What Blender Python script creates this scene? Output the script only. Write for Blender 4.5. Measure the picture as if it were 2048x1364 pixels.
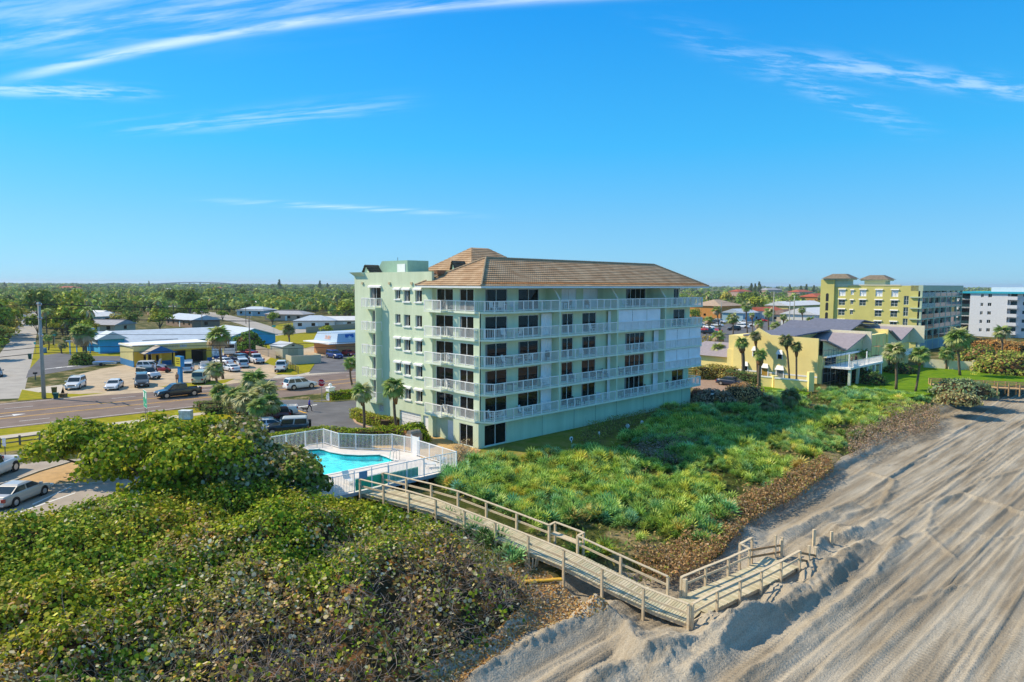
import bpy, bmesh, math, random
import numpy as np
from mathutils import Vector, Matrix
for o in list(bpy.data.objects): bpy.data.objects.remove(o, do_unlink=True)
S = bpy.context.scene
COL = S.collection
random.seed(7); RNG = np.random.default_rng(11)
R = math.radians

# ------------------------------------------------------------------ camera
F = 1365.0; HY = 569.0; ROLL = R(0.25); CAMH = 16.0          # 24 mm lens on a drone 16 m up
PITCH = math.atan((682 - HY) / F)
_fw = np.array([0, math.cos(PITCH), -math.sin(PITCH)]); _u0 = np.array([0, math.sin(PITCH), math.cos(PITCH)]); _r0 = np.array([1., 0, 0])
_rt = _r0 * math.cos(ROLL) + _u0 * math.sin(ROLL); _up = _u0 * math.cos(ROLL) - _r0 * math.sin(ROLL)
CAMP = np.array([0, 0, CAMH])
cam = bpy.data.objects.new('camera', bpy.data.cameras.new('camera')); COL.objects.link(cam)
cam.data.sensor_width = 36; cam.data.lens = 36 * F / 2048; cam.data.clip_start = 0.5; cam.data.clip_end = 30000
m = Matrix.Identity(4)
for i in range(3):
    m[i][0] = _rt[i]; m[i][1] = _up[i]; m[i][2] = -_fw[i]; m[i][3] = CAMP[i]
cam.matrix_world = m
S.camera = cam
S.render.resolution_x = 1024; S.render.resolution_y = 682
S.view_settings.view_transform = 'Standard'; S.view_settings.look = 'None'
S.view_settings.exposure = 0.47; S.view_settings.gamma = 1.0
S.render.engine = 'CYCLES'
S.cycles.max_bounces = 6; S.cycles.transparent_max_bounces = 8

# ------------------------------------------------------------------ sun and sky
SUN_EL = R(42); SHADOW_AZ = R(-17)
sun = bpy.data.objects.new('sun', bpy.data.lights.new('sun', 'SUN')); COL.objects.link(sun)
sun.data.energy = 4.2; sun.data.angle = R(0.5); sun.data.color = (1.0, 0.85, 0.62)
_d = Vector((math.cos(SHADOW_AZ) * math.cos(SUN_EL), math.sin(SHADOW_AZ) * math.cos(SUN_EL), -math.sin(SUN_EL)))
sun.rotation_euler = _d.to_track_quat('-Z', 'Y').to_euler(); sun.location = (-60, 20, 80)
W_ = bpy.data.worlds.new('World'); S.world = W_; W_.use_nodes = True
def build_world():
    nt = W_.node_tree; N = nt.nodes; L = nt.links; N.clear()
    out = N.new('ShaderNodeOutputWorld'); bg = N.new('ShaderNodeBackground'); bg.inputs[1].default_value = 0.14
    L.new(bg.outputs[0], out.inputs[0])
    sky = N.new('ShaderNodeTexSky'); sky.sky_type = 'NISHITA'; sky.sun_disc = False
    sky.sun_elevation = SUN_EL; sky.sun_rotation = math.atan2(-_d.x, -_d.y)
    sky.air_density = 1.0; sky.dust_density = 0.1; sky.ozone_density = 3.0; sky.altitude = 0
    hs = N.new('ShaderNodeHueSaturation'); hs.inputs['Hue'].default_value = 0.5; hs.inputs['Saturation'].default_value = 1.15; hs.inputs['Value'].default_value = 1.0
    L.new(sky.outputs[0], hs.inputs['Color'])
    gm = N.new('ShaderNodeMixRGB'); gm.blend_type = 'MULTIPLY'; gm.inputs[0].default_value = 1
    L.new(hs.outputs[0], gm.inputs[1])
    tc = N.new('ShaderNodeTexCoord'); sx = N.new('ShaderNodeSeparateXYZ'); L.new(tc.outputs['Generated'], sx.inputs[0])
    rp = N.new('ShaderNodeValToRGB'); L.new(sx.outputs['Z'], rp.inputs[0])          # whole dome, by elevation only
    e = rp.color_ramp.elements; e[0].position = 0.0; e[0].color = (0.33, 0.55, 0.92, 1); e[1].position = 1.0; e[1].color = (1.08, 1.05, 0.98, 1)
    for p_, c_ in ((0.085, (0.36, 0.61, 0.86, 1)), (0.19, (0.24, 0.78, 1.0, 1)), (0.36, (0.17, 0.83, 1.17, 1)), (0.62, (0.72, 0.98, 1.06, 1))):
        k = e.new(p_); k.color = c_
    L.new(rp.outputs[0], gm.inputs[2])
    r2 = N.new('ShaderNodeValToRGB'); L.new(sx.outputs['Z'], r2.inputs[0]); e = r2.color_ramp.elements       # even clear-air gradient that tempers the glow on the sun's side
    e[0].position = 0; e[0].color = (.28, .64, .92, 1); e[1].position = 1; e[1].color = (.24, .44, .72, 1)
    for p_, c_ in ((0.085, (.18, .59, .94, 1)), (0.19, (.055, .51, .97, 1)), (0.36, (.016, .36, .90, 1)), (0.62, (.13, .40, .82, 1))): k = e.new(p_); k.color = c_
    gx = N.new('ShaderNodeMixRGB'); gx.blend_type = 'MULTIPLY'; gx.inputs[0].default_value = 1; gx.inputs[2].default_value = (5.1, 5.1, 5.1, 1); L.new(r2.outputs[0], gx.inputs[1])
    ga = N.new('ShaderNodeMixRGB'); ga.inputs[0].default_value = .62; L.new(gm.outputs[0], ga.inputs[1]); L.new(gx.outputs[0], ga.inputs[2])
    # cirrus: streaks on a flat layer high above (direction / z gives the layer's own coordinates)
    dv = N.new('ShaderNodeVectorMath'); dv.operation = 'DIVIDE'
    zz = N.new('ShaderNodeMath'); zz.operation = 'ADD'; zz.inputs[1].default_value = 0.09; L.new(sx.outputs['Z'], zz.inputs[0])
    cb = N.new('ShaderNodeCombineXYZ')
    for i in range(3): L.new(zz.outputs[0], cb.inputs[i])
    L.new(tc.outputs['Generated'], dv.inputs[0]); L.new(cb.outputs[0], dv.inputs[1])
    def math2(op, a, b):
        n = N.new('ShaderNodeMath'); n.operation = op
        for i, v in enumerate((a, b)):
            if isinstance(v, (int, float)): n.inputs[i].default_value = v
            else: L.new(v, n.inputs[i])
        return n.outputs[0]
    total = None
    # each band of cirrus: a straight or bowed strip in layer coordinates, broken up by stretched noise
    sd = N.new('ShaderNodeSeparateXYZ'); L.new(dv.outputs[0], sd.inputs[0])
    def LC(px, py):          # where the ray through a photo point meets the cirrus layer
        d = _fw + _rt * (px - 1024) / F - _up * (py - 682) / F; d = d / np.linalg.norm(d)
        return (d[0] / (d[2] + 0.09), d[1] / (d[2] + 0.09))
    def streak(pa, pb, along, across, seed):
        d = Vector((pb[0] - pa[0], pb[1] - pa[1])); ang = math.atan2(d.y, d.x)
        mp = N.new('ShaderNodeMapping'); mp.vector_type = 'TEXTURE'; mp.inputs['Rotation'].default_value = (0, 0, ang); mp.inputs['Scale'].default_value = (along, across, 1); mp.inputs['Location'].default_value = (seed, seed * .7, 0)
        L.new(dv.outputs[0], mp.inputs[0])
        nz = N.new('ShaderNodeTexNoise'); nz.noise_dimensions = '2D'; nz.inputs['Scale'].default_value = 1; nz.inputs['Detail'].default_value = 5; nz.inputs['Roughness'].default_value = .62; nz.inputs['Distortion'].default_value = .15
        L.new(mp.outputs[0], nz.inputs['Vector']); return nz.outputs[0]
    SA = streak(LC(30, 158), LC(1560, -22), .55, .085, 3.1); SB = streak(LC(1500, 110), LC(2200, 205), .2, .06, 6.4)
    def band(p0, p1, bow, wid, amt, lo, hi, nzs, fade=0.15):
        nonlocal total
        d = Vector((p1[0] - p0[0], p1[1] - p0[1])); ln = d.length; d /= ln; nrm = Vector((-d.y, d.x))
        t = math2('ADD', math2('MULTIPLY', math2('SUBTRACT', sd.outputs[0], p0[0]), d.x / ln), math2('MULTIPLY', math2('SUBTRACT', sd.outputs[1], p0[1]), d.y / ln))
        q = math2('ADD', math2('MULTIPLY', math2('SUBTRACT', sd.outputs[0], p0[0]), nrm.x), math2('MULTIPLY', math2('SUBTRACT', sd.outputs[1], p0[1]), nrm.y))
        q = math2('SUBTRACT', q, math2('MULTIPLY', math2('MULTIPLY', t, math2('SUBTRACT', 1.0, t)), 4 * bow))
        g = math2('POWER', 2.718, math2('MULTIPLY', math2('MULTIPLY', q, q), -1.0 / (wid * wid)))
        mr = N.new('ShaderNodeMapRange'); mr.inputs[1].default_value = lo; mr.inputs[2].default_value = hi; mr.interpolation_type = 'SMOOTHSTEP'; L.new(nzs, mr.inputs[0])
        f1 = N.new('ShaderNodeMapRange'); f1.interpolation_type = 'SMOOTHSTEP'; f1.inputs[1].default_value = -fade; f1.inputs[2].default_value = fade * 1.5; L.new(t, f1.inputs[0])
        f2 = N.new('ShaderNodeMapRange'); f2.interpolation_type = 'SMOOTHSTEP'; f2.inputs[1].default_value = 1 + fade; f2.inputs[2].default_value = 1 - fade * 1.5; L.new(t, f2.inputs[0])
        v = math2('MULTIPLY', math2('MULTIPLY', g, math2('MULTIPLY', f1.outputs[0], f2.outputs[0])), math2('MULTIPLY', mr.outputs[0], amt))
        total = v if total is None else math2('MAXIMUM', total, v)
    band(LC(30, 158), LC(1560, -22), -0.10, 0.032, 0.46, 0.25, 0.62, SA, 0.10)
    band(LC(-350, 110), LC(760, -18), 0.02, 0.12, 0.34, 0.35, 0.75, SA, 0.2)
    band(LC(-300, 30), LC(620, -40), 0.0, 0.24, 0.26, 0.25, 0.8, SA, 0.25)
    band(LC(-160, 170), LC(290, 185), 0.02, 0.07, 0.34, 0.36, 0.66, SB, 0.2)
    band(LC(230, 258), LC(780, 205), 0.05, 0.10, 0.22, 0.38, 0.7, SA, 0.2)
    band(LC(430, 402), LC(930, 430), 0.0, 0.09, 0.26, 0.32, 0.7, SA, 0.25)
    band(LC(1500, 110), LC(2200, 205), 0.0, 0.075, 0.26, 0.36, 0.70, SB, 0.15)
    band(LC(1360, 60), LC(1830, 262), 0.0, 0.07, 0.15, 0.40, 0.7, SB, 0.2)
    mx = N.new('ShaderNodeMixRGB'); L.new(total, mx.inputs[0]); L.new(ga.outputs[0], mx.inputs[1]); mx.inputs[2].default_value = (7.0, 7.4, 8.0, 1)
    L.new(mx.outputs[0], bg.inputs[0])
build_world()
W_.cycles.sampling_method = 'MANUAL'; W_.cycles.sample_map_resolution = 256

# ------------------------------------------------------------------ helpers: places
def ray(px, py): return _fw + _rt * (px - 1024) / F - _up * (py - 682) / F
def P(px, py, z=0.0):                       # the point of the level z that the photo shows at (px, py)
    d = ray(px, py); return Vector(CAMP + d * ((z - CAMH) / d[2]))
def AD(px, py, Y):                          # the point at distance Y
    d = ray(px, py); return Vector(CAMP + d * (Y / d[1]))
AZ = R(43.9); C0 = P(957, 899); C0.z = 0    # the coast runs along U; the condo's corner is C0
UV_ = Vector((math.cos(AZ), math.sin(AZ), 0)); WV_ = Vector((-math.sin(AZ), math.cos(AZ), 0))
def UW(u, w, z=0.0): return C0 + UV_ * u + WV_ * w + Vector((0, 0, z))
def toUW(p): q = Vector((p[0], p[1], 0)) - C0; return q.dot(UV_), q.dot(WV_)
def on_u(px, py, u):                        # the point on the upright plane u = const
    d = Vector(ray(px, py)); c = Vector(CAMP); t = (u + C0.dot(UV_) - c.dot(UV_)) / d.dot(UV_); return c + d * t
def on_w(px, py, w):
    d = Vector(ray(px, py)); c = Vector(CAMP); t = (w + C0.dot(WV_) - c.dot(WV_)) / d.dot(WV_); return c + d * t

# ------------------------------------------------------------------ helpers: materials
MATS = {}
def M(name, col, rough=0.7, var=0.12, scale=2.0, bump=0.0, bscale=30.0, spec=0.3, metal=0.0, col2=None, stretch=None, detail=4.0, coat=0.0, world=False, lo=0.35, hi=0.65):
    if name in MATS: return MATS[name]
    mt = bpy.data.materials.new(name); mt.use_nodes = True; nt = mt.node_tree; N = nt.nodes; L = nt.links
    b = N['Principled BSDF']; b.inputs['Roughness'].default_value = rough; b.inputs['Metallic'].default_value = metal
    b.inputs['Specular IOR Level'].default_value = spec
    if coat: b.inputs['Coat Weight'].default_value = coat; b.inputs['Coat Roughness'].default_value = 0.05
    c = np.array(col); mt.diffuse_color = (*c, 1)
    if var > 0 or col2 is not None or bump:
        if world: tc = N.new('ShaderNodeNewGeometry'); src = tc.outputs['Position']
        else: tc = N.new('ShaderNodeTexCoord'); src = tc.outputs['Object']
        if stretch:
            mp = N.new('ShaderNodeMapping'); mp.inputs['Scale'].default_value = stretch; L.new(src, mp.inputs[0]); src = mp.outputs[0]
    if var > 0 or col2 is not None:
        nz = N.new('ShaderNodeTexNoise'); nz.inputs['Scale'].default_value = scale; nz.inputs['Detail'].default_value = detail; nz.inputs['Roughness'].default_value = 0.6
        L.new(src, nz.inputs['Vector'])
        rp = N.new('ShaderNodeValToRGB'); e = rp.color_ramp.elements; e[0].position = lo; e[1].position = hi
        a = c * (1 - var); d = np.array(col2) if col2 is not None else np.minimum(c * (1 + var), 1)
        e[0].color = (*(c if col2 is not None else a), 1); e[1].color = (*d, 1)
        L.new(nz.outputs[0], rp.inputs[0]); L.new(rp.outputs[0], b.inputs['Base Color'])
    else: b.inputs['Base Color'].default_value = (*c, 1)
    if bump:
        n2 = N.new('ShaderNodeTexNoise'); n2.inputs['Scale'].default_value = bscale; n2.inputs['Detail'].default_value = 5; L.new(src, n2.inputs['Vector'])
        bp = N.new('ShaderNodeBump'); bp.inputs['Strength'].default_value = bump; bp.inputs['Distance'].default_value = 0.03; L.new(n2.outputs[0], bp.inputs['Height']); L.new(bp.outputs[0], b.inputs['Normal'])
    MATS[name] = mt; return mt
def leafmat(name, rough=0.6, trans=0.22, spec=0.1):
    if name in MATS: return MATS[name]
    mt = bpy.data.materials.new(name); mt.use_nodes = True; nt = mt.node_tree; N = nt.nodes; L = nt.links
    b = N['Principled BSDF']; b.inputs['Roughness'].default_value = rough; b.inputs['Specular IOR Level'].default_value = spec
    at = N.new('ShaderNodeAttribute'); at.attribute_name = 'Col'
    L.new(at.outputs['Color'], b.inputs['Base Color'])
    if trans:
        tr = N.new('ShaderNodeBsdfTranslucent'); L.new(at.outputs['Color'], tr.inputs['Color'])
        mx = N.new('ShaderNodeMixShader'); mx.inputs[0].default_value = trans
        L.new(b.outputs[0], mx.inputs[1]); L.new(tr.outputs[0], mx.inputs[2]); L.new(mx.outputs[0], N['Material Output'].inputs['Surface'])
    MATS[name] = mt; return mt

# ------------------------------------------------------------------ helpers: objects
def tag(o, label=None, cat=None, group=None, kind=None):
    if label: o['label'] = label
    if cat: o['category'] = cat
    if group: o['group'] = group
    if kind: o['kind'] = kind
    return o
def empty(name, loc=(0, 0, 0), rz=0.0, label=None, cat=None, group=None):
    o = bpy.data.objects.new(name, None); COL.objects.link(o); o.location = loc; o.rotation_euler = (0, 0, rz); o.empty_display_size = 0.3
    return tag(o, label, cat, group)
def inst(src, parent=None, loc=(0, 0, 0), rot=(0, 0, 0), scale=(1, 1, 1), name=None):    # one more object on shared mesh data
    data = src.data if hasattr(src, 'data') else src
    o = bpy.data.objects.new(name or (src.name.split('.')[0]), data); COL.objects.link(o)
    o.parent = parent; o.location = loc; o.rotation_euler = rot; o.scale = scale; return o
def children(o): return [c for c in o.children]
def copy_tree(o, parent=None):
    c = o.copy(); COL.objects.link(c); c.parent = parent
    for ch in children(o): copy_tree(ch, c)
    return c
class MB:
    def __init__(s): s.v = []; s.f = []; s.m = []
    def add(s, vs, fs, mi=0):
        n = len(s.v); s.v.extend([tuple(p) for p in vs]); s.f.extend([tuple(i + n for i in f) for f in fs]); s.m.extend([mi] * len(fs)); return s
    def box(s, x0, x1, y0, y1, z0, z1, mi=0):
        return s.add([(x0, y0, z0), (x1, y0, z0), (x1, y1, z0), (x0, y1, z0), (x0, y0, z1), (x1, y0, z1), (x1, y1, z1), (x0, y1, z1)],
                     [(3, 2, 1, 0), (4, 5, 6, 7), (0, 1, 5, 4), (1, 2, 6, 5), (2, 3, 7, 6), (3, 0, 4, 7)], mi)
    def bar(s, a, b, wx, wz, mi=0, up=(0, 0, 1)):      # rectangular bar from a to b
        a = Vector(a); b = Vector(b); d = (b - a).normalized(); up = Vector(up)
        if abs(d.dot(up)) > 0.99: up = Vector((1, 0, 0))
        x = d.cross(up).normalized() * (wx / 2); z = x.cross(d).normalized() * (wz / 2)
        vs = [a - x - z, a + x - z, a + x + z, a - x + z, b - x - z, b + x - z, b + x + z, b - x + z]
        return s.add(vs, [(0, 1, 2, 3), (7, 6, 5, 4), (0, 4, 5, 1), (1, 5, 6, 2), (2, 6, 7, 3), (3, 7, 4, 0)], mi)
    def prism(s, poly, z0, z1, mi=0, top=True, bottom=True):
        n = len(poly); vs = [(p[0], p[1], z0) for p in poly] + [(p[0], p[1], z1) for p in poly]
        fs = [(i, (i + 1) % n, n + (i + 1) % n, n + i) for i in range(n)]
        if top: fs.append(tuple(range(n, 2 * n)))
        if bottom: fs.append(tuple(range(n - 1, -1, -1)))
        return s.add(vs, fs, mi)
    def quad(s, a, b, c, d, mi=0): return s.add([a, b, c, d], [(0, 1, 2, 3)], mi)
    def poly(s, pts, mi=0): return s.add(pts, [tuple(range(len(pts)))], mi)
    def tube(s, pts, rad, n=6, mi=0, cap=True):
        pts = [Vector(p) for p in pts]; k = len(pts); rs = rad if isinstance(rad, (list, tuple)) else [rad] * k; vs = []; ref = Vector((0.31, 0.17, 0.93))
        for i, p in enumerate(pts):
            d = (pts[min(i + 1, k - 1)] - pts[max(i - 1, 0)]).normalized()
            x = d.cross(ref if abs(d.dot(ref)) < 0.95 else Vector((1, 0, 0))).normalized(); y = d.cross(x)
            for j in range(n):
                a = 2 * math.pi * j / n; vs.append(p + (x * math.cos(a) + y * math.sin(a)) * rs[i])
        fs = [(i * n + j, i * n + (j + 1) % n, (i + 1) * n + (j + 1) % n, (i + 1) * n + j) for i in range(k - 1) for j in range(n)]
        if cap: fs += [tuple(range(n - 1, -1, -1)), tuple(range((k - 1) * n, k * n))]
        return s.add(vs, fs, mi)
    def cyl(s, c, r, h, n=12, mi=0, r2=None, axis='z'):
        c = Vector(c); ax = {'z': Vector((0, 0, 1)), 'x': Vector((1, 0, 0)), 'y': Vector((0, 1, 0))}[axis]
        return s.tube([c, c + ax * h], [r, r if r2 is None else r2], n, mi)
    def mesh(s, name, mats, smooth=False):
        me = bpy.data.meshes.new(name); me.from_pydata(s.v, [], s.f)
        for mt in (mats if isinstance(mats, (list, tuple)) else [mats]): me.materials.append(mt)
        if any(s.m): me.polygons.foreach_set('material_index', s.m)
        if smooth: me.polygons.foreach_set('use_smooth', [True] * len(s.f))
        me.update(); return me
    def build(s, name, mats, parent=None, smooth=False, bevel=0.0, **kw):
        me = s.mesh(name, mats, smooth)
        if bevel:
            bm = bmesh.new(); bm.from_mesh(me); bmesh.ops.remove_doubles(bm, verts=bm.verts, dist=1e-5)
            bmesh.ops.bevel(bm, geom=[e for e in bm.edges if len(e.link_faces) == 2 and e.calc_face_angle(0) > 0.5], offset=bevel, segments=1, affect='EDGES', clamp_overlap=True); bm.to_mesh(me); bm.free()
        o = bpy.data.objects.new(name, me); COL.objects.link(o); o.parent = parent
        return tag(o, **kw)
def npmesh(name, verts, faces, mat, cols=None, smooth=False):      # faces: (n,k) of equal size
    me = bpy.data.meshes.new(name); nv = len(verts); nf, k = faces.shape
    me.vertices.add(nv); me.vertices.foreach_set('co', np.ascontiguousarray(verts, dtype=np.float32).ravel())
    me.loops.add(nf * k); me.loops.foreach_set('vertex_index', np.ascontiguousarray(faces, dtype=np.int32).ravel())
    me.polygons.add(nf); me.polygons.foreach_set('loop_start', np.arange(0, nf * k, k, dtype=np.int32))
    if smooth: me.polygons.foreach_set('use_smooth', np.ones(nf, dtype=bool))
    me.update(calc_edges=True)
    if cols is not None:
        a = me.attributes.new('Col', 'FLOAT_COLOR', 'FACE'); c = np.ones((nf, 4), dtype=np.float32); c[:, :3] = 1 - np.exp(-2.7 * np.asarray(cols)); a.data.foreach_set('color', c.ravel())
    for mt in (mat if isinstance(mat, (list, tuple)) else [mat]): me.materials.append(mt)
    return me
def nobj(name, me, parent=None, **kw):
    o = bpy.data.objects.new(name, me); COL.objects.link(o); o.parent = parent; return tag(o, **kw)
def norm(a): return a / np.maximum(np.linalg.norm(a, axis=-1, keepdims=True), 1e-9)
ROUND = np.array([(math.cos(a) * r, math.sin(a) * r, c) for a, r, c in ((0, 1, .12), (1.05, .95, -.05), (2.1, 1, .1), (3.14, .9, -.08), (4.2, 1, .12), (5.24, .95, -.02))])
OVAL = np.array([(1.25, 0, -.18), (.45, .55, .05), (-.55, .5, .05), (-1.1, 0, -.1), (-.55, -.5, .05), (.45, -.55, .05)])
DIAM = np.array([(1.2, 0, -.15), (0, .6, .06), (-1.1, 0, -.1), (0, -.6, .06)])
def leaves(pts, nrm, size, shape=ROUND):
    n = len(pts); nrm = norm(nrm); t = norm(np.cross(nrm, RNG.normal(size=(n, 3)))); b = np.cross(nrm, t); k = len(shape)
    sz = np.broadcast_to(np.asarray(size, float).reshape(-1, 1), (n, 1))[:, :, None]
    v = pts[:, None, :] + sz * (shape[None, :, 0:1] * t[:, None, :] + shape[None, :, 1:2] * b[:, None, :] + shape[None, :, 2:3] * nrm[:, None, :])
    return v.reshape(-1, 3), np.arange(n * k).reshape(n, k)
def pick(n, pal):          # pal: [(weight, rgb, jitter)]
    w = np.array([p[0] for p in pal], float); idx = RNG.choice(len(pal), n, p=w / w.sum())
    c = np.array([p[1] for p in pal])[idx]; j = np.array([p[2] for p in pal])[idx]
    return np.clip(c * (1 + j[:, None] * RNG.normal(size=(n, 1))) * (1 + 0.06 * RNG.normal(size=(n, 3))), 0.004, 0.9)
def vnoise(x, y, seed=0, oct=4, lac=2.0, gain=0.5):    # value noise for height fields
    x = np.asarray(x, float); y = np.asarray(y, float); out = np.zeros(np.broadcast(x, y).shape); amp = 1.0; tot = 0
    for o in range(oct):
        xi = np.floor(x).astype(np.int64); yi = np.floor(y).astype(np.int64); fx = x - xi; fy = y - yi; fx = fx * fx * (3 - 2 * fx); fy = fy * fy * (3 - 2 * fy)
        def h(a, b):
            q = (a * 374761393 + b * 668265263 + (seed + o) * 1442695041) & 0x7fffffff; q = ((q ^ (q >> 13)) * 1274126177) & 0x7fffffff; return ((q ^ (q >> 16)) & 0xffff) / 65535.0
        out += amp * ((h(xi, yi) * (1 - fx) + h(xi + 1, yi) * fx) * (1 - fy) + (h(xi, yi + 1) * (1 - fx) + h(xi + 1, yi + 1) * fx) * fy); tot += amp
        amp *= gain; x = x * lac; y = y * lac
    return out / tot
def inpoly(x, y, poly):
    x = np.asarray(x); y = np.asarray(y); r = np.zeros(x.shape, bool); n = len(poly); j = n - 1
    for i in range(n):
        xi, yi = poly[i][0], poly[i][1]; xj, yj = poly[j][0], poly[j][1]
        c = ((yi > y) != (yj > y)) & (x < (xj - xi) * (y - yi) / ((yj - yi) or 1e-12) + xi); r ^= c; j = i
    return r
# ================================================================== ground, beach, roads
EDGE_U = np.array([-80, -26, -21, -16.4, -12.2, -8.3, -3, 3.2, 11, 22, 40, 70, 100, 129, 200, 500.])
EDGE_W = np.array([-25, -25.4, -25.7, -23.6, -22.8, -25.9, -27.3, -25.6, -25, -24.2, -22.4, -21.6, -22.5, -21.2, -21, -21.])
def edge_w(u): return np.interp(u, EDGE_U, EDGE_W) + 0.9 * (vnoise(np.asarray(u) * 0.35, 3.3, 5, 3) - 0.5)
def gz(u, w):                                # natural ground: level inland, falling over the dune to the beach
    u = np.asarray(u, float); w = np.asarray(w, float)
    t = np.clip((-1.5 - w) / 22.0, 0, 1); z = -1.15 * t ** 1.3
    z = z - 0.9 * np.clip((-w - 24) / 4, 0, 1)
    z = z + 0.35 * (vnoise(u * 0.22, w * 0.22, 2, 3) - 0.5) * np.clip((-w - 4) / 6, 0, 1)
    return z
def gzp(p):
    u, w = toUW(p); return float(gz(u, w))
def graded(a, b, step, far_lo, far_hi, g=1.35):
    xs = list(np.arange(a, b + 1e-6, step)); s = step; x = a; lo = []
    while x > far_lo: s *= g; x -= s; lo.append(x)
    s = step; x = xs[-1]; hi = []
    while x < far_hi: s *= g; x += s; hi.append(x)
    return np.array(lo[::-1] + xs + hi)
def gridmesh(us, ws, zf):
    A, B = np.meshgrid(us, ws); Z = zf(A, B); c = np.array(C0); X = c[0] + A * UV_.x + B * WV_.x; Y = c[1] + A * UV_.y + B * WV_.y
    v = np.stack([X, Y, Z], -1).reshape(-1, 3); n = len(us); i, j = np.meshgrid(np.arange(len(us) - 1), np.arange(len(ws) - 1)); a = (j * n + i).ravel()
    return v, np.stack([a, a + 1, a + n + 1, a + n], -1)
def mat_ground():
    mt = bpy.data.materials.new('ground'); mt.use_nodes = True; nt = mt.node_tree; N = nt.nodes; L = nt.links; b = N['Principled BSDF']; b.inputs['Roughness'].default_value = 0.95; b.inputs['Specular IOR Level'].default_value = 0.1
    g = N.new('ShaderNodeNewGeometry')
    def nz(s, d=5):
        n = N.new('ShaderNodeTexNoise'); n.inputs['Scale'].default_value = s; n.inputs['Detail'].default_value = d; n.inputs['Roughness'].default_value = 0.65; L.new(g.outputs['Position'], n.inputs['Vector']); return n.outputs[0]
    r1 = N.new('ShaderNodeValToRGB'); e = r1.color_ramp.elements; e[0].position = .36; e[0].color = (.035, .055, .012, 1); e[1].position = .64; e[1].color = (.36, .28, .16, 1); k = e.new(.5); k.color = (.075, .09, .02, 1)
    L.new(nz(.35, 7), r1.inputs[0])
    r2 = N.new('ShaderNodeValToRGB'); e = r2.color_ramp.elements; e[0].position = .3; e[0].color = (.55, .55, .5, 1); e[1].position = .7; e[1].color = (1.25, 1.2, 1.1, 1); L.new(nz(6), r2.inputs[0])
    mx = N.new('ShaderNodeMixRGB'); mx.blend_type = 'MULTIPLY'; mx.inputs[0].default_value = 1; L.new(r1.outputs[0], mx.inputs[1]); L.new(r2.outputs[0], mx.inputs[2]); L.new(mx.outputs[0], b.inputs['Base Color'])
    bp = N.new('ShaderNodeBump'); bp.inputs['Strength'].default_value = .7; bp.inputs['Distance'].default_value = .08; L.new(nz(9), bp.inputs['Height']); L.new(bp.outputs[0], b.inputs['Normal']); return mt
def build_ground():
    us = graded(-60, 150, 1.0, -8000, 8000); ws = graded(-30, 30, 1.0, -30.5, 8000); ws = ws[ws > -30.9]
    v, f = gridmesh(us, ws, lambda a, b: gz(a, b) - np.clip((edge_w(a) - b) * 1.2, 0, 3))
    o = nobj('ground', npmesh('ground', v, f, mat_ground(), smooth=True)); o['kind'] = 'structure'
build_ground()

# ---- beach: bulldozed sand with windrows, piles, track prints
def pile(u, w, cu, cw, ru, rw, h, rot=0.0, sharp=1.3):
    c, s = math.cos(rot), math.sin(rot); a = (u - cu) * c + (w - cw) * s; b = -(u - cu) * s + (w - cw) * c
    d = np.sqrt((a / ru) ** 2 + (b / rw) ** 2); return h * np.clip(1 - d, 0, 1) ** sharp
def ridge(u, w, pts, width, h):               # a windrow along a polyline in (u, w)
    pts = np.array(pts, float); best = np.full(u.shape, 1e9)
    for i in range(len(pts) - 1):
        a, b = pts[i], pts[i + 1]; d = b - a; L2 = d @ d; t = np.clip(((u - a[0]) * d[0] + (w - a[1]) * d[1]) / L2, 0, 1)
        best = np.minimum(best, (u - a[0] - t * d[0]) ** 2 + (w - a[1] - t * d[1]) ** 2)
    return h * np.clip(1 - np.sqrt(best) / width, 0, 1) ** 1.2
TRACKS = []; LANES = []
rr = random.Random(5)
for i in range(30):
    w0 = -28.5 - i * 0.95 + rr.uniform(-.4, .4); TRACKS.append((w0, rr.uniform(-.03, .025), rr.uniform(0, 6), rr.uniform(.03, .2), rr.uniform(40, 90), rr.uniform(.05, .09), rr.choice((0, 1, 1))))
_x = -27.5
while _x > -60: _x -= rr.uniform(.9, 2.6); LANES.append((_x, rr.uniform(-.07, .06), rr.uniform(-.05, .05), rr.uniform(.05, .15), rr.uniform(.16, .3), rr.uniform(0, 40)))
def PU(px, py, z=-1.8): return toUW(P(px, py, z))
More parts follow.
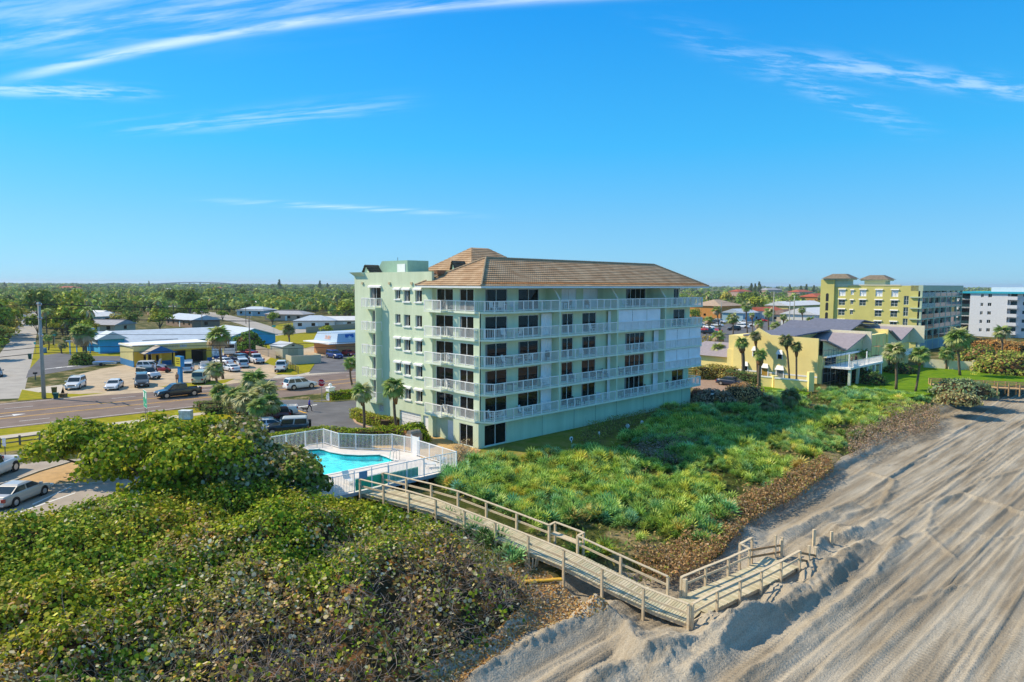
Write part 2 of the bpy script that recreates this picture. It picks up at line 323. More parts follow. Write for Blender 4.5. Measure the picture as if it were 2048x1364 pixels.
WIND = [  # windrows read off the sand
    ([PU(1180, 1364), PU(1400, 1290), PU(1560, 1230), PU(1690, 1110), PU(1735, 1090)], 1.15, .62),
    ([PU(1470, 1364), PU(1560, 1310), PU(1640, 1240), PU(1750, 1150), PU(1800, 1080)], .8, .38),
    ([PU(1385, 1345), PU(1440, 1300), PU(1500, 1240)], 1.0, .55),
    ([PU(1500, 1250), PU(1590, 1225), PU(1640, 1190), PU(1700, 1120)], .9, .45),
    ([PU(1430, 1075), PU(1500, 1035), PU(1580, 985), PU(1690, 930), PU(1800, 868), PU(1870, 825)], .6, .15),
    ([PU(1690, 1030), PU(1760, 1010), PU(1790, 960), PU(1745, 945)], .5, .22), ([PU(1850, 1010), PU(1930, 985), PU(2010, 1010), PU(2048, 1025)], .5, .22), ([PU(1560, 1075), PU(1650, 1030), PU(1700, 1010)], 1.0, .5),
    ([PU(1905, 1110), PU(1850, 1060), PU(1870, 1010), PU(1960, 960), PU(2060, 930)], .34, .12), ([PU(1745, 1150), PU(1790, 1080), PU(1880, 1050), PU(2000, 1075), PU(2080, 1060)], .3, .12), ([PU(1690, 960), PU(1740, 930), PU(1830, 925), PU(1920, 880)], .35, .12), ([PU(1640, 1330), PU(1760, 1230), PU(1800, 1200), PU(1930, 1165)], .3, .13),
    ([PU(1610, 1150), PU(1650, 1085), PU(1730, 1060), PU(1760, 1040)], .9, .5),
    ([PU(950, 1364), PU(1040, 1310), PU(1130, 1262), PU(1190, 1240)], 1.3, .75), ([PU(860, 1364), PU(960, 1300), PU(1060, 1250)], 1.2, .55),
    ([PU(1180, 1235), PU(1255, 1262), PU(1275, 1310)], 1.2, .8), ([PU(1080, 1364), PU(1160, 1312), PU(1225, 1280)], .5, .2)]
PILES = [(PU(1230, 1220), 2.6, 1.5, .9), (PU(1330, 1290), 2.4, 1.6, .95), (PU(1430, 1250), 2.6, 1.8, 1.1), (PU(1560, 1190), 2.4, 1.6, 1.0), (PU(1480, 1200), 1.6, 1.2, .6),
    (PU(1490, 1065), 2.4, 1.6, .9), (PU(1620, 1095), 2.6, 1.6, .8), (PU(1680, 1060), 2.2, 1.5, .7), (PU(1560, 1120), 1.6, 1.2, .4), (PU(1330, 1345), 2.0, 1.6, .8), (PU(1640, 1140), 1.6, 1.1, .7), (PU(1200, 1345), 1.5, 1.2, .3)]
def beach_z(u, w):
    e = edge_w(u); z = -1.95 + 0.012 * np.clip(u, -30, 120) * 0 + 0.06 * (vnoise(u * .05, w * .12, 9, 2) - .5)
    z = np.maximum(z, np.where(w > e - 3.2, gz(u, w) - .1 + (w - e) * .5 - 1.3 * np.clip(w - e, 0, 9), -9))       # cut bank under the dune plants
    rough = 0.0
    for pts, wd, h in WIND:
        a = np.array(pts); m_ = (u > a[:, 0].min() - 3) & (u < a[:, 0].max() + 3) & (w > a[:, 1].min() - 3) & (w < a[:, 1].max() + 3)
        if m_.any():
            k = np.zeros(u.shape); k[m_] = ridge(u[m_] + .3 * (vnoise(u[m_] * .8, w[m_] * .8, 3, 2) - .5), w[m_] + .3 * (vnoise(u[m_] * .8, w[m_] * .8, 4, 2) - .5), pts, wd, h); z = z + k; rough = rough + k
    for i, ((cu, cw), ru, rw, h) in enumerate(PILES):
        k = pile(u + .7 * (vnoise(u * .7, w * .7, 20 + i, 3) - .5), w + .7 * (vnoise(u * .7, w * .7, 40 + i, 3) - .5), cu, cw, ru, rw, h * .68, .4, 1.05); z = z + k; rough = rough + k
    flat = np.clip(1 - rough * 4, 0, 1) * np.clip((e - w - 1.5) / 2, 0, 1)
    for (w0, sl, st, hh, wd, ph) in LANES:           # blade passes: a small step and the windrow the blade left
        c = w0 + sl * (u - 10) + .4 * np.sin(u / 21 + ph) + .1 * (vnoise(u * .5 + ph, 0 * w, 23, 2) - .5); d = w - c
        on = np.clip((vnoise(u * .045 + ph, 0 * w + w0, 78, 2) - .36) * 9, 0, 1); z = z + flat * (st * .6 * np.clip(d / .15, -.5, .5) * np.exp(-(d / 1.6) ** 2) + on * hh * np.clip(1 - np.abs(d) / wd, 0, 1) * (.6 + .8 * vnoise(u * 2.2 + ph, w * 2.2, 24, 3)))
    for (w0, sl, ph, am, wl, dep, cl) in TRACKS:
        c = w0 + sl * (u - 10) + am * np.sin(u / wl * 6.28 + ph); d = w - c
        band = np.clip((.34 - np.abs(d)) / .06, 0, 1); ber = np.exp(-((np.abs(d) - .44) / .09) ** 2)
        on = np.clip((vnoise(u * .05 + ph, 0 * w + w0, 77, 2) - .28) * 8, 0, 1)
        z = z + flat * on * (-dep * .6 * band + dep * (.75 + .8 * (vnoise(u * .5 + w0, w * .5, 6, 2) - .3)) * ber)
        if cl: z = z + flat * on * band * .02 * np.sin(u * 6.28 / .3)
    lumps = np.clip(rough * 1.6, 0, 1)
    z = z + lumps * .34 * (vnoise(u * 2.6, w * 2.6, 14, 4, gain=.75) - .5) + lumps * .16 * (vnoise(u * 5.5, w * 5.5, 19, 2) - .5) + .03 * (vnoise(u * .8, w * 2.2, 15, 4) - .5) + .035 * (vnoise(u * .3, w * 6, 16, 3) - .5)
    foot = np.clip((vnoise(u * .16 + 9, w * .16, 61, 2) - .56) * 6, 0, 1)
    z = z + foot * .06 * (vnoise(u * 3.6, w * 3.6, 18, 2) - .5)
    return z
def mat_sand():
    mt = bpy.data.materials.new('sand'); mt.use_nodes = True; nt = mt.node_tree; N = nt.nodes; L = nt.links; b = N['Principled BSDF']; b.inputs['Roughness'].default_value = .95; b.inputs['Specular IOR Level'].default_value = .12
    g = N.new('ShaderNodeNewGeometry')
    mp = N.new('ShaderNodeMapping'); mp.inputs['Rotation'].default_value = (0, 0, -AZ); L.new(g.outputs['Position'], mp.inputs[0])
    st = N.new('ShaderNodeMapping'); st.inputs['Scale'].default_value = (.05, .55, .3); L.new(mp.outputs[0], st.inputs[0])
    def nz(s, src, d=6):
        n = N.new('ShaderNodeTexNoise'); n.inputs['Scale'].default_value = s; n.inputs['Detail'].default_value = d; n.inputs['Roughness'].default_value = .6; L.new(src, n.inputs['Vector']); return n.outputs[0]
    r1 = N.new('ShaderNodeValToRGB'); e = r1.color_ramp.elements; e[0].position = .40; e[0].color = (.30, .255, .19, 1); e[1].position = .60; e[1].color = (.46, .41, .325, 1)
    L.new(nz(1.6, st.outputs[0]), r1.inputs[0])
    r2 = N.new('ShaderNodeValToRGB'); e = r2.color_ramp.elements; e[0].position = .38; e[0].color = (.78, .77, .76, 1); e[1].position = .62; e[1].color = (1.08, 1.08, 1.07, 1); L.new(nz(14, g.outputs['Position']), r2.inputs[0])
    r3 = N.new('ShaderNodeValToRGB'); e = r3.color_ramp.elements; e[0].position = .45; e[0].color = (1, 1, 1, 1); e[1].position = .7; e[1].color = (.90, .88, .85, 1); L.new(nz(.22, g.outputs['Position'], 4), r3.inputs[0])
    def mul(a, c):
        m_ = N.new('ShaderNodeMixRGB'); m_.blend_type = 'MULTIPLY'; m_.inputs[0].default_value = 1; L.new(a, m_.inputs[1]); L.new(c, m_.inputs[2]); return m_.outputs[0]
    L.new(mul(mul(r1.outputs[0], r2.outputs[0]), r3.outputs[0]), b.inputs['Base Color'])
    # fine relief: grains, and the cleat prints that run across the coast direction
    wv = N.new('ShaderNodeTexWave'); wv.wave_type = 'BANDS'; wv.bands_direction = 'X'; wv.inputs['Scale'].default_value = 1.05; wv.inputs['Distortion'].default_value = 1.5; wv.inputs['Detail'].default_value = 2; wv.inputs['Detail Scale'].default_value = 2; L.new(mp.outputs[0], wv.inputs[0])
    ms = N.new('ShaderNodeMapRange'); ms.inputs[1].default_value = .5; ms.inputs[2].default_value = .56; L.new(nz(2.2, st.outputs[0], 2), ms.inputs[0])
    wm = N.new('ShaderNodeMath'); wm.operation = 'MULTIPLY'; L.new(wv.outputs['Fac'], wm.inputs[0]); L.new(ms.outputs[0], wm.inputs[1])
    b1 = N.new('ShaderNodeBump'); b1.inputs['Strength'].default_value = .55; b1.inputs['Distance'].default_value = .05; L.new(wm.outputs[0], b1.inputs['Height'])
    b2 = N.new('ShaderNodeBump'); b2.inputs['Strength'].default_value = 1.0; b2.inputs['Distance'].default_value = .07; L.new(nz(11, g.outputs['Position'], 7), b2.inputs['Height']); L.new(b1.outputs[0], b2.inputs['Normal']); L.new(b2.outputs[0], b.inputs['Normal'])
    return mt
SAND = mat_sand()
def build_beach():
    us = np.concatenate([np.arange(-45, 10, .11), np.arange(10, 40, .17), np.arange(40, 90, .35), graded(90, 180, 1.0, 89, 1500)[1:]])
    us = np.concatenate([np.array([-400, -250, -160, -110, -80, -60, -50, -46]), us]); us = np.unique(us)
    ws = np.concatenate([np.arange(-90, -48, 1.0), np.arange(-48, -43, .25), np.arange(-43, -21.5, .11), np.arange(-21.5, -16, .7)])
    v, f = gridmesh(us, ws, beach_z)
    o = nobj('beach', npmesh('beach', v, f, SAND, smooth=True)); o['kind'] = 'structure'
    b = MB(); q = [UW(-8000, -80, -2.4), UW(8000, -80, -2.4), UW(8000, -8000, -2.4), UW(-8000, -8000, -2.4)]; b.poly(q[::-1])
    sea = b.build('sea', M('sea_water', (.02, .10, .13), .12, .2, .05, bump=.4, bscale=.6, world=True)); sea['kind'] = 'structure'
build_beach()

# ---- sheets on the ground: each a few millimetres above the one below
GRASS = M('lawn', (.21, .215, .002), .95, scale=1.1, detail=9, var=0, col2=(.34, .28, .012), bump=.5, bscale=14, spec=.1, world=True, lo=.38, hi=.66)
GRASS2 = M('lawn_lush', (.075, .185, .004), .95, scale=.8, detail=9, var=0, col2=(.17, .26, .006), bump=.4, bscale=14, spec=.1, world=True)
ROADM = M('asphalt_old', (.20, .15, .125), .9, scale=.5, detail=9, var=.14, bump=.2, bscale=60, spec=.2, world=True)
CONC = M('concrete_street', (.36, .335, .30), .9, scale=.4, detail=9, var=.12, bump=.15, bscale=40, spec=.2, world=True)
ASPH = M('asphalt_lot', (.125, .125, .135), .9, scale=.35, detail=9, var=.2, bump=.2, bscale=60, spec=.2, world=True)
SHELL = M('shell_lot', (.47, .375, .26), .95, scale=.45, detail=10, var=.16, bump=.35, bscale=18, spec=.1, world=True)
SIDEW = M('sidewalk', (.50, .445, .36), .9, scale=1.2, detail=8, var=.1, bump=.12, bscale=40, spec=.2, world=True)
PAVE = M('ochre_paving', (.50, .335, .14), .9, scale=1.5, detail=8, var=.12, bump=.2, bscale=30, spec=.2, world=True)
WHITEP = M('road_paint_white', (.72, .72, .70), .8, scale=7, var=0, col2=(.5, .49, .47), detail=8, world=True, lo=.5, hi=.75)
YELP = M('road_paint_yellow', (.72, .40, .04), .8, scale=7, var=.15, detail=8, world=True)
KERB = M('kerb_concrete', (.44, .41, .36), .9, scale=3, var=.15, detail=6, world=True)
def sheet(name, px, mat, z, kind='structure', drape=False):
    b = MB(); b.poly([P(x, y, z) for x, y in px]); o = b.build(name, mat)
    bm = bmesh.new(); bm.from_mesh(o.data); bmesh.ops.triangulate(bm, faces=bm.faces)
    for f in bm.faces:
        if f.normal.z < 0: f.normal_flip()
    bm.to_mesh(o.data); bm.free(); o['kind'] = kind; return o
def usheet(name, uw, mat, z):
    b = MB(); b.poly([UW(u, w, z) for u, w in uw]); o = b.build(name, mat)
    bm = bmesh.new(); bm.from_mesh(o.data); bmesh.ops.triangulate(bm, faces=bm.faces)
    for f in bm.faces:
        if f.normal.z < 0: f.normal_flip()
    bm.to_mesh(o.data); bm.free(); o['kind'] = 'structure'; return o
RS = -.030                                                     # the coast road swings slightly off U
def rw(u, w): return (u, w + RS * (u + 30))
def road_strip(name, w0, w1, mat, z, u0=-400, u1=900): return usheet(name, [rw(u0, w0), rw(u1, w0), rw(u1, w1), rw(u0, w1)], mat, z)
# lawns
sheet('lawn', [(-700, 1000), (0, 905), (260, 870), (430, 845), (470, 860), (540, 905), (640, 850), (640, 838), (440, 812), (330, 822), (0, 858), (-700, 940)], GRASS, .004)
sheet('lawn', [(43, 766), (60, 752), (175, 734), (250, 722), (300, 716), (560, 716), (640, 696), (720, 690), (720, 640), (560, 668), (500, 668), (120, 690), (70, 690), (60, 720)], GRASS, .004)
sheet('lawn', [(860, 700), (860, 640), (720, 636), (560, 648), (500, 668), (560, 706), (640, 702), (720, 694)], GRASS, .006)
sheet('lawn', [(70, 690), (140, 686), (190, 684), (190, 712), (160, 707), (85, 712), (60, 722)], GRASS, .008)
road_strip('coast_road', 42.6, 62.2, ROADM, .012)
road_strip('road_shoulder', 62.2, 66.0, SIDEW, .008, -24, 40)
road_strip('sidewalk', 36.6, 38.4, SIDEW, .010, -120, -8)
def stripe(w, wid, mat, u0, u1, dash=None):
    b = MB(); u = u0
    while u < u1:
        e = min(u + (dash[0] if dash else 8.0), u1); q = [UW(*rw(u, w), .016), UW(*rw(e, w), .016), UW(*rw(e, w + wid), .016), UW(*rw(u, w + wid), .016)]; b.poly(q); u = e + (dash[1] if dash else 0)
    o = b.build('lane_marking', mat); o['kind'] = 'structure'; return o
for w_ in (49.5, 53.2):
    stripe(w_, .14, YELP, -90, 200); stripe(w_ + (.32 if w_ > 50 else -.32), .13, YELP, -90, 200)
stripe(46.2, .14, WHITEP, -90, 200, (3.0, 9.0)); stripe(56.9, .14, WHITEP, -90, 200, (3.0, 9.0)); stripe(43.2, .15, WHITEP, -90, -9); stripe(61.2, .15, WHITEP, -90, 200)
def arrow():
    b = MB(); pts = [(-32.6, 51.2), (-29.9, 51.2), (-29.9, 51.9), (-28.6, 51.35), (-29.9, 50.6), (-29.9, 51.0), (-31.2, 51.0), (-31.2, 50.6), (-31.9, 50.3), (-32.2, 50.9), (-32.6, 51.0)]
    b.poly([UW(*rw(u, w), .016) for u, w in pts]); o = b.build('turn_arrow', WHITEP); o['kind'] = 'structure'
arrow()
sheet('side_street', [(-240, 822), (-60, 803), (-10, 799), (46, 796), (52, 768), (63, 725), (70, 690), (76, 650), (79, 622), (74, 600), (71, 600), (62, 622), (40, 645), (12, 690), (-20, 735), (-90, 780), (-260, 805)], CONC, .016)
sheet('cross_street', [(380, 626), (420, 632), (480, 648), (520, 664), (548, 672), (720, 652), (860, 640), (860, 633), (720, 644), (560, 661), (540, 652), (500, 640), (440, 626), (400, 622)], CONC, .014)
sheet('parking_lot', [(52, 756), (57, 741), (84, 711), (120, 706), (180, 712), (255, 712), (256, 722), (180, 733), (64, 753)], ASPH, .018)
sheet('driveway', [(46, 791), (40, 779), (125, 769), (130, 790), (80, 784)], SIDEW, .020)
sheet('shell_lot', [(118, 797), (127, 770), (160, 748), (200, 738), (262, 728), (330, 720), (470, 702), (520, 700), (560, 726), (560, 745), (545, 756), (430, 772), (300, 784), (214, 790)], SHELL, .020)
sheet('lawn', [(36, 801), (44, 779), (80, 785), (128, 787), (160, 788), (215, 785), (150, 793)], GRASS, .024)
sheet('lawn', [(318, 774), (350, 768), (430, 761), (470, 757), (450, 766), (380, 773)], GRASS, .024)
sheet('lawn', [(528, 726), (545, 712), (620, 714), (640, 712), (618, 744), (590, 750), (548, 748), (575, 738)], GRASS, .024)
sheet('shop_lot', [(618, 747), (640, 712), (690, 705), (860, 690), (860, 728), (720, 742)], ASPH, .020)
sheet('shell_lot', [(590, 700), (640, 690), (720, 680), (720, 704), (690, 706), (640, 712), (600, 712)], SHELL, .018)
for k in range(7):
    x = 90 + k * 22; sheet('bay_line', [(x, 738 - k * 2.2), (x + 34, 733.6 - k * 2.2), (x + 34, 734.2 - k * 2.2), (x, 738.6 - k * 2.2)], WHITEP, .022)
# condo forecourt
sheet('condo_forecourt', [(520, 812), (560, 800), (600, 799), (636, 801), (714, 790), (760, 790), (760, 850), (720, 866), (640, 880), (520, 896), (420, 870)], ASPH, .020)
sheet('stop_line', [(577, 815.5), (634, 808.5), (634, 809.7), (577, 817)], WHITEP, .026)
for k in (0, 1.6): sheet('lane_marking', [(582 + k, 817), (584 + k * 1.5, 817), (612 + k * 2, 826), (609 + k * 2, 826)], YELP, .026)
sheet('driveway', [(1384, 776), (1384, 757), (1410, 755), (1440, 758), (1465, 763), (1480, 775), (1440, 784)], M('brick_drive', (.33, .22, .15), .9, scale=2, var=.2, world=True), .02)
sheet('lawn', [(1380, 764), (1390, 750), (1470, 747), (1480, 752), (1465, 761), (1440, 757), (1410, 753)], GRASS, .016)
sheet('town_parking', [(1395, 716), (1395, 668), (1470, 642), (1660, 636), (1700, 660), (1560, 700)], ASPH, .016)
sheet('lawn', [(1700, 800), (1690, 762), (1730, 742), (1800, 732), (1880, 728), (2060, 748), (2060, 770), (1930, 775), (1850, 790), (1800, 797)], GRASS2, .03)
sheet('lawn', [(1495, 800), (1500, 772), (1560, 772), (1620, 785), (1600, 800)], GRASS2, .03)

def grass_strip():
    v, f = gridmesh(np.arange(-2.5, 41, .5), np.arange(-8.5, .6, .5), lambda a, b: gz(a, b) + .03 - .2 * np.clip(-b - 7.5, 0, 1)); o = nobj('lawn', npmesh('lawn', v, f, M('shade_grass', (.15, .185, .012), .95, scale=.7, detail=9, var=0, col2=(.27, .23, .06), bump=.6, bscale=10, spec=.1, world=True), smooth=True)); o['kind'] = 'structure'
grass_strip()
# ================================================================== the green condominium
GREEN = M('mint_stucco', (.53, .625, .435), .9, scale=.9, detail=10, var=0, col2=(.69, .78, .57), bump=.25, bscale=35, spec=.15, stretch=(1, 1, .14), lo=.22, hi=.66)
TRIM = M('white_trim', (.78, .80, .80), .6, scale=2, var=.05)
WHITE = M('white_paint', (.90, .89, .88), .5, scale=3, var=.05)
SHUT = M('shutter_white', (.88, .89, .91), .55, scale=1, var=.05)
GLASS = M('dark_glass', (.008, .010, .011), .04, var=0, spec=.3)
CURT = M('curtain', (.20, .21, .21), .9, scale=6, var=.2, stretch=(4, 4, .05))
SOFFIT = M('soffit', (.62, .70, .62), .9, var=.04)
TILE = M('concrete_tile', (.38, .24, .135), .9, scale=.8, detail=10, var=0, col2=(.53, .38, .24), bump=.4, bscale=25, spec=.15)
TILE2 = M('concrete_tile_rust', (.47, .21, .075), .9, scale=2.5, var=.25, bump=.4, bscale=25)
FH = 2.67
def facade(mb, o, dx, width, z0, z1, holes, depth=0.16, mi=0):
    # wall face in the plane through o along dx with rectangular openings (a0,a1,b0,b1) and their reveals
    o = Vector(o); dx = Vector(dx).normalized(); n = dx.cross(Vector((0, 0, 1)))             # outward
    xs = sorted({0, width, *[h[0] for h in holes], *[h[1] for h in holes]}); zs = sorted({z0, z1, *[h[2] for h in holes], *[h[3] for h in holes]})
    pt = lambda a, z, d=0: o + dx * a + Vector((0, 0, z)) - n * d
    for i in range(len(xs) - 1):
        for j in range(len(zs) - 1):
            a, c = (xs[i] + xs[i + 1]) / 2, (zs[j] + zs[j + 1]) / 2
            if any(h[0] < a < h[1] and h[2] < c < h[3] for h in holes): continue
            mb.quad(pt(xs[i], zs[j]), pt(xs[i + 1], zs[j]), pt(xs[i + 1], zs[j + 1]), pt(xs[i], zs[j + 1]), mi)
    for a0, a1, b0, b1 in holes:
        for p, q in (((a0, b0), (a1, b0)), ((a1, b0), (a1, b1)), ((a1, b1), (a0, b1)), ((a0, b1), (a0, b0))):
            mb.quad(pt(*p), pt(*q), pt(*q, depth), pt(*p, depth), mi)
def window(parent, o, dx, hole, depth=.16, cols=2, rows=1, fr=.06, name='window', frame=None, glass=None, curtain=0.0, sill=False, box=False, sub=True):
    # frame mesh in an opening with a pane behind each light
    o = Vector(o); dx = Vector(dx).normalized(); n = dx.cross(Vector((0, 0, 1))); a0, a1, b0, b1 = hole
    pt = lambda a, z, d: o + dx * a + Vector((0, 0, z)) - n * d
    b = MB(); d0, d1 = depth - .07, depth - .005
    def bar(a, c, e, f):
        v = [pt(a, e, d1), pt(c, e, d1), pt(c, f, d1), pt(a, f, d1), pt(a, e, d0), pt(c, e, d0), pt(c, f, d0), pt(a, f, d0)]
        b.add(v, [(3, 2, 1, 0), (4, 5, 6, 7), (0, 1, 5, 4), (1, 2, 6, 5), (2, 3, 7, 6), (3, 0, 4, 7)])
    bar(a0, a0 + fr, b0, b1); bar(a1 - fr, a1, b0, b1); bar(a0 + fr, a1 - fr, b0, b0 + fr); bar(a0 + fr, a1 - fr, b1 - fr, b1)
    for i in range(1, cols): c = a0 + (a1 - a0) * i / cols; bar(c - fr * .45, c + fr * .45, b0 + fr, b1 - fr)
    for i in range(1, rows): c = b0 + (b1 - b0) * i / rows; bar(a0 + fr, a1 - fr, c - fr * .35, c + fr * .35)
    w = b.build(name, frame or TRIM, parent)
    for i in range(cols):
        p0 = a0 + (a1 - a0) * i / cols; p1 = a0 + (a1 - a0) * (i + 1) / cols; g = MB(); d = depth - .022 - .01 * (i % 2)
        if sub or i == 0:
            q1 = p1 if sub else a1
            g.quad(pt(p0 + fr * .3, b0 + .02, d), pt(q1 - fr * .3, b0 + .02, d), pt(q1 - fr * .3, b1 - .02, d), pt(p0 + fr * .3, b1 - .02, d)); g.build('pane', glass or GLASS, w)
    if curtain:
        g = MB(); d = depth - .012; g.quad(pt(a0 + fr, b0 + fr, d - .02), pt(a0 + fr + (a1 - a0) * curtain, b0 + fr, d - .02), pt(a0 + fr + (a1 - a0) * curtain, b1 - fr, d - .02), pt(a0 + fr, b1 - fr, d - .02)); g.build('curtain', CURT, w)
    if sill:
        g = MB(); v = [pt(a0 - .1, b0 - .14, .0), pt(a1 + .1, b0 - .14, .0), pt(a1 + .1, b0, .0), pt(a0 - .1, b0, .0)]; v2 = [q + n * .12 for q in v]; g.add(v + v2, [(3, 2, 1, 0), (4, 5, 6, 7), (0, 1, 5, 4), (1, 2, 6, 5), (2, 3, 7, 6), (3, 0, 4, 7)]); g.build('sill', WHITE, w)
    if box:
        g = MB(); v = [pt(a0 - .14, b1 - .02, .002), pt(a1 + .14, b1 - .02, .002), pt(a1 + .14, b1 + .24, .002), pt(a0 - .14, b1 + .24, .002)]; v2 = [q + n * .24 for q in v]; v2[2] += Vector((0, 0, -.08)); v2[3] += Vector((0, 0, -.08))
        g.add(v + v2, [(3, 2, 1, 0), (4, 5, 6, 7), (0, 1, 5, 4), (1, 2, 6, 5), (2, 3, 7, 6), (3, 0, 4, 7)]); g.build('shutter_box', WHITE, w)
    return w
POST = MB().box(-.04, .04, -.04, .04, 0, 1.04).mesh('post', WHITE)
def railing(parent, path, z, step=1.28, h=1.02, pick_=.165, mat=None, bal=.032, postmesh=None):
    # top and bottom rail along a path, each post an object, the pickets joined (too fine to pick apart)
    mat = mat or WHITE; r = MB(); k = MB()
    for i in range(len(path) - 1):
        a = Vector((*path[i], z)); c = Vector((*path[i + 1], z)); L_ = (c - a).length; d = (c - a) / L_; ang = math.atan2(d.y, d.x)
        r.bar(a + Vector((0, 0, h)), c + Vector((0, 0, h)), .10, .075); r.bar(a + Vector((0, 0, .1)), c + Vector((0, 0, .1)), .035, .035)
        n = max(1, round(L_ / step))
        for j in range(n + (1 if i == len(path) - 2 else 0)):
            inst(postmesh or POST, parent, a + d * (L_ * j / n), (0, 0, ang), (1, 1, h / 1.04), 'post')
        m_ = max(2, int(L_ / pick_))
        for j in range(1, m_):
            q = a + d * (L_ * j / m_); k.bar(q + Vector((0, 0, .1)), q + Vector((0, 0, h)), bal, bal)
    r.build('rail', mat, parent); o = k.build('balusters', mat, parent); o['kind'] = 'stuff'
def tiled_slope(mb, a, b, c, d, course=.42, mi=0, thick=.06, wave=.30):
    # a,b eave ends, c,d ridge ends (c above b, d above a): stepped courses of barrel tiles
    a, b, c, d = map(Vector, (a, b, c, d)); n = (b - a).cross(d - a).normalized(); L_ = max((d - a).dot((d - a).normalized()), 1e-3)
    up = ((c + d) / 2 - (a + b) / 2); ex = (b - a).normalized(); up = (up - ex * up.dot(ex)); H = up.length; up.normalize(); k = max(1, int(H / course))
    for i in range(k):
        t0, t1 = i / k, (i + 1) / k; l0 = a.lerp(d, t0); r0 = b.lerp(c, t0); l1 = a.lerp(d, t1); r1 = b.lerp(c, t1)
        m_ = max(1, int((r0 - l0).length / wave)); vs = []; fs = []
        for j in range(2 * m_ + 1):
            s = j / (2 * m_); o_ = n * (thick * (1.15 if j % 2 else .75)); p0 = l0.lerp(r0, s) + o_; p1 = l1.lerp(r1, s) + o_ - n * thick * .95
            vs += [p0 - n * thick * 1.1, p0, p1]
        for j in range(2 * m_):
            q = 3 * j; fs += [(q, q + 3, q + 4, q + 1), (q + 1, q + 4, q + 5, q + 2)]
        mb.add(vs, fs, 1 if (i < 3 and random.random() < .5 and mi == 0 and i == 1) else mi)
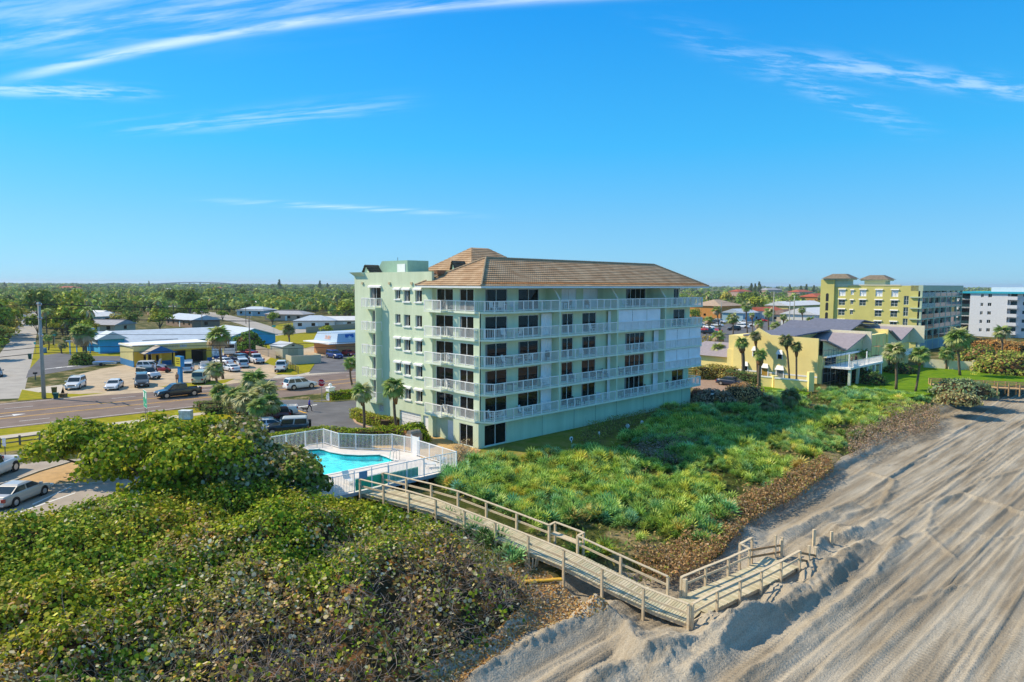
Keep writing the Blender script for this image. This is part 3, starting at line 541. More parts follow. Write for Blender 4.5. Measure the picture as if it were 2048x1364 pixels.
def build_condo():
    E_ = empty('condominium', C0, AZ, 'five-storey mint green condominium with brown tiled hip roof and long white balconies', 'building')
    L_ = 38.1; Z5 = 5 * FH
    inv = lambda p: (E_.matrix_world.inverted() @ Vector(p))
    bpy.context.view_layer.update()
    def lu(px, u=0.0): q = toUW(on_u(px, 700, u)); return q[1]
    def lw(px, w): q = toUW(on_w(px, 700, w)); return q[0]
    # ---- south wall (faces the pool): openings
    wall = MB(); wins = []
    south = []                      # coordinate along -W from w=22.4 (left) to 6.9
    Wl, Wr = 22.4, 7.3
    a_of = lambda px: Wl - lu(px)
    cols = {'j': (a_of(741), a_of(763)), 'a': (a_of(791), a_of(801.5)), 'b': (a_of(808), a_of(821)), 'c': (a_of(831), a_of(844.5))}
    holes = []
    for k in range(1, 6):
        zf = FH * k
        holes.append((cols['j'][0] + (.35 if k < 5 else 0), cols['j'][1], zf + .12, zf + 2.25))
        holes.append((*cols['a'], zf + 1.02, zf + 2.02)); holes.append((*cols['b'], zf + .78, zf + 2.02)); holes.append((*cols['c'], zf + .78, zf + 2.02))
    vent = (a_of(756), a_of(766), 1.35, 2.15); gar = (a_of(798), a_of(841), .02, 2.1); pd = (a_of(845), a_of(856), .02, 2.12)
    facade(wall, (0, Wl, 0), (0, -1, 0), Wl - Wr, 0, 17.3, holes + [vent, gar, pd], .2)
    # body of the block behind the south wall, and the ground storey
    wall.box(.21, 30, 8.6, 22.4, 2.6, 17.1)
    wall.quad((0, Wl, 17.3), (.3, Wl, 17.3), (.3, Wl, 0), (0, Wl, 0)); wall.box(.205, 30, 22.1, 22.4, 0, 2.6); wall.quad((0, Wl, 17.3), (0, Wr, 17.3), (.3, Wr, 17.3), (.3, Wl, 17.3)); wall.quad((.3, Wl, 17.3), (.3, Wr, 17.3), (.3, Wr, 17), (.3, Wl, 17))
    wall.quad((0, Wr, 0), (1.7, Wr, 0), (1.7, Wr, 15.9), (0, Wr, 15.9)); wall.quad((0, Wr, 15.9), (0.3, Wr, 15.9), (.3, Wr, 17.3), (0, Wr, 17.3))
    # ground storey: recess with door, corner, long blank sea wall
    facade(wall, (.42, Wr, 0), (0, -1, 0), Wr - 3.9, 0, FH - .2, [(Wr - 5.35, Wr - 4.32, .03, 2.1)], .1)
    wall.quad((.42, 3.9, 0), (.02, 3.9, 0), (.02, 3.9, FH), (.42, 3.9, FH))
    facade(wall, (.02, 3.9, 0), (0, -1, 0), 3.9 - .03, 0, FH - .2, [(.95, 3.05, .05, 2.2)], .14)
    facade(wall, (.02, .03, 0), (1, 0, 0), L_, -1.2, FH - .2, [(lw(969.5, 0), lw(1013.5, 0), .12, 2.22)], .14)
    wall.quad((L_ + .02, .03, -1.2), (L_ + .02, 22, -1.2), (L_ + .02, 22, FH), (L_ + .02, .03, FH))
    wall.box(.8, L_ - .1, .9, 8.5, 0, FH - .25)
    # storeys 1-5: door walls
    DB = []                         # (k, hole rect) on the front
    def fr_w(k, bay): return .25 if k < 5 else (1.1 if bay == 0 else 1.95)
    bays = [0.0, lw(1120, -.95), lw(1235, -.95), lw(1330, -.95), L_]
    fronts = []
    for k in range(1, 6):
        z0 = FH * k; z1 = FH * (k + 1) if k < 5 else 16.0
        for bi in range(4):
            w = fr_w(k, bi); u0 = bays[bi] + (.5 if bi == 0 else 0.02); u1 = bays[bi + 1] - .02
            if bi == 3: u1 = L_ - .3
            dh = []
            def dcol(x0, x1): return (lw(x0, w) - u0, lw(x1, w) - u0, z0 + .06, z0 + 2.2)
            if bi == 0: dh = [dcol(970.5, 1014.5), dcol(1036.5, 1077)]
            elif bi == 1: dh = [dcol(1123.5, 1146), dcol(1164, 1191.5)] if k < 5 else [dcol(1122, 1151.5), dcol(1165, 1196)]
            elif bi == 2: dh = [dcol(1250, 1289)]
            else: dh = [dcol(1345, 1368)]
            dh = [(max(h[0], .1), min(h[1], u1 - u0 - .1), h[2], h[3]) for h in dh]
            facade(wall, (u0, w, 0), (1, 0, 0), u1 - u0, z0, z1, dh, .12); fronts += [(k, bi, (u0, w, 0), h) for h in dh]
        # side wall to the south behind the corner balcony
        su = .5 if k == 5 else .35
        sh = [(max(Wr - lu(a, su), .08), Wr - lu(c, su), z0 + .06, z0 + 2.2) for a, c in ((871, 906), (919, 947))]; facade(wall, (su, Wr, 0), (0, -1, 0), Wr - fr_w(k, 0), z0, z1, sh, .12)
        fronts += [(k, -1, (su, Wr, 0), h) for h in sh]
        wall.quad((L_ - .3, fr_w(k, 3), z0), (L_ - .3, 20, z0), (L_ - .3, 20, z1), (L_ - .3, fr_w(k, 3), z1))
    wall.build('wall', GREEN, E_)
    # dark rooms behind the glass are closed off by a liner a step inside
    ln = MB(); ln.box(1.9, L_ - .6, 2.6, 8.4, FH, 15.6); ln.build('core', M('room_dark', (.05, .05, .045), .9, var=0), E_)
    rnd = random.Random(3)
    for h in holes:
        small = h[1] - h[0] < 1.2; tall = h[3] - h[2] > 2
        window(E_, (0, Wl, 0), (0, -1, 0), h, .2, 2, 1, .05, sill=not tall, box=(tall and h[2] > 13) or (not tall and int(h[2] / FH) != 4), curtain=rnd.choice((.25, .35, .3)) if not tall else .3)
    # ground-floor doors, vent, garage
    def panel(name, o, dx, h, depth, mat, knob=False):
        o = Vector(o); dx = Vector(dx); n = dx.cross(Vector((0, 0, 1))); b = MB(); p = lambda a, z, d: o + dx * a + Vector((0, 0, z)) - n * d
        v = [p(h[0], h[2], depth), p(h[1], h[2], depth), p(h[1], h[3], depth), p(h[0], h[3], depth)]; v2 = [q + n * .05 for q in v]
        b.add(v + v2, [(3, 2, 1, 0), (4, 5, 6, 7), (0, 1, 5, 4), (1, 2, 6, 5), (2, 3, 7, 6), (3, 0, 4, 7)]); q = b.build(name, mat, E_)
        if knob: c = MB(); c.cyl(p(h[0] + .1, h[2] + 1.0, depth - .05) , .035, .06, 8, axis='x' if abs(n.x) > .5 else 'y'); c.build('handle', M('door_metal', (.25, .24, .22), .4, var=0, metal=.8), q)
        return q
    g = panel('garage_door', (0, Wl, 0), (0, -1, 0), gar, .19, WHITE)
    for i in range(1, 5): c = MB(); c.box(.125, .142, Wl - gar[1] + .05, Wl - gar[0] - .05, gar[2] + i * .42 - .012, gar[2] + i * .42 + .012); c.build('panel_seam', M('seam', (.4, .4, .4), .8, var=0), g)
    panel('door', (0, Wl, 0), (0, -1, 0), pd, .19, WHITE, True); panel('door', (.42, Wr, 0), (0, -1, 0), (Wr - 5.35, Wr - 4.32, .03, 2.1), .09, WHITE, True)
    vb = MB()
    for i in range(7): z = vent[2] + .05 + i * .11; vb.bar((.06, Wl - vent[0], z), (.06, Wl - vent[1], z), .08, .05)
    vb.build('vent_louvre', WHITE, E_); vb = MB(); vb.quad((.19, Wl - vent[0], vent[2]), (.19, Wl - vent[1], vent[2]), (.19, Wl - vent[1], vent[3]), (.19, Wl - vent[0], vent[3])); vb.build('vent_back', M('vent_dark', (.1, .12, .11), .9, var=0), E_)
    window(E_, (.02, 3.9, 0), (0, -1, 0), (.95, 3.05, .05, 2.2), .14, name='sliding_door')
    window(E_, (.02, .03, 0), (1, 0, 0), (lw(969.5, 0), lw(1013.5, 0), .12, 2.22), .14, name='sliding_door')
    for (k, bi, o, h) in fronts:
        dx = (0, -1, 0) if bi == -1 else (1, 0, 0)
        shut = (k == 5 and bi == 1)
        window(E_, o, dx, h, .12, 4 if bi == 2 else 2, 1, .055, name='sliding_door', glass=SHUT if shut else None, curtain=0 if shut else rnd.choice((0, 0, 0, .1)))
        if k == 5:
            b = MB(); oo = Vector(o); d_ = Vector(dx); n = d_.cross(Vector((0, 0, 1))); z = h[3]
            c = oo + d_ * ((h[0] + h[1]) / 2) + Vector((0, 0, z + .16)) + n * .12; hw = (h[1] - h[0]) / 2 + .12
            b.bar(c - d_ * hw, c + d_ * hw, .22, .28); b.build('shutter_box', M('shutter_box_green', (.66, .74, .62), .7, var=.04), E_)
    # folded accordion shutters beside the partitions
    for k in range(1, 5):
        for (x0, x1, w) in ((lw(1079, .25), lw(1104, .25), .2), (lw(1213, .1), lw(1220, .1), .1), (lw(1305, .1), lw(1316, .1), .1)):
            b = MB(); n = max(3, int((x1 - x0) / .16)); vs = []
            for i in range(n + 1):
                x = x0 + (x1 - x0) * i / n; y = w - (.05 if i % 2 else .16); vs += [(x, y, FH * k + .05), (x, y, FH * k + 2.3)]
            b.add(vs, [(2 * i, 2 * i + 2, 2 * i + 3, 2 * i + 1) for i in range(n)]); b.build('accordion_shutter', SHUT, E_)
    # ---- balconies
    ed = -.95
    for k in range(1, 6):
        z = FH * k; s = MB()
        poly = [(0, 7.9), (-.62, 7.9), (-.62, 5.05), (.12, 5.05), (.12, .72), (1.22, ed), (L_ + .95, ed), (L_ + 1.15, ed + .25), (L_ + 1.15, 4.2), (L_ - .4, 4.2), (L_ - .4, 2.2), (2, 2.2), (2, 7.2), (0, 7.2)]
        s.prism(poly, z - .2, z, 0)
        sl = s.build('balcony', M('balcony_slab', (.76, .82, .67), .85, scale=.6, var=.06, detail=7), E_)
        i = .06
        railing(sl, [(-.56, 7.84), (-.56, 5.11), (.18, 5.11), (.18, .75), (1.25, ed + i), (bays[1] - .13, ed + i)], z)
        railing(sl, [(bays[1] + .13, ed + i), (bays[2] - .13, ed + i)], z); railing(sl, [(bays[2] + .13, ed + i), (bays[3] - .13, ed + i)], z)
        railing(sl, [(bays[3] + .13, ed + i), (L_ + .9, ed + i), (L_ + 1.08, ed + .3), (L_ + 1.08, 4.1)], z)
    pt_ = MB()
    for bi in (1, 2, 3):
        u = bays[bi]; b = MB(); b.box(u - .12, u + .12, ed + .01, .26, FH - .2, Z5 - .2); b.build('partition', GREEN, E_)
        b = MB(); w1 = 1.97; b.add([(u - .09, w1, Z5), (u - .09, ed + .1, Z5), (u - .09, ed + .1, Z5 + 1.05), (u - .09, .2, Z5 + 2.45), (u - .09, w1, Z5 + 2.6), (u + .09, w1, Z5), (u + .09, ed + .1, Z5), (u + .09, ed + .1, Z5 + 1.05), (u + .09, .2, Z5 + 2.45), (u + .09, w1, Z5 + 2.6)],
                           [(4, 3, 2, 1, 0), (5, 6, 7, 8, 9), (0, 1, 6, 5), (1, 2, 7, 6), (2, 3, 8, 7), (3, 4, 9, 8)]); b.build('partition', GREEN, E_)
        b = MB(); b.bar((u, ed + .1, Z5 + 1.08), (u, .22, Z5 + 2.5), .24, .1); b.build('partition_cap', M('cap_cream', (.72, .72, .60), .8, var=.05), E_)
    # expansion joints of the sea wall
    for x in (1086, 1150, 1193, 1235, 1289, 1330, 1366):
        u = lw(x, 0); b = MB(); b.box(u - .018, u + .018, .012, .028, -1.2, FH - .21); b.build('wall_joint', M('joint', (.16, .24, .18), .9, var=0), E_)
    # closed roller shutters filling whole bays
    def roll(k, u0, u1, side=False):
        z0, z1 = FH * k, FH * (k + 1) - .22; n = max(2, round((u1 - u0) / 2.6)); w = (u1 - u0) / n
        for i in range(n):
            b = MB(); x0 = u0 + w * i + .03; x1 = u0 + w * (i + 1) - .03; m_ = int((z1 - z0) / .11)
            for j in range(m_): zz = z0 + j * .11; b.add([(x0, ed + .2, zz), (x1, ed + .2, zz), (x1, ed + .165, zz + .055), (x0, ed + .165, zz + .055), (x0, ed + .2, zz + .11), (x1, ed + .2, zz + .11)], [(0, 1, 2, 3), (3, 2, 5, 4)])
            b.build('roller_shutter', SHUT, E_)
        if side: b = MB(); b.quad((u1, ed + .2, z0), (u1, 4.0, z0), (u1, 4.0, z1), (u1, ed + .2, z1)); b.build('roller_shutter', SHUT, E_)
    roll(4, bays[2] + .15, bays[3] - .9); roll(3, bays[3] + .15, L_ + .9, True); roll(2, bays[3] + .15, L_ + .9, True)
    # ---- juliet balconies on the south wall
    for k in range(1, 6):
        z = FH * k; b = MB(); w0, w1 = Wl - cols['j'][0] + .55, Wl - cols['j'][1] - .15; b.box(-.85, -.002, w1, w0, z - .22, z); j = b.build('juliet_balcony', GREEN, E_)
        railing(j, [(-.03, w0 - .05), (-.8, w0 - .05), (-.8, w1 + .05), (-.03, w1 + .05)], z, 1.1)
        if k < 5: b = MB(); b.box(-.8, -.003, w1 + .02, w1 + .12, z + .002, z + FH - .22); b.build('side_panel', GREEN, E_)
    # scuppers, cornice, roof furniture
    for x in (727.5, 781, 825): c = MB(); w = lu(x); c.box(-.14, -.002, w - .16, w + .16, 15.95, 16.2); c.build('scupper', M('scupper', (.55, .45, .28), .8, var=.2), E_)
    b = MB(); b.add([(-.02, 20.2, 16.9), (-.02, 22.42, 16.9), (3, 22.42, 16.9), (-.45, 20.2, 17.34), (-.45, 22.85, 17.34), (3, 22.85, 17.34), (.3, 20.2, 17.34)], [(0, 3, 4, 1), (1, 4, 5, 2), (3, 6, 5, 4), (0, 6, 3)]); b.build('cornice', GREEN, E_)
    # front hip roof
    e0, e1, v0, v1 = -.75, L_ + 1.75, -1.25, 9.15; ze = 15.85; k_ = (v1 - v0) / 2; zr = ze + 2.85; rm = (v0 + v1) / 2
    b = MB(); b.box(e0 + .02, e1 - .02, v0 + .02, v1, ze - .16, ze - .02); b.build('soffit', SOFFIT, E_)
    b = MB()
    for a, c in (((e0, v1, 0), (e0, v0, 0)), ((e0, v0, 0), (e1, v0, 0)), ((e1, v0, 0), (e1, v1, 0))):
        b.bar(Vector(a) + Vector((0, 0, ze - .08)), Vector(c) + Vector((0, 0, ze - .08)), .06, .24)
    b.build('fascia', TRIM, E_)
    rf = MB(); A, B_, C_, D_ = (e0 - .05, v0 - .05, ze), (e1 + .05, v0 - .05, ze), (e1, v1, ze), (e0 - .05, v1, ze); r0, r1 = (e0 + k_, rm, zr), (e1 - k_, rm, zr)
    tiled_slope(rf, A, B_, r1, r0); tiled_slope(rf, D_, A, r0, r0); tiled_slope(rf, B_, C_, r1, r1); tiled_slope(rf, C_, D_, r0, r1, 1.0)
    ro = rf.build('roof_tiles', [TILE, TILE2], E_); ro['kind'] = 'stuff'
    b = MB()
    for a, c in ((A, r0), (D_, r0), (B_, r1), (C_, r1), (r0, r1)):
        a = Vector(a) + Vector((0, 0, .07)); c = Vector(c) + Vector((0, 0, .07)); n = int((c - a).length / .4)
        for i in range(n): p = a.lerp(c, i / n); q = a.lerp(c, (i + 1) / n); b.tube([p, q], [.12, .09], 6)
    b.build('ridge_tiles', M('ridge_tile', (.43, .32, .20), .9, scale=4, var=.2), E_)
    # rear hip roof, lift tower, dormers
    def hip(name, u0, u1, w0, w1, z, rise, rl=0.0):
        t = MB(); um, wm = (u0 + u1) / 2, (w0 + w1) / 2; a = (um - rl, wm, z + rise); c = (um + rl, wm, z + rise)
        P4 = [(u0, w0, z), (u1, w0, z), (u1, w1, z), (u0, w1, z)]
        tiled_slope(t, P4[0], P4[1], c, a); tiled_slope(t, P4[3], P4[0], a, a); tiled_slope(t, P4[1], P4[2], c, c); tiled_slope(t, P4[2], P4[3], a, c); q = t.build(name, [TILE, TILE2], E_); q['kind'] = 'stuff'
    q0 = toUW(on_w(897, 530, 14)); q1 = toUW(on_w(1022, 530, 14))
    hip('rear_roof_tiles', q0[0] - .2, q1[0] + .3, 9.6, 19, 17.6, 2.85, 1.35)
    b = MB(); b.box(q0[0] + .5, q1[0] - .5, 10.2, 18.4, 15.5, 17.6); b.build('roof_block', GREEN, E_)
    # stair tower with a sloping parapet (seen against the sky)
    t0 = toUW(on_w(748, 540, 13.5)); t1 = toUW(on_w(815, 540, 13.5))
    tw = MB(); x0 = toUW(on_u(748, 540, 3.0))[1]; x1 = toUW(on_u(815, 540, 3.0))[1]; xm = toUW(on_u(764, 540, 3.0))[1]
    zt = on_u(800, 521, 3.0).z
    pts = [(x0, 16.9), (x1, 16.9), (x1, zt), (xm, zt)]
    tw.add([(3.0, y, z) for y, z in pts] + [(6.0, y, z) for y, z in pts], [(3, 2, 1, 0), (4, 5, 6, 7), (0, 1, 5, 4), (1, 2, 6, 5), (2, 3, 7, 6), (3, 0, 4, 7)]); tw.build('stair_tower', M('tower_green', (.30, .46, .36), .9, var=.06), E_)
    b = MB(); y0 = toUW(on_u(795, 530, 3.0))[1]; y1 = toUW(on_u(811, 530, 3.0))[1]; b.box(2.94, 2.995, y1, y0, 17.0, on_u(800, 528, 3).z); b.build('tower_door', TRIM, E_)
    for (pa, pb, u, zt_) in ((726, 744, 1.4, 531), (902, 914, 6.5, 523)):
        y0 = toUW(on_u(pa, 540, u))[1]; y1 = toUW(on_u(pb, 540, u))[1]; z1 = on_u((pa + pb) / 2, zt_, u).z; z0 = 16.9 if u < 5 else 16.8; ym = (y0 * .62 + y1 * .38)
        b = MB(); b.add([(u, y0, z0), (u, y1, z0), (u, ym, z1), (u + 1.6, y0, z0), (u + 1.6, y1, z0), (u + 1.6, ym, z1)], [(0, 2, 1), (3, 4, 5), (0, 1, 4, 3), (1, 2, 5, 4), (2, 0, 3, 5)]); q = b.build('dormer', GREEN, E_)
        t = MB(); tiled_slope(t, (u - .25, y1 - .25, z0), (u + 1.7, y1 - .25, z0), (u + 1.7, ym, z1 + .1), (u - .25, ym, z1 + .1), .3); tiled_slope(t, (u + 1.7, y0 + .25, z0), (u - .25, y0 + .25, z0), (u - .25, ym, z1 + .1), (u + 1.7, ym, z1 + .1), .3); w = t.build('dormer_tiles', M('dormer_tile', (.09, .08, .06), .9, var=.3), q); w['kind'] = 'stuff'
    b = MB(); b.box(.4, 1.5, 6.9, 7.5, 17.0, 17.45); b.build('chimney', M('chimney_brown', (.25, .13, .07), .9, var=.2), E_)
    b = MB(); b.tube([(5, xm - .4, zt), (5, xm - .4, zt + .5)], .03, 5); b.build('vent_pipe', M('pipe_dark', (.06, .06, .06), .7, var=0), E_)
    return E_, bays
CONDO, BAYS = build_condo()
# ================================================================== pool terrace and fence
PDZ = .60
DECKM = M('pool_deck', (.66, .62, .58), .85, scale=1.5, detail=7, var=.08, bump=.15, bscale=40)
def build_pool():
    pool_px = [(596, 905), (618, 899), (640, 897.5), (650, 899.5), (663, 904), (690, 908.5), (720, 910), (761, 909), (775, 913.5), (794, 922), (745, 932), (700, 941), (640, 953), (600, 963), (570, 962), (556, 945), (566, 918)]
    pool = [toUW(P(x, y, PDZ)) for x, y in pool_px]
    deck = [(-7.3, -5.75), (-27.5, -5.4), (-30, 4), (-24, 10.6), (-10.95, 10.25), (-10.85, 7.3), (-8.9, 4.7), (-7.4, 3.75), (-6.7, .4), (-7.3, .2)]
    # deck slab with a hole for the pool: bridge the two outlines
    bm = bmesh.new(); vo = [bm.verts.new((*d, PDZ)) for d in deck]; vi = [bm.verts.new((*d, PDZ)) for d in pool]
    eo = [bm.edges.new((vo[i], vo[(i + 1) % len(vo)])) for i in range(len(vo))]; ei = [bm.edges.new((vi[i], vi[(i + 1) % len(vi)])) for i in range(len(vi))]
    bmesh.ops.triangle_fill(bm, edges=eo + ei, use_beauty=True)
    cx = sum(p[0] for p in pool) / len(pool); cy = sum(p[1] for p in pool) / len(pool)
    for f in list(bm.faces):
        c = f.calc_center_median()
        if inpoly(np.array([c.x]), np.array([c.y]), pool)[0]: bm.faces.remove(f)
        elif f.normal.z < 0: f.normal_flip()
    me = bpy.data.meshes.new('pool_deck'); bm.to_mesh(me); bm.free(); me.materials.append(DECKM)
    E_ = empty('swimming_pool', C0, AZ, 'kidney-cornered turquoise swimming pool set in a pale concrete deck', 'pool')
    d = nobj('pool_deck', me, E_)
    b = MB(); n = len(deck); 
    for i in range(n): p, q = deck[i], deck[(i + 1) % n]; b.quad((*p, PDZ - .26), (*q, PDZ - .26), (*q, PDZ), (*p, PDZ))
    b.build('deck_edge', M('deck_edge', (.42, .46, .5), .9, var=.15), E_)
    b = MB(); depth = .52; n = len(pool)
    for i in range(n): p, q = pool[i], pool[(i + 1) % n]; b.quad((*q, PDZ), (*p, PDZ), (*p, PDZ - depth), (*q, PDZ - depth))
    b.poly([(*p, PDZ - depth) for p in pool]); bs = b.build('pool_basin', M('pool_plaster', (.16, .78, .86), .7, scale=1.6, var=.22, detail=2), E_)  # plaster tone mottled to stand in for caustic light on the basin
    b = MB()
    for i in range(n): p, q = pool[i], pool[(i + 1) % n]; b.quad((*q, PDZ - .002), (*p, PDZ - .002), (*p, PDZ - .17), (*q, PDZ - .17))
    for i in range(len(b.v)): x, y, z = b.v[i]; b.v[i] = (x + (cx - x) * .003, y + (cy - y) * .003, z)
    b.build('waterline_tile', M('waterline_tile', (.05, .16, .17), .4, scale=20, var=.3), E_)
    # coping
    b = MB()
    for i in range(n):
        p, q = Vector((*pool[i], 0)), Vector((*pool[(i + 1) % n], 0)); b.bar(p + Vector((0, 0, PDZ + .015)), q + Vector((0, 0, PDZ + .015)), .3, .05)
    b.build('coping', M('coping', (.72, .70, .67), .7, var=.05), E_)
    wm = bpy.data.materials.new('pool_water'); wm.use_nodes = True; nt = wm.node_tree; N = nt.nodes; L = nt.links; N.remove(N['Principled BSDF'])
    tr = N.new('ShaderNodeBsdfTransparent'); tr.inputs[0].default_value = (.72, .97, .99, 1); gl = N.new('ShaderNodeBsdfGlossy'); gl.inputs['Roughness'].default_value = .03; gl.inputs[0].default_value = (1, 1, 1, 1)
    fr = N.new('ShaderNodeFresnel'); fr.inputs[0].default_value = 1.2; mx = N.new('ShaderNodeMixShader'); L.new(fr.outputs[0], mx.inputs[0]); L.new(tr.outputs[0], mx.inputs[1]); L.new(gl.outputs[0], mx.inputs[2]); L.new(mx.outputs[0], N['Material Output'].inputs[0])
    nz = N.new('ShaderNodeTexNoise'); nz.inputs['Scale'].default_value = 2.2; nz.inputs['Detail'].default_value = 3; tc = N.new('ShaderNodeTexCoord'); L.new(tc.outputs['Object'], nz.inputs['Vector']); bp = N.new('ShaderNodeBump'); bp.inputs['Strength'].default_value = .7; bp.inputs['Distance'].default_value = .1; L.new(nz.outputs[0], bp.inputs['Height']); L.new(bp.outputs[0], gl.inputs['Normal']); L.new(bp.outputs[0], fr.inputs['Normal'])
    b = MB(); b.poly([(*p, PDZ - .12) for p in pool]); o = b.build('water', wm, E_)
    for f in o.data.polygons:
        if f.normal.z < 0: f.flip()
    for f in bs.data.polygons[-1:]:
        if f.normal.z < 0: f.flip()
    # hand rails and steps
    ST = M('steel', (.6, .62, .64), .25, var=0, metal=1)
    for (px, py), dx in (((640, 893), (-.5, -.9)), ((796, 919), (-.9, 0))):
        c = Vector((*toUW(P(px, py, PDZ)), PDZ)); r = MB()
        for k in (-.25, .25):
            o_ = Vector((dx[1], -dx[0], 0)).normalized() * k; dd = Vector((*dx, 0)).normalized()
            r.tube([c + o_, c + o_ + Vector((0, 0, .8)), c + o_ + dd * .25 + Vector((0, 0, .95)), c + o_ + dd * .6 + Vector((0, 0, .8)), c + o_ + dd * .75 + Vector((0, 0, -.2))], .028, 6)
        r.build('handrail', ST, E_, smooth=True)
    u_, w_ = toUW(P(788, 918, PDZ)); b = MB()
    for k in range(3): b.box(u_ - 2.3 + k * .15, u_ - .4, w_ - 1.2 + k * .1, w_ - .2 - k * .25, PDZ - .5, PDZ - .4 + k * .09)
    b.build('pool_steps', MATS['pool_plaster'], E_)
    return E_
POOL = build_pool()
FPOST = MB().box(-.04, .04, -.04, .04, 0, 1.5).mesh('post', WHITE)
def pool_fence(path, label, z=PDZ, h=1.46, under=False):
    E_ = empty('pool_fence', C0, AZ, label, 'fence', 'white picket fences round the pool'); r = MB(); k = MB()
    for i in range(len(path) - 1):
        a = Vector((*path[i], z)); c = Vector((*path[i + 1], z)); L_ = (c - a).length; d = (c - a) / L_; ang = math.atan2(d.y, d.x)
        for hh in (.12, h - .02): r.bar(a + Vector((0, 0, hh)), c + Vector((0, 0, hh)), .05, .06)
        n = max(1, round(L_ / 1.8))
        for j in range(n + 1): 
            if j < n or i == len(path) - 2: inst(FPOST, E_, a + d * (L_ * j / n), (0, 0, ang), (1, 1, h / 1.46), 'post')
        m_ = int(L_ / .125)
        for j in range(1, m_): q = a + d * (L_ * j / m_); k.bar(q + Vector((0, 0, .1)), q + Vector((0, 0, h - .02)), .024, .024)
    r.build('rail', WHITE, E_); o = k.build('pickets', WHITE, E_); o['kind'] = 'stuff'; return E_
pool_fence([(-24.2, 10.4), (-11.0, 10.1), (-10.95, 7.3), (-8.95, 4.65), (-7.5, 3.65), (-6.85, .6)], 'white picket pool fence zigzagging along the hedge behind the pool')
pool_fence([(-7.2, .15), (-7.35, -5.6)], 'short white picket pool fence beside the ochre paved walk')
pool_fence([(-7.35, -5.62), (-14.0, -5.52)], 'white picket pool fence above the palmettos, right of the boardwalk gate')
pool_fence([(-17.0, -5.48), (-27.4, -5.3)], 'white picket pool fence half hidden behind the sea grape thicket')
def pool_bits():
    # gate to the boardwalk with green mesh, side gate, signs
    G = M('green_mesh', (.02, .42, .24), .7, scale=20, var=.2)
    E_ = empty('pool_gate', C0, AZ, 'green mesh pool gate where the boardwalk begins', 'gate'); b = MB()
    b.box(-16.9, -14.1, -5.52, -5.49, PDZ + .08, PDZ + .95); b.build('mesh_panel', G, E_)
    for u in (-17, -15.5, -14.05): inst(FPOST, E_, (u, -5.5, PDZ - .1), (0, 0, 0), (1, 1, 1.15), 'post')
    b = MB(); b.bar((-17, -5.5, PDZ + 1.44), (-14.05, -5.5, PDZ + 1.44), .05, .06); b.bar((-17, -5.5, PDZ + 1.0), (-14.05, -5.5, PDZ + 1.0), .04, .05); b.build('rail', WHITE, E_)
    b = MB(); b.box(-16.6, -15.9, -5.56, -5.535, PDZ + .85, PDZ + 1.42); b.build('notice', M('notice_blue', (.10, .26, .42), .6, scale=9, var=.2), E_)
    E_ = empty('mesh_screen', C0, AZ, 'strip of green mesh tied low along the pool fence beside the boardwalk', 'screen'); b = MB()
    b.box(-13.9, -11.2, -5.49, -5.46, PDZ + .05, PDZ + .85); b.build('screen', G, E_)
    E_ = empty('fence_gate', C0, AZ, 'tall white slatted gate panel beside the barbecue at the pool corner', 'gate'); b = MB()
    for k in range(11): b.box(-7.0 + .0, -6.96, .18 + k * .1 - .035, .18 + k * .1 + .035, PDZ, PDZ + 1.62)
    b.build('slat_panel', WHITE, E_); b = MB(); b.box(-7.04, -6.92, .1, .16, PDZ - .1, PDZ + 1.7); b.box(-7.04, -6.92, 1.26, 1.32, PDZ - .1, PDZ + 1.7); b.build('frame', WHITE, E_)
    # barbecue grill, bin
    q = toUW(P(828, 893, 0)); E_ = empty('barbecue_grill', UW(*q), AZ, 'weathered brick barbecue with metal lid beside the pool gate', 'grill'); b = MB(); b.box(-.7, .7, -.45, .45, 0, 1.3); b.build('brick_base', M('bbq_brick', (.33, .25, .19), .9, scale=8, var=.3), E_, bevel=.02)
    b = MB(); b.tube([(-.6, 0, 1.3), (.6, 0, 1.3)], .38, 10); b.build('lid', M('bbq_lid', (.30, .27, .24), .5, metal=.4, var=.2), E_)
    b = MB(); b.tube([(-.4, -.42, 1.45), (.4, -.42, 1.45)], .025, 6); b.build('handle', MATS['steel'], E_)
    q = toUW(P(846, 876, 0)); E_ = empty('litter_bin', UW(*q), AZ, 'small white bin with teal lid on the ochre walk by the pool gate', 'bin'); b = MB(); b.cyl((0, 0, 0), .26, .75, 12, r2=.3); b.build('drum', WHITE, E_); b = MB(); b.cyl((0, 0, .75), .31, .1, 12, r2=.2); b.build('lid', M('teal', (.05, .3, .33), .5, var=0), E_)
    # deck supports under the seaward edge
    for k in range(5):
        b = MB(); u = -8 - k * 2.3; b.box(-.09, .09, -.09, .09, -1.1, PDZ - .27); o = b.build('deck_support', M('grey_timber', (.30, .31, .30), .9, var=.2), None); o.location = UW(u, -5.5); tag(o, 'grey timber support under the seaward edge of the pool deck', 'post', 'supports under the pool deck')
pool_bits()
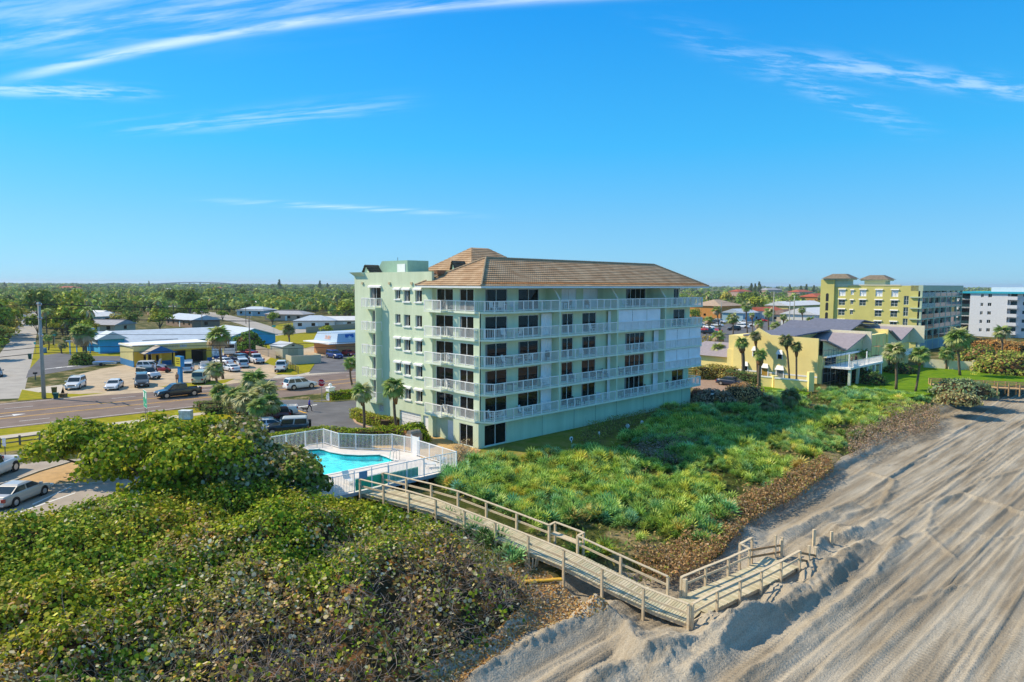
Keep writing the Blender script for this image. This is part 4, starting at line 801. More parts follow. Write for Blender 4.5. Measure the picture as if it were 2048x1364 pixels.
# ochre walk, steps, slab
usheet('walk', [(-7.0, 9), (-6.9, .6), (-7.1, -.6), (-1.2, -1.2), (.0, -.4), (.0, 3.9), (.4, 3.9), (.4, 6.6), (-.02, 6.7), (-.02, 12), (-4, 12)], PAVE, .05)
def walk_bits():
    b = MB(); b.prism([(-1.6, -1.3), (.5, -.5), (.5, -.15), (-1.7, -.7)], -.14, -.02); b.prism([(-1.4, -1.75), (.7, -.85), (.55, -.5), (-1.6, -1.3)], -.3, -.16); o = b.build('steps', M('step_stone', (.42, .30, .18), .9, var=.2), None); o.location = C0; o.rotation_euler.z = AZ; tag(o, 'two brick steps going down from the ochre walk to the grass', 'steps')
    q = toUW(P(968, 928, -.3)); b = MB(); b.box(-1.6, 1.6, -.55, .55, 0, .08); o = b.build('concrete_slab', M('slab_pink', (.52, .43, .36), .9, var=.12), None, bevel=.01); o.location = UW(*q, float(gz(*q)) + .02); o.rotation_euler.z = AZ - .95; tag(o, 'loose pale concrete slab lying on the grass below the walk', 'slab')
walk_bits()
# ================================================================== boardwalk
WOOD = M('boardwalk_timber', (.56, .44, .28), .85, scale=1.2, detail=9, var=0, col2=(.70, .58, .40), stretch=(6, 6, 6), bump=.2, bscale=30)
WOODG = M('boardwalk_deck', (.36, .33, .235), .9, scale=.9, detail=6, var=0, col2=(.44, .40, .31), bump=.2, bscale=40)
def build_boardwalk():
    E_ = empty('boardwalk', C0, AZ, 'weathered timber boardwalk with handrails running from the pool down over the dune to the sand', 'boardwalk')
    A0 = Vector((-16.8, -5.7)); A1 = Vector((-12.75, -31.2)); B1 = Vector((-1.6, -32.0)); Wd = 2.1
    d1 = (A1 - A0); L1 = d1.length; d1 /= L1; n1 = Vector((-d1.y, d1.x)); n1 = n1 if n1.x > 0 else -n1
    d2 = (B1 - A1); L2 = d2.length; d2 /= L2; n2 = Vector((-d2.y, d2.x)); n2 = n2 if n2.y > 0 else -n2
    zp = ([0, 1.2, 7.2, 12.7, 15.4, 18.2, 21.2, 24, 25.9, 27], [.58, .60, .66, .15, -.12, -.4, -.95, -1.38, -1.45, -1.45])
    z1 = lambda s: float(np.interp(s, *zp)); z2 = lambda s: -1.42 + .06 * math.sin(s * .6)
    p1 = lambda s, t, h=0: Vector((*(A0 + d1 * s + n1 * t), z1(s) + h)); p2 = lambda s, t, h=0: Vector((*(A1 + d2 * s + n2 * t), z2(s) + h))
    rnd = random.Random(2)
    pm = [MB().box(-.066, .066, 0, Wd, -.04, 0).mesh('plank', M('deck_plank_%d' % i, c, .9, scale=2, var=.12)) for i, c in enumerate(((.58, .50, .33), (.47, .41, .26), (.64, .56, .39), (.52, .48, .32)))]
    def planks(p, L_, d, n, w, zf, s0=0.0):
        m_ = int(L_ / .16)
        for i in range(m_):
            s = s0 + (i + .5) * .16; o = inst(rnd.choice(pm), E_, p(s, rnd.uniform(-.03, .02)), (0, -math.atan2(zf(s + .1) - zf(s - .1), .2), math.atan2(d.y, d.x)), (1, w / Wd * (1 if n.dot(Vector((-d.y, d.x))) > 0 else -1), 1), 'plank')
    planks(p1, L1 - .0, d1, n1, Wd, z1); planks(p2, L2 - 1.5, d2, n2, Wd, z2, 1.6)
    def run(p, s0, s1, t, seg, mid=True, hh=1.08, kind=''):
        r = MB(); m_ = max(1, round((s1 - s0) / seg)); ss = [s0 + (s1 - s0) * i / m_ for i in range(m_ + 1)]
        for a, c in zip(ss[:-1], ss[1:]):
            k = MB(); k.bar(p(a, t, hh), p(c, t, hh), .17, .045); k.build('handrail', WOOD, E_)
            if mid: k = MB(); k.bar(p(a, t + .03, .55), p(c, t + .03, .55), .045, .13); k.build('mid_rail', WOOD, E_)
        for s in ss:
            q = p(s, t); u, w = q.x, q.y; zb = min(float(gz(u, w)), float(beach_z(np.array([u]), np.array([w]))[0])) - .2 if w < -22 else float(gz(u, w)) - .2
            k = MB(); k.box(q.x - .065, q.x + .065, q.y - .065, q.y + .065, min(zb, q.z - .4), q.z + hh - .02); k.build('post', WOOD, E_)
    run(p1, .3, L1 - .05, -.06, 2.45, True); run(p1, .3, 15.6, Wd + .06, 2.45, True); run(p1, 17.7, L1 - Wd - .1, Wd + .06, 2.45)
    run(p2, .1, L2, -.08, 2.25); run(p2, Wd + .1, L2 - 2.0, Wd + .06, 2.25)
    # bench alcove
    k = MB(); k.bar(p1(15.6, Wd + .75, 1.08), p1(17.7, Wd + .75, 1.08), .17, .045); k.build('handrail', WOOD, E_); k = MB(); k.bar(p1(15.65, Wd + .4, .5), p1(17.65, Wd + .4, .5), .5, .06); k.build('bench_seat', WOOD, E_)
    for s in (15.6, 17.7):
        k = MB(); k.bar(p1(s, Wd + .06, 1.08), p1(s, Wd + .8, 1.08), .16, .045); k.build('handrail', WOOD, E_); k = MB(); q = p1(s, Wd + .75); k.box(q.x - .06, q.x + .06, q.y - .06, q.y + .06, q.z - 1.4, q.z + 1.06); k.build('post', WOOD, E_)
    # end alcove, corner box, stringers
    k = MB(); k.bar(p2(L2 - 2, Wd + .06, 1.08), p2(L2 - 2, Wd + .7, 1.2), .17, .045); k.bar(p2(L2 - 2, Wd + .7, 1.2), p2(L2 - .6, Wd + .75, 1.2), .17, .045); k.build('handrail', WOOD, E_)
    for s in (L2 - 2, L2 - .6): k = MB(); q = p2(s, Wd + .72); k.box(q.x - .07, q.x + .07, q.y - .07, q.y + .07, q.z - .6, q.z + 1.2); k.build('post', WOOD, E_)
    k = MB(); q = p2(2.25, Wd - .15); k.box(q.x - .11, q.x + .11, q.y - .11, q.y + .11, q.z, q.z + 1.02); k.build('corner_box', WOOD, E_); 
    for t in (.12, Wd - .12):
        k = MB(); ss = np.linspace(0, L1 - .1, 14)
        for a, c in zip(ss[:-1], ss[1:]): k.bar(p1(a, t, -.17), p1(c, t, -.17), .06, .24)
        k.build('stringer', WOOD, E_); k = MB(); ss = np.linspace(.2, L2 - .1, 8)
        for a, c in zip(ss[:-1], ss[1:]): k.bar(p2(a, t, -.17), p2(c, t, -.17), .06, .24)
        k.build('stringer', WOOD, E_)
    for i in range(3):
        k = MB(); a = p2(L2 + .15 + i * .34, -.1, -.17 * (i + 1)); c = p2(L2 + .15 + i * .34, Wd, -.17 * (i + 1)); k.bar(a, c, .3, .05); k.build('step', WOODG, E_)
    for t in (-.1, Wd + .06):
        for hh in (.95, .5): k = MB(); k.bar(p2(L2 - (.05 if t < 0 else 2.0), t, hh), p2(L2 + 2.0, t, hh - .75), .05, .14); k.build('stair_rail', M('new_timber', (.36, .22, .11), .85, var=.2), E_)
        for s in (L2 + 1.1, L2 + 2.0): k = MB(); q = p2(s, t); k.box(q.x - .07, q.x + .07, q.y - .07, q.y + .07, q.z - 1.6, q.z + (1.1 if s < L2 + 1.5 else .75)); k.build('post', WOOD, E_)
    return p1, p2, L1, L2
BW1, BW2, BL1, BL2 = build_boardwalk()
# ================================================================== vegetation
SG = leafmat('sea_grape_leaf', .6, .32, .1)
def canopy_leaves(poly_uw, top, n, size, pal, depth=.6, spread=1.0, shape=ROUND, tilt=.75, zmin=None):
    # leaves hung through the upper shell of a canopy given by top(u, w)
    us = [p[0] for p in poly_uw]; ws = [p[1] for p in poly_uw]; pts = []; need = n
    while need > 0:
        u = RNG.uniform(min(us), max(us), need * 2); w = RNG.uniform(min(ws), max(ws), need * 2); k = inpoly(u, w, poly_uw); u, w = u[k][:need], w[k][:need]; pts.append(np.stack([u, w], -1)); need -= len(u)
    q = np.concatenate(pts); u, w = q[:, 0], q[:, 1]; e = .25
    t = top(u, w); gx = (top(u + e, w) - t) / e; gy = (top(u, w + e) - t) / e
    z = t - depth * RNG.random(len(u)) ** 1.6
    nn = norm(np.stack([-gx, -gy, np.ones_like(gx)], -1)); nn = norm(nn + tilt * RNG.normal(size=nn.shape)); c = np.array(C0)
    X = c[0] + u * UV_.x + w * WV_.x; Y = c[1] + u * UV_.y + w * WV_.y; n3 = np.stack([nn[:, 0] * UV_.x + nn[:, 1] * WV_.x, nn[:, 0] * UV_.y + nn[:, 1] * WV_.y, nn[:, 2]], -1)
    return np.stack([X, Y, z], -1), n3, u, w
def surf(poly_uw, top, step, drop):          # mass beneath the leaves: gap shade put into its dark colour, plus litter patches
    us = np.arange(min(p[0] for p in poly_uw), max(p[0] for p in poly_uw), step); ws = np.arange(min(p[1] for p in poly_uw), max(p[1] for p in poly_uw), step)
    A, B = np.meshgrid(us, ws); v, f = gridmesh(us, ws, lambda a, b: top(a, b) - drop - .5 * vnoise(a * 2.1, b * 2.1, 8, 3)); ins = inpoly(A, B, poly_uw).ravel(); f = f[ins[f].all(1)]; return v, f
TWIG = M('twig', (.32, .26, .215), .9, var=.2, scale=5)
LITTER = M('leaf_litter', (.12, .055, .02), .95, scale=3, detail=8, var=0, col2=(.34, .17, .06), bump=.6, bscale=8, world=True)
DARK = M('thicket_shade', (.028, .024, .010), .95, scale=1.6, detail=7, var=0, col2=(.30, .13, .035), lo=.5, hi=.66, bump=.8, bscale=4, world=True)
def twigs(name, seeds, n, length, parent=None, rad=.012, mat=None, up=.6):     # bare crooked branches
    V = []; Fc = []; base = 0
    for (x, y, z) in seeds:
        for _ in range(n):
            p = np.array([x, y, z]) + RNG.normal(size=3) * (.5, .5, .15); d = norm(RNG.normal(size=3) * (1, 1, .4) + (0, 0, up)); L_ = length * RNG.uniform(.5, 1.3); k = 5; r = rad * RNG.uniform(.6, 1.5); ring = []
            for i in range(k):
                s = norm(np.cross(d, (0.3, .2, .9))); t = np.cross(d, s); rr_ = r * (1 - .75 * i / (k - 1))
                V += [p + s * rr_, p - .5 * s * rr_ + .87 * t * rr_, p - .5 * s * rr_ - .87 * t * rr_]
                d = norm(d + RNG.normal(size=3) * .38); p = p + d * L_ / (k - 1)
            for i in range(k - 1):
                for j in range(3): Fc.append((base + 3 * i + j, base + 3 * i + (j + 1) % 3, base + 3 * i + 3 + (j + 1) % 3, base + 3 * i + 3 + j))
            base += 3 * k
    return npmesh(name, np.array(V), np.array(Fc), mat or TWIG)
# ---- the great thicket between the camera and the boardwalk
def thicket():
    poly = [toUW(P(x, y, z)) for x, y, z in ((-500, 1500, 1), (-260, 1130, 1.2), (0, 1085, 1.2), (60, 1065, 1.2), (170, 1035, 1.2), (300, 1000, 1.2), (560, 985, 1), (640, 1010, 1), (720, 1012, .8), (800, 1035, .6), (880, 1068, .3), (950, 1110, 0), (1040, 1150, -.6), (1075, 1190, -1), (1060, 1225, -1.3), (1000, 1275, -1.5), (900, 1350, -1.6), (820, 1420, -1.6), (600, 1700, -1.6), (-200, 1900, 0))]
    P2 = np.array(poly)
    def edist(u, w):       # distance to the outline
        best = np.full(np.shape(u), 1e9)
        for i in range(len(P2)):
            a, b = P2[i], P2[(i + 1) % len(P2)]; d = b - a; t = np.clip(((u - a[0]) * d[0] + (w - a[1]) * d[1]) / (d @ d), 0, 1); best = np.minimum(best, (u - a[0] - t * d[0]) ** 2 + (w - a[1] - t * d[1]) ** 2)
        return np.sqrt(best)
    def top(u, w):
        u = np.asarray(u, float); w = np.asarray(w, float); e = np.clip(edist(u, w) / 3.0, 0, 1) ** .6
        h = 1.0 + 1.9 * e + 3.2 * (vnoise(u * .24, w * .24, 31, 3) - .47) * e + .7 * (vnoise(u * .9, w * .9, 33, 2) - .5)
        sea = np.clip((-w - 18) / 7, 0, 1); h = h * (1 - .45 * sea)
        return gz(u, w) + np.maximum(h, .3)
    def dead(u, w):        # salt-burnt share of the leaves, worst towards the sea
        return np.clip(.06 + .62 * np.clip((-w - 11) / 10, 0, 1) + 1.2 * (vnoise(u * .3, w * .3, 51, 3) - .48), 0.02, .92)
    n = 135000
    K = 11; pts, nr, u, w = canopy_leaves(poly, top, n // K, .1, None, .8, tilt=.35); rep = np.repeat(np.arange(len(pts)), K); n = len(rep)
    j = RNG.normal(size=(n, 3)) * (.21, .21, .15); pts = pts[rep] + j; nr = norm(nr[rep] + .3 * j / .2 + .36 * RNG.normal(size=(n, 3))); u, w = u[rep], w[rep]; cr = RNG.random(n // K + 1)[rep]; cb = (.6 + .75 * RNG.random(n // K + 1))[rep]
    dd = dead(u, w); bare = np.clip((-w - 17.2) / 4.5, 0, 1) * np.clip((u + 40) / 8, .2, 1) + .8 * (vnoise(u * .6, w * .6, 57, 3) - .62); keep = RNG.random(n) > np.clip(bare, 0, .93) * .95
    # keep only what could be seen from around the camera: drop leaves far behind it
    keep &= (pts[:, 1] > 8)
    pts, nr, u, w, dd, cr, cb = pts[keep], nr[keep], u[keep], w[keep], dd[keep], cr[keep], cb[keep]; m_ = len(pts)
    green = pick(m_, [(4, (.105, .145, .008), .3), (3, (.175, .20, .010), .3), (2, (.045, .075, .006), .3), (1.6, (.28, .26, .02), .25), (.8, (.44, .40, .05), .2), (.15, (.4, .2, .03), .2)])  # the palest yellow share is painted as sunlit highlight leaves
    brown = pick(m_, [(3, (.27, .165, .065), .3), (1.6, (.46, .33, .16), .25), (2.4, (.12, .085, .025), .3), (2.2, (.21, .20, .03), .3), (.8, (.55, .42, .25), .2), (.5, (.5, .2, .03), .3)])
    col = np.where((.7 * cr + .3 * RNG.random(m_) < dd)[:, None], brown, green) * cb[:, None] * np.where((vnoise(u * .33, w * .33, 58, 2) > .5)[:, None], (.78, .95, .9), (1.12, 1.04, 1.0))
    v, f = leaves(pts, nr, RNG.uniform(.05, .095, m_) * RNG.choice([.8, 1, 1.35], m_), ROUND)
    o = nobj('sea_grape_thicket', npmesh('sea_grape_thicket', v, f, SG, col)); tag(o, 'dense thicket of round-leaved sea grape, browned by salt towards the beach', 'shrub', kind='stuff')
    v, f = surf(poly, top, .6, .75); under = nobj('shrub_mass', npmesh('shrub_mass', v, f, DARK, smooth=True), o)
    # bare branches on the seaward side
    sd = []
    for _ in range(2300):
        u = RNG.uniform(-44, -14); w = RNG.uniform(-36, -15.5)
        if not inpoly(np.array([u]), np.array([w]), poly)[0]: continue
        if RNG.random() > np.clip((-w - 16) / 6, .02, 1): continue
        q = UW(u, w); z = float(top(np.array([u]), np.array([w]))[0]); sd.append((q.x, q.y, z - RNG.uniform(.1, 1.0)))
    t = nobj('bare_branches', twigs('bare_branches', sd, 5, 1.4, rad=.014), o); t['kind'] = 'stuff'
    return poly, top
THK, THTOP = thicket()
# litter on the ground around the seaward skirt
def litter():
    q = [(1015, 1130), (1075, 1130), (1140, 1180), (1215, 1205), (1220, 1225), (1130, 1232), (1060, 1245), (1000, 1290), (930, 1345), (820, 1364), (700, 1364), (880, 1250)]
    us = [toUW(P(x, y, -1.1)) for x, y in q]; pts, nr, u, w = canopy_leaves(us, lambda a, b: np.maximum(gz(a, b), beach_z(a, b)) + .04, 9000, .1, None, .03, tilt=.35)
    v, f = leaves(pts, nr, RNG.uniform(.04, .09, len(pts)), OVAL); c = pick(len(pts), [(3, (.34, .15, .04), .3), (2, (.42, .25, .09), .3), (1.5, (.16, .08, .03), .3), (.5, (.5, .42, .3), .2)])
    o = nobj('leaf_litter', npmesh('leaf_litter', v, f, SG, c)); tag(o, 'dead orange leaves scattered on the sand under the thicket', 'leaf litter', kind='stuff')
litter()
# ---- saw palmetto field
PALM = leafmat('palmetto_leaf', .55, .32, .12)
def fan(nb=7, r=.55, span=2.5, rise=.12, wid=.095):     # one palmate leaf in +x: stiff blades, each a dark inner and a pale outer triangle
    V = []; Fc = []
    for i in range(nb):
        a = -span / 2 + span * i / (nb - 1); L_ = r * (1 - .22 * (abs(a) / (span / 2)) ** 2); c, s = math.cos(a), math.sin(a)
        p0 = np.array([0.04 * c, .04 * s, 0]); pm_ = np.array([c * L_ * .5, s * L_ * .5, rise * L_]); pt = np.array([c * L_, s * L_, 0]); t = np.array([-s, c, 0]) * wid * .5
        b = len(V); V += [p0, pm_ + t, pt, pm_ - t]; Fc += [(b, b + 1, b + 3), (b + 1, b + 2, b + 3)]
    return np.array(V), np.array(Fc)
def clump(nl, seed, r=.55, stem=.55, nb=7):
    rng = np.random.default_rng(seed); V = []; Fc = []; C_ = []; base = 0; fv, ff = fan(nb, r)
    for i in range(nl):
        az = rng.uniform(0, 6.283); el = rng.uniform(.45, 1.5); d = np.array([math.cos(az) * math.cos(el), math.sin(az) * math.cos(el), math.sin(el)]); p = d * stem * rng.uniform(.5, 1.25); tilt = el + rng.uniform(-.25, .3)
        x = np.array([math.cos(az) * math.cos(tilt), math.sin(az) * math.cos(tilt), math.sin(tilt)]); y = np.array([-math.sin(az), math.cos(az), 0]); ro = rng.uniform(-.9, .9); z = np.cross(x, y); y, z = y * math.cos(ro) + z * math.sin(ro), z * math.cos(ro) - y * math.sin(ro)
        q = p + (fv[:, 0:1] * x + fv[:, 1:2] * y + fv[:, 2:3] * z) * rng.uniform(.8, 1.2); V.append(q); Fc.append(ff + base); base += len(q); C_ += list(np.tile([.5, 1.6], nb) * rng.choice([.5, .8, 1.0, 1.3, 1.7]) * rng.uniform(.85, 1.15, 2 * nb))
    return np.concatenate(V), np.concatenate(Fc), np.array(C_)
def scatter(protos, pos, scale, rot, colr):
    V = []; Fc = []; C_ = []; base = 0
    for i, (v, f, c) in enumerate(protos):
        k = np.arange(len(pos)) % len(protos) == i; p = pos[k]; s = scale[k]; r = rot[k]; cl = colr[k]; n = len(p)
        if n == 0: continue
        cs, sn = np.cos(r), np.sin(r); x = v[None, :, 0] * cs[:, None] - v[None, :, 1] * sn[:, None]; y = v[None, :, 0] * sn[:, None] + v[None, :, 1] * cs[:, None]
        q = np.stack([x * s[:, None], y * s[:, None], np.broadcast_to(v[None, :, 2], x.shape) * s[:, None]], -1) + p[:, None, :]; V.append(q.reshape(-1, 3)); Fc.append((f[None] + (np.arange(n) * len(v))[:, None, None] + base).reshape(-1, f.shape[1])); base += n * len(v)
        C_.append((cl[:, None, :] * c[None, :, None] * (1 + .12 * RNG.normal(size=(n, len(c), 1)))).reshape(-1, 3))
    return np.concatenate(V), np.concatenate(Fc), np.clip(np.concatenate(C_), .004, .9)
def rand_in(poly, n):
    us = [p[0] for p in poly]; ws = [p[1] for p in poly]; out = np.zeros((0, 2))
    while len(out) < n:
        q = np.stack([RNG.uniform(min(us), max(us), n * 2), RNG.uniform(min(ws), max(ws), n * 2)], -1); out = np.concatenate([out, q[inpoly(q[:, 0], q[:, 1], poly)]])
    return out[:n]
def wpos(q, dz=0): c = np.array(C0); return np.stack([c[0] + q[:, 0] * UV_.x + q[:, 1] * WV_.x, c[1] + q[:, 0] * UV_.y + q[:, 1] * WV_.y, gz(q[:, 0], q[:, 1]) + dz], -1)
PAL_PX = [(878, 975), (930, 945), (985, 930), (1040, 935), (1090, 912), (1200, 905), (1280, 880), (1330, 830), (1420, 822), (1500, 832), (1520, 800), (1600, 790), (1700, 785), (1850, 796), (1905, 770), (1960, 742), (2030, 728), (2040, 745), (1985, 775), (1890, 806), (1870, 830), (1745, 862), (1650, 930), (1560, 985), (1480, 1030), (1400, 1085), (1330, 1115), (1270, 1140), (1190, 1118), (1110, 1083), (1040, 1047), (960, 1014), (895, 994)]
PAL_UW = [toUW(P(x, y, -.6)) for x, y in PAL_PX]
def palmettos():
    protos = [clump(11, s, .78, .55) for s in range(8)]
    q = rand_in(PAL_UW, 6600); dens = vnoise(q[:, 0] * .26, q[:, 1] * .26, 71, 3); q = q[(dens > .40)]
    e = edge_w(q[:, 0]) - q[:, 1]; q = q[e < -1.0]
    n = len(q); p = wpos(q, -.05); sc = RNG.uniform(.6, 1.15, n) * (.5 + .8 * vnoise(q[:, 0] * .28, q[:, 1] * .28, 72, 2))
    col = pick(n, [(4, (.085, .165, .03), .2), (3, (.12, .185, .025), .2), (2, (.06, .14, .045), .2), (1, (.19, .20, .025), .2), (.3, (.34, .24, .05), .2)])
    hue = vnoise(q[:, 0] * .16, q[:, 1] * .16, 73, 2)[:, None]; col = col * np.where(hue > .5, (.88, 1.0, 1.15), (1.25, 1.1, .8)) * (.85 + .6 * vnoise(q[:, 0] * .5, q[:, 1] * .5, 74, 2))[:, None]
    v, f, c = scatter(protos, p, sc, RNG.uniform(0, 6.28, n), col)
    o = nobj('saw_palmetto_field', npmesh('saw_palmetto_field', v, f, PALM, c)); tag(o, 'field of green saw palmetto covering the dune in front of the condominium', 'palmetto', kind='stuff')
    # a few along the thicket side of the boardwalk
    q = np.array([toUW(P(x, y, -.4)) for x, y in ((920, 1060), (940, 1075), (965, 1085), (985, 1095), (1010, 1110), (1030, 1118), (900, 1050), (950, 1068), (1000, 1088))]); p = wpos(q, 0); p[:, 2] += .1
    v, f, c = scatter(protos, p, RNG.uniform(.9, 1.2, len(q)), RNG.uniform(0, 6, len(q)), pick(len(q), [(1, (.08, .16, .045), .2)]))
    o = nobj('saw_palmetto_row', npmesh('saw_palmetto_row', v, f, PALM, c)); tag(o, 'row of saw palmetto fans pressed against the near side of the boardwalk', 'palmetto', kind='stuff')
palmettos()
# ---- dry brown scrub along the beach edge and patches on the dune
def scrub(name, label, px, n, hgt, pal, nt, zz=-1.0, size=(.05, .1)):
    poly = [toUW(P(x, y, zz)) for x, y in px]; q = rand_in(poly, n); base = gz(q[:, 0], q[:, 1]); hh = hgt * (.45 + .8 * vnoise(q[:, 0] * .8, q[:, 1] * .8, 81, 3)); p = wpos(q); p[:, 2] = np.maximum(base, -1.6) + hh * RNG.random(n) ** .6
    v, f = leaves(p, norm(RNG.normal(size=(n, 3)) + (0, 0, .8)), RNG.uniform(*size, n), OVAL); o = nobj(name, npmesh(name, v, f, SG, pick(n, pal))); tag(o, label, 'shrub', kind='stuff')
    s = rand_in(poly, nt); sp = wpos(s); t = nobj('bare_branches', twigs('bare_branches', [tuple(a) for a in sp], 5, hgt * 1.15, rad=.011, mat=M('twig_brown', (.20, .13, .085), .9, var=.25, scale=5), up=1.0), o); t['kind'] = 'stuff'; return o
BR = [(3, (.24, .12, .045), .3), (2, (.34, .19, .08), .3), (1.3, (.12, .075, .035), .3), (.8, (.16, .17, .03), .3), (.4, (.42, .28, .15), .2)]
scrub('dry_scrub', 'rust brown dry scrub between the palmettos and the bulldozed sand', [(1265, 1105), (1330, 1095), (1420, 1040), (1480, 1000), (1560, 965), (1650, 915), (1670, 935), (1600, 985), (1500, 1035), (1440, 1100), (1400, 1130), (1330, 1150), (1290, 1140)], 15000, 1.0, BR, 420)
scrub('dry_scrub', 'grey brown dry scrub at the far end of the palmetto field by the sand', [(1690, 880), (1740, 835), (1800, 815), (1880, 822), (1880, 850), (1780, 880), (1700, 915)], 9000, 1.1, [(3, (.20, .12, .07), .3), (2, (.28, .19, .12), .3), (1, (.11, .10, .035), .3)], 300)
scrub('dead_shrub', 'tangle of grey dead shrub on the shaded grass before the sea wall', [(1265, 905), (1300, 880), (1370, 870), (1400, 890), (1370, 925), (1300, 930)], 2600, 1.0, [(3, (.17, .13, .10), .3), (1, (.09, .10, .03), .3)], 160, -.4)
scrub('dune_grass', 'tuft of tall dry dune grass growing against the green sea wall', [(1150, 885), (1180, 858), (1240, 843), (1320, 826), (1370, 815), (1400, 818), (1330, 845), (1240, 865), (1190, 895)], 5200, .9, [(3, (.13, .15, .02), .3), (2, (.22, .18, .05), .3)], 420, -.1, (.04, .09))
scrub('dead_shrub', 'small brown dead shrub at the seaward corner of the pool fence', [(905, 940), (912, 905), (940, 905), (935, 945)], 500, 1.3, [(3, (.26, .19, .11), .3), (1, (.14, .12, .05), .3)], 60, -.2)
# ground-hugging green under the palmettos
def under_green():
    poly = PAL_UW; q = rand_in(poly, 11000); p = wpos(q, .1); p[:, 2] += .35 * RNG.random(len(p)); v, f = leaves(p, norm(RNG.normal(size=p.shape) + (0, 0, 1)), RNG.uniform(.06, .16, len(p)), OVAL)
    o = nobj('dune_groundcover', npmesh('dune_groundcover', v, f, SG, pick(len(p), [(3, (.06, .10, .02), .3), (2, (.13, .12, .03), .3), (1, (.22, .15, .05), .3)]))); tag(o, 'low green groundcover between the saw palmettos', 'groundcover', kind='stuff')
under_green()
# ---- hedges and single shrubs
def leafy(name, label, pts, nr, size, pal, shape=OVAL, group=None, cat='shrub', parent=None, mat=None):
    v, f = leaves(pts, nr, size, shape); o = nobj(name, npmesh(name, v, f, mat or SG, pick(len(pts), pal)), parent)
    return tag(o, label, cat, group) if label else o
HEDGE = [(4, (.10, .165, .008), .28), (3, (.18, .22, .010), .25), (1.5, (.045, .085, .008), .3), (.8, (.28, .27, .02), .2)]
def hedge(label, line, w, h, n, pal=HEDGE, z=0, size=(.05, .11), cat='hedge'):
    # clipped hedge along a line of photo points
    pts = [P(x, y, z) for x, y in line]; E_ = empty('hedge', pts[0], 0, label, cat); P3 = []; N3 = []; core = MB()
    lens = [(b - a).length for a, b in zip(pts[:-1], pts[1:])]; tot = sum(lens)
    for (a, b), L_ in zip(zip(pts[:-1], pts[1:]), lens):
        k = max(10, int(n * L_ / tot)); d = (b - a).normalized(); s = Vector((-d.y, d.x, 0)); t = RNG.uniform(-w * .4, L_ + w * .4, k); ang = RNG.uniform(0, math.pi, k)
        rx = np.cos(ang); rz = np.sin(ang) ** .6; lump = 1 + .28 * (vnoise(t * 1.3 + a.x, rx * 1.7, 91, 3) - .5); o_ = rx * w / 2 * lump * RNG.uniform(.88, 1.04, k); zz = h * np.maximum(rz * lump, .03) * RNG.uniform(.9, 1.05, k)
        low = RNG.random(k) < .35; zz = np.where(low, zz * RNG.random(k), zz); o_ = np.where(low, np.sign(rx) * w / 2 * RNG.uniform(.9, 1.02, k), o_)
        P3.append(np.stack([a.x + d.x * t + s.x * o_, a.y + d.y * t + s.y * o_, zz + a.z], -1)); nn = np.stack([s.x * rx, s.y * rx, rz], -1); N3.append(norm(nn + .55 * RNG.normal(size=nn.shape)))
        core.bar(a + Vector((0, 0, h * .42)) - d * w * .2 - pts[0], b + Vector((0, 0, h * .42)) + d * w * .2 - pts[0], w * .8, h * .8)
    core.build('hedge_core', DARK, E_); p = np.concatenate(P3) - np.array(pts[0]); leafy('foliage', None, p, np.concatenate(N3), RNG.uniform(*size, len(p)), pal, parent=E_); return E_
def bush(label, px, py, rx, h, n, pal=HEDGE, z=0, size=(.07, .14), cat='shrub', shape=OVAL, name='shrub', group=None, pos=None, ry=None):
    c = pos or P(px, py, z); ry = ry or rx; E_ = empty(name, c, 0, label, cat, group); d = norm(RNG.normal(size=(n, 3))); d[:, 2] = np.abs(d[:, 2]); lump = .82 + .45 * (vnoise(d[:, 0] * 2.6 + c.x, d[:, 1] * 2.6 + d[:, 2] * 2, 95, 3) - .3); r = lump * RNG.uniform(.82, 1.05, n)
    p = d * r[:, None] * (rx, ry, h); leafy('foliage', None, p, norm(d + .6 * RNG.normal(size=d.shape)), RNG.uniform(*size, n), pal, shape, parent=E_)
    core = MB(); rings = [(rx * .8, .02), (rx * .82, h * .35), (rx * .6, h * .65), (.05, h * .8)]; m_ = 10
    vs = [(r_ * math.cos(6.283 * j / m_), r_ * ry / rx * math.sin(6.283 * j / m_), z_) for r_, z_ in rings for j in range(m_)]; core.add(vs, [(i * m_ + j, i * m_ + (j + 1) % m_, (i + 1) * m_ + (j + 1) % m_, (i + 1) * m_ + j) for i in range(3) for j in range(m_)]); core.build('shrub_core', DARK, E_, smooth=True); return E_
hedge('clipped green hedge behind the pool fence by the forecourt', [(500, 906), (560, 897), (640, 885), (700, 888), (770, 886), (800, 884)], 1.7, 1.6, 9000)
bush('rounded bright green shrub at the pool end of the hedge by the walk', 822, 884, 2.1, 2.2, 2600)
hedge('curved golden green hedge along the condominium wall above a brick kerb', [(714, 836), (728, 843), (745, 848), (768, 853), (790, 857)], 1.5, 1.2, 3600, [(3, (.16, .19, .015), .25), (3, (.25, .24, .02), .25), (1.5, (.07, .11, .012), .3)])
hedge('clipped hedge beside the white gate pillar near the stop sign', [(664, 801), (690, 798), (716, 796)], 1.8, 1.3, 2600)
hedge('low hedge by the coast road beside the palm clump', [(405, 818), (440, 815), (465, 817)], 2.4, 1.0, 1700, [(3, (.09, .13, .03), .25), (2, (.14, .17, .04), .25), (1, (.05, .08, .02), .3)])
hedge('second low hedge by the coast road nearer the thicket', [(420, 826), (455, 824), (480, 828)], 2.4, 1.0, 1700, [(3, (.09, .13, .03), .25), (2, (.15, .18, .05), .25), (1, (.05, .08, .02), .3)])
hedge('golden sea grape hedge beyond the brick drive', [(1402, 757), (1430, 757), (1458, 760)], 3.0, 2.3, 3000, [(3, (.26, .19, .03), .3), (2, (.38, .28, .08), .25), (2, (.10, .11, .015), .3)], size=(.08, .16))
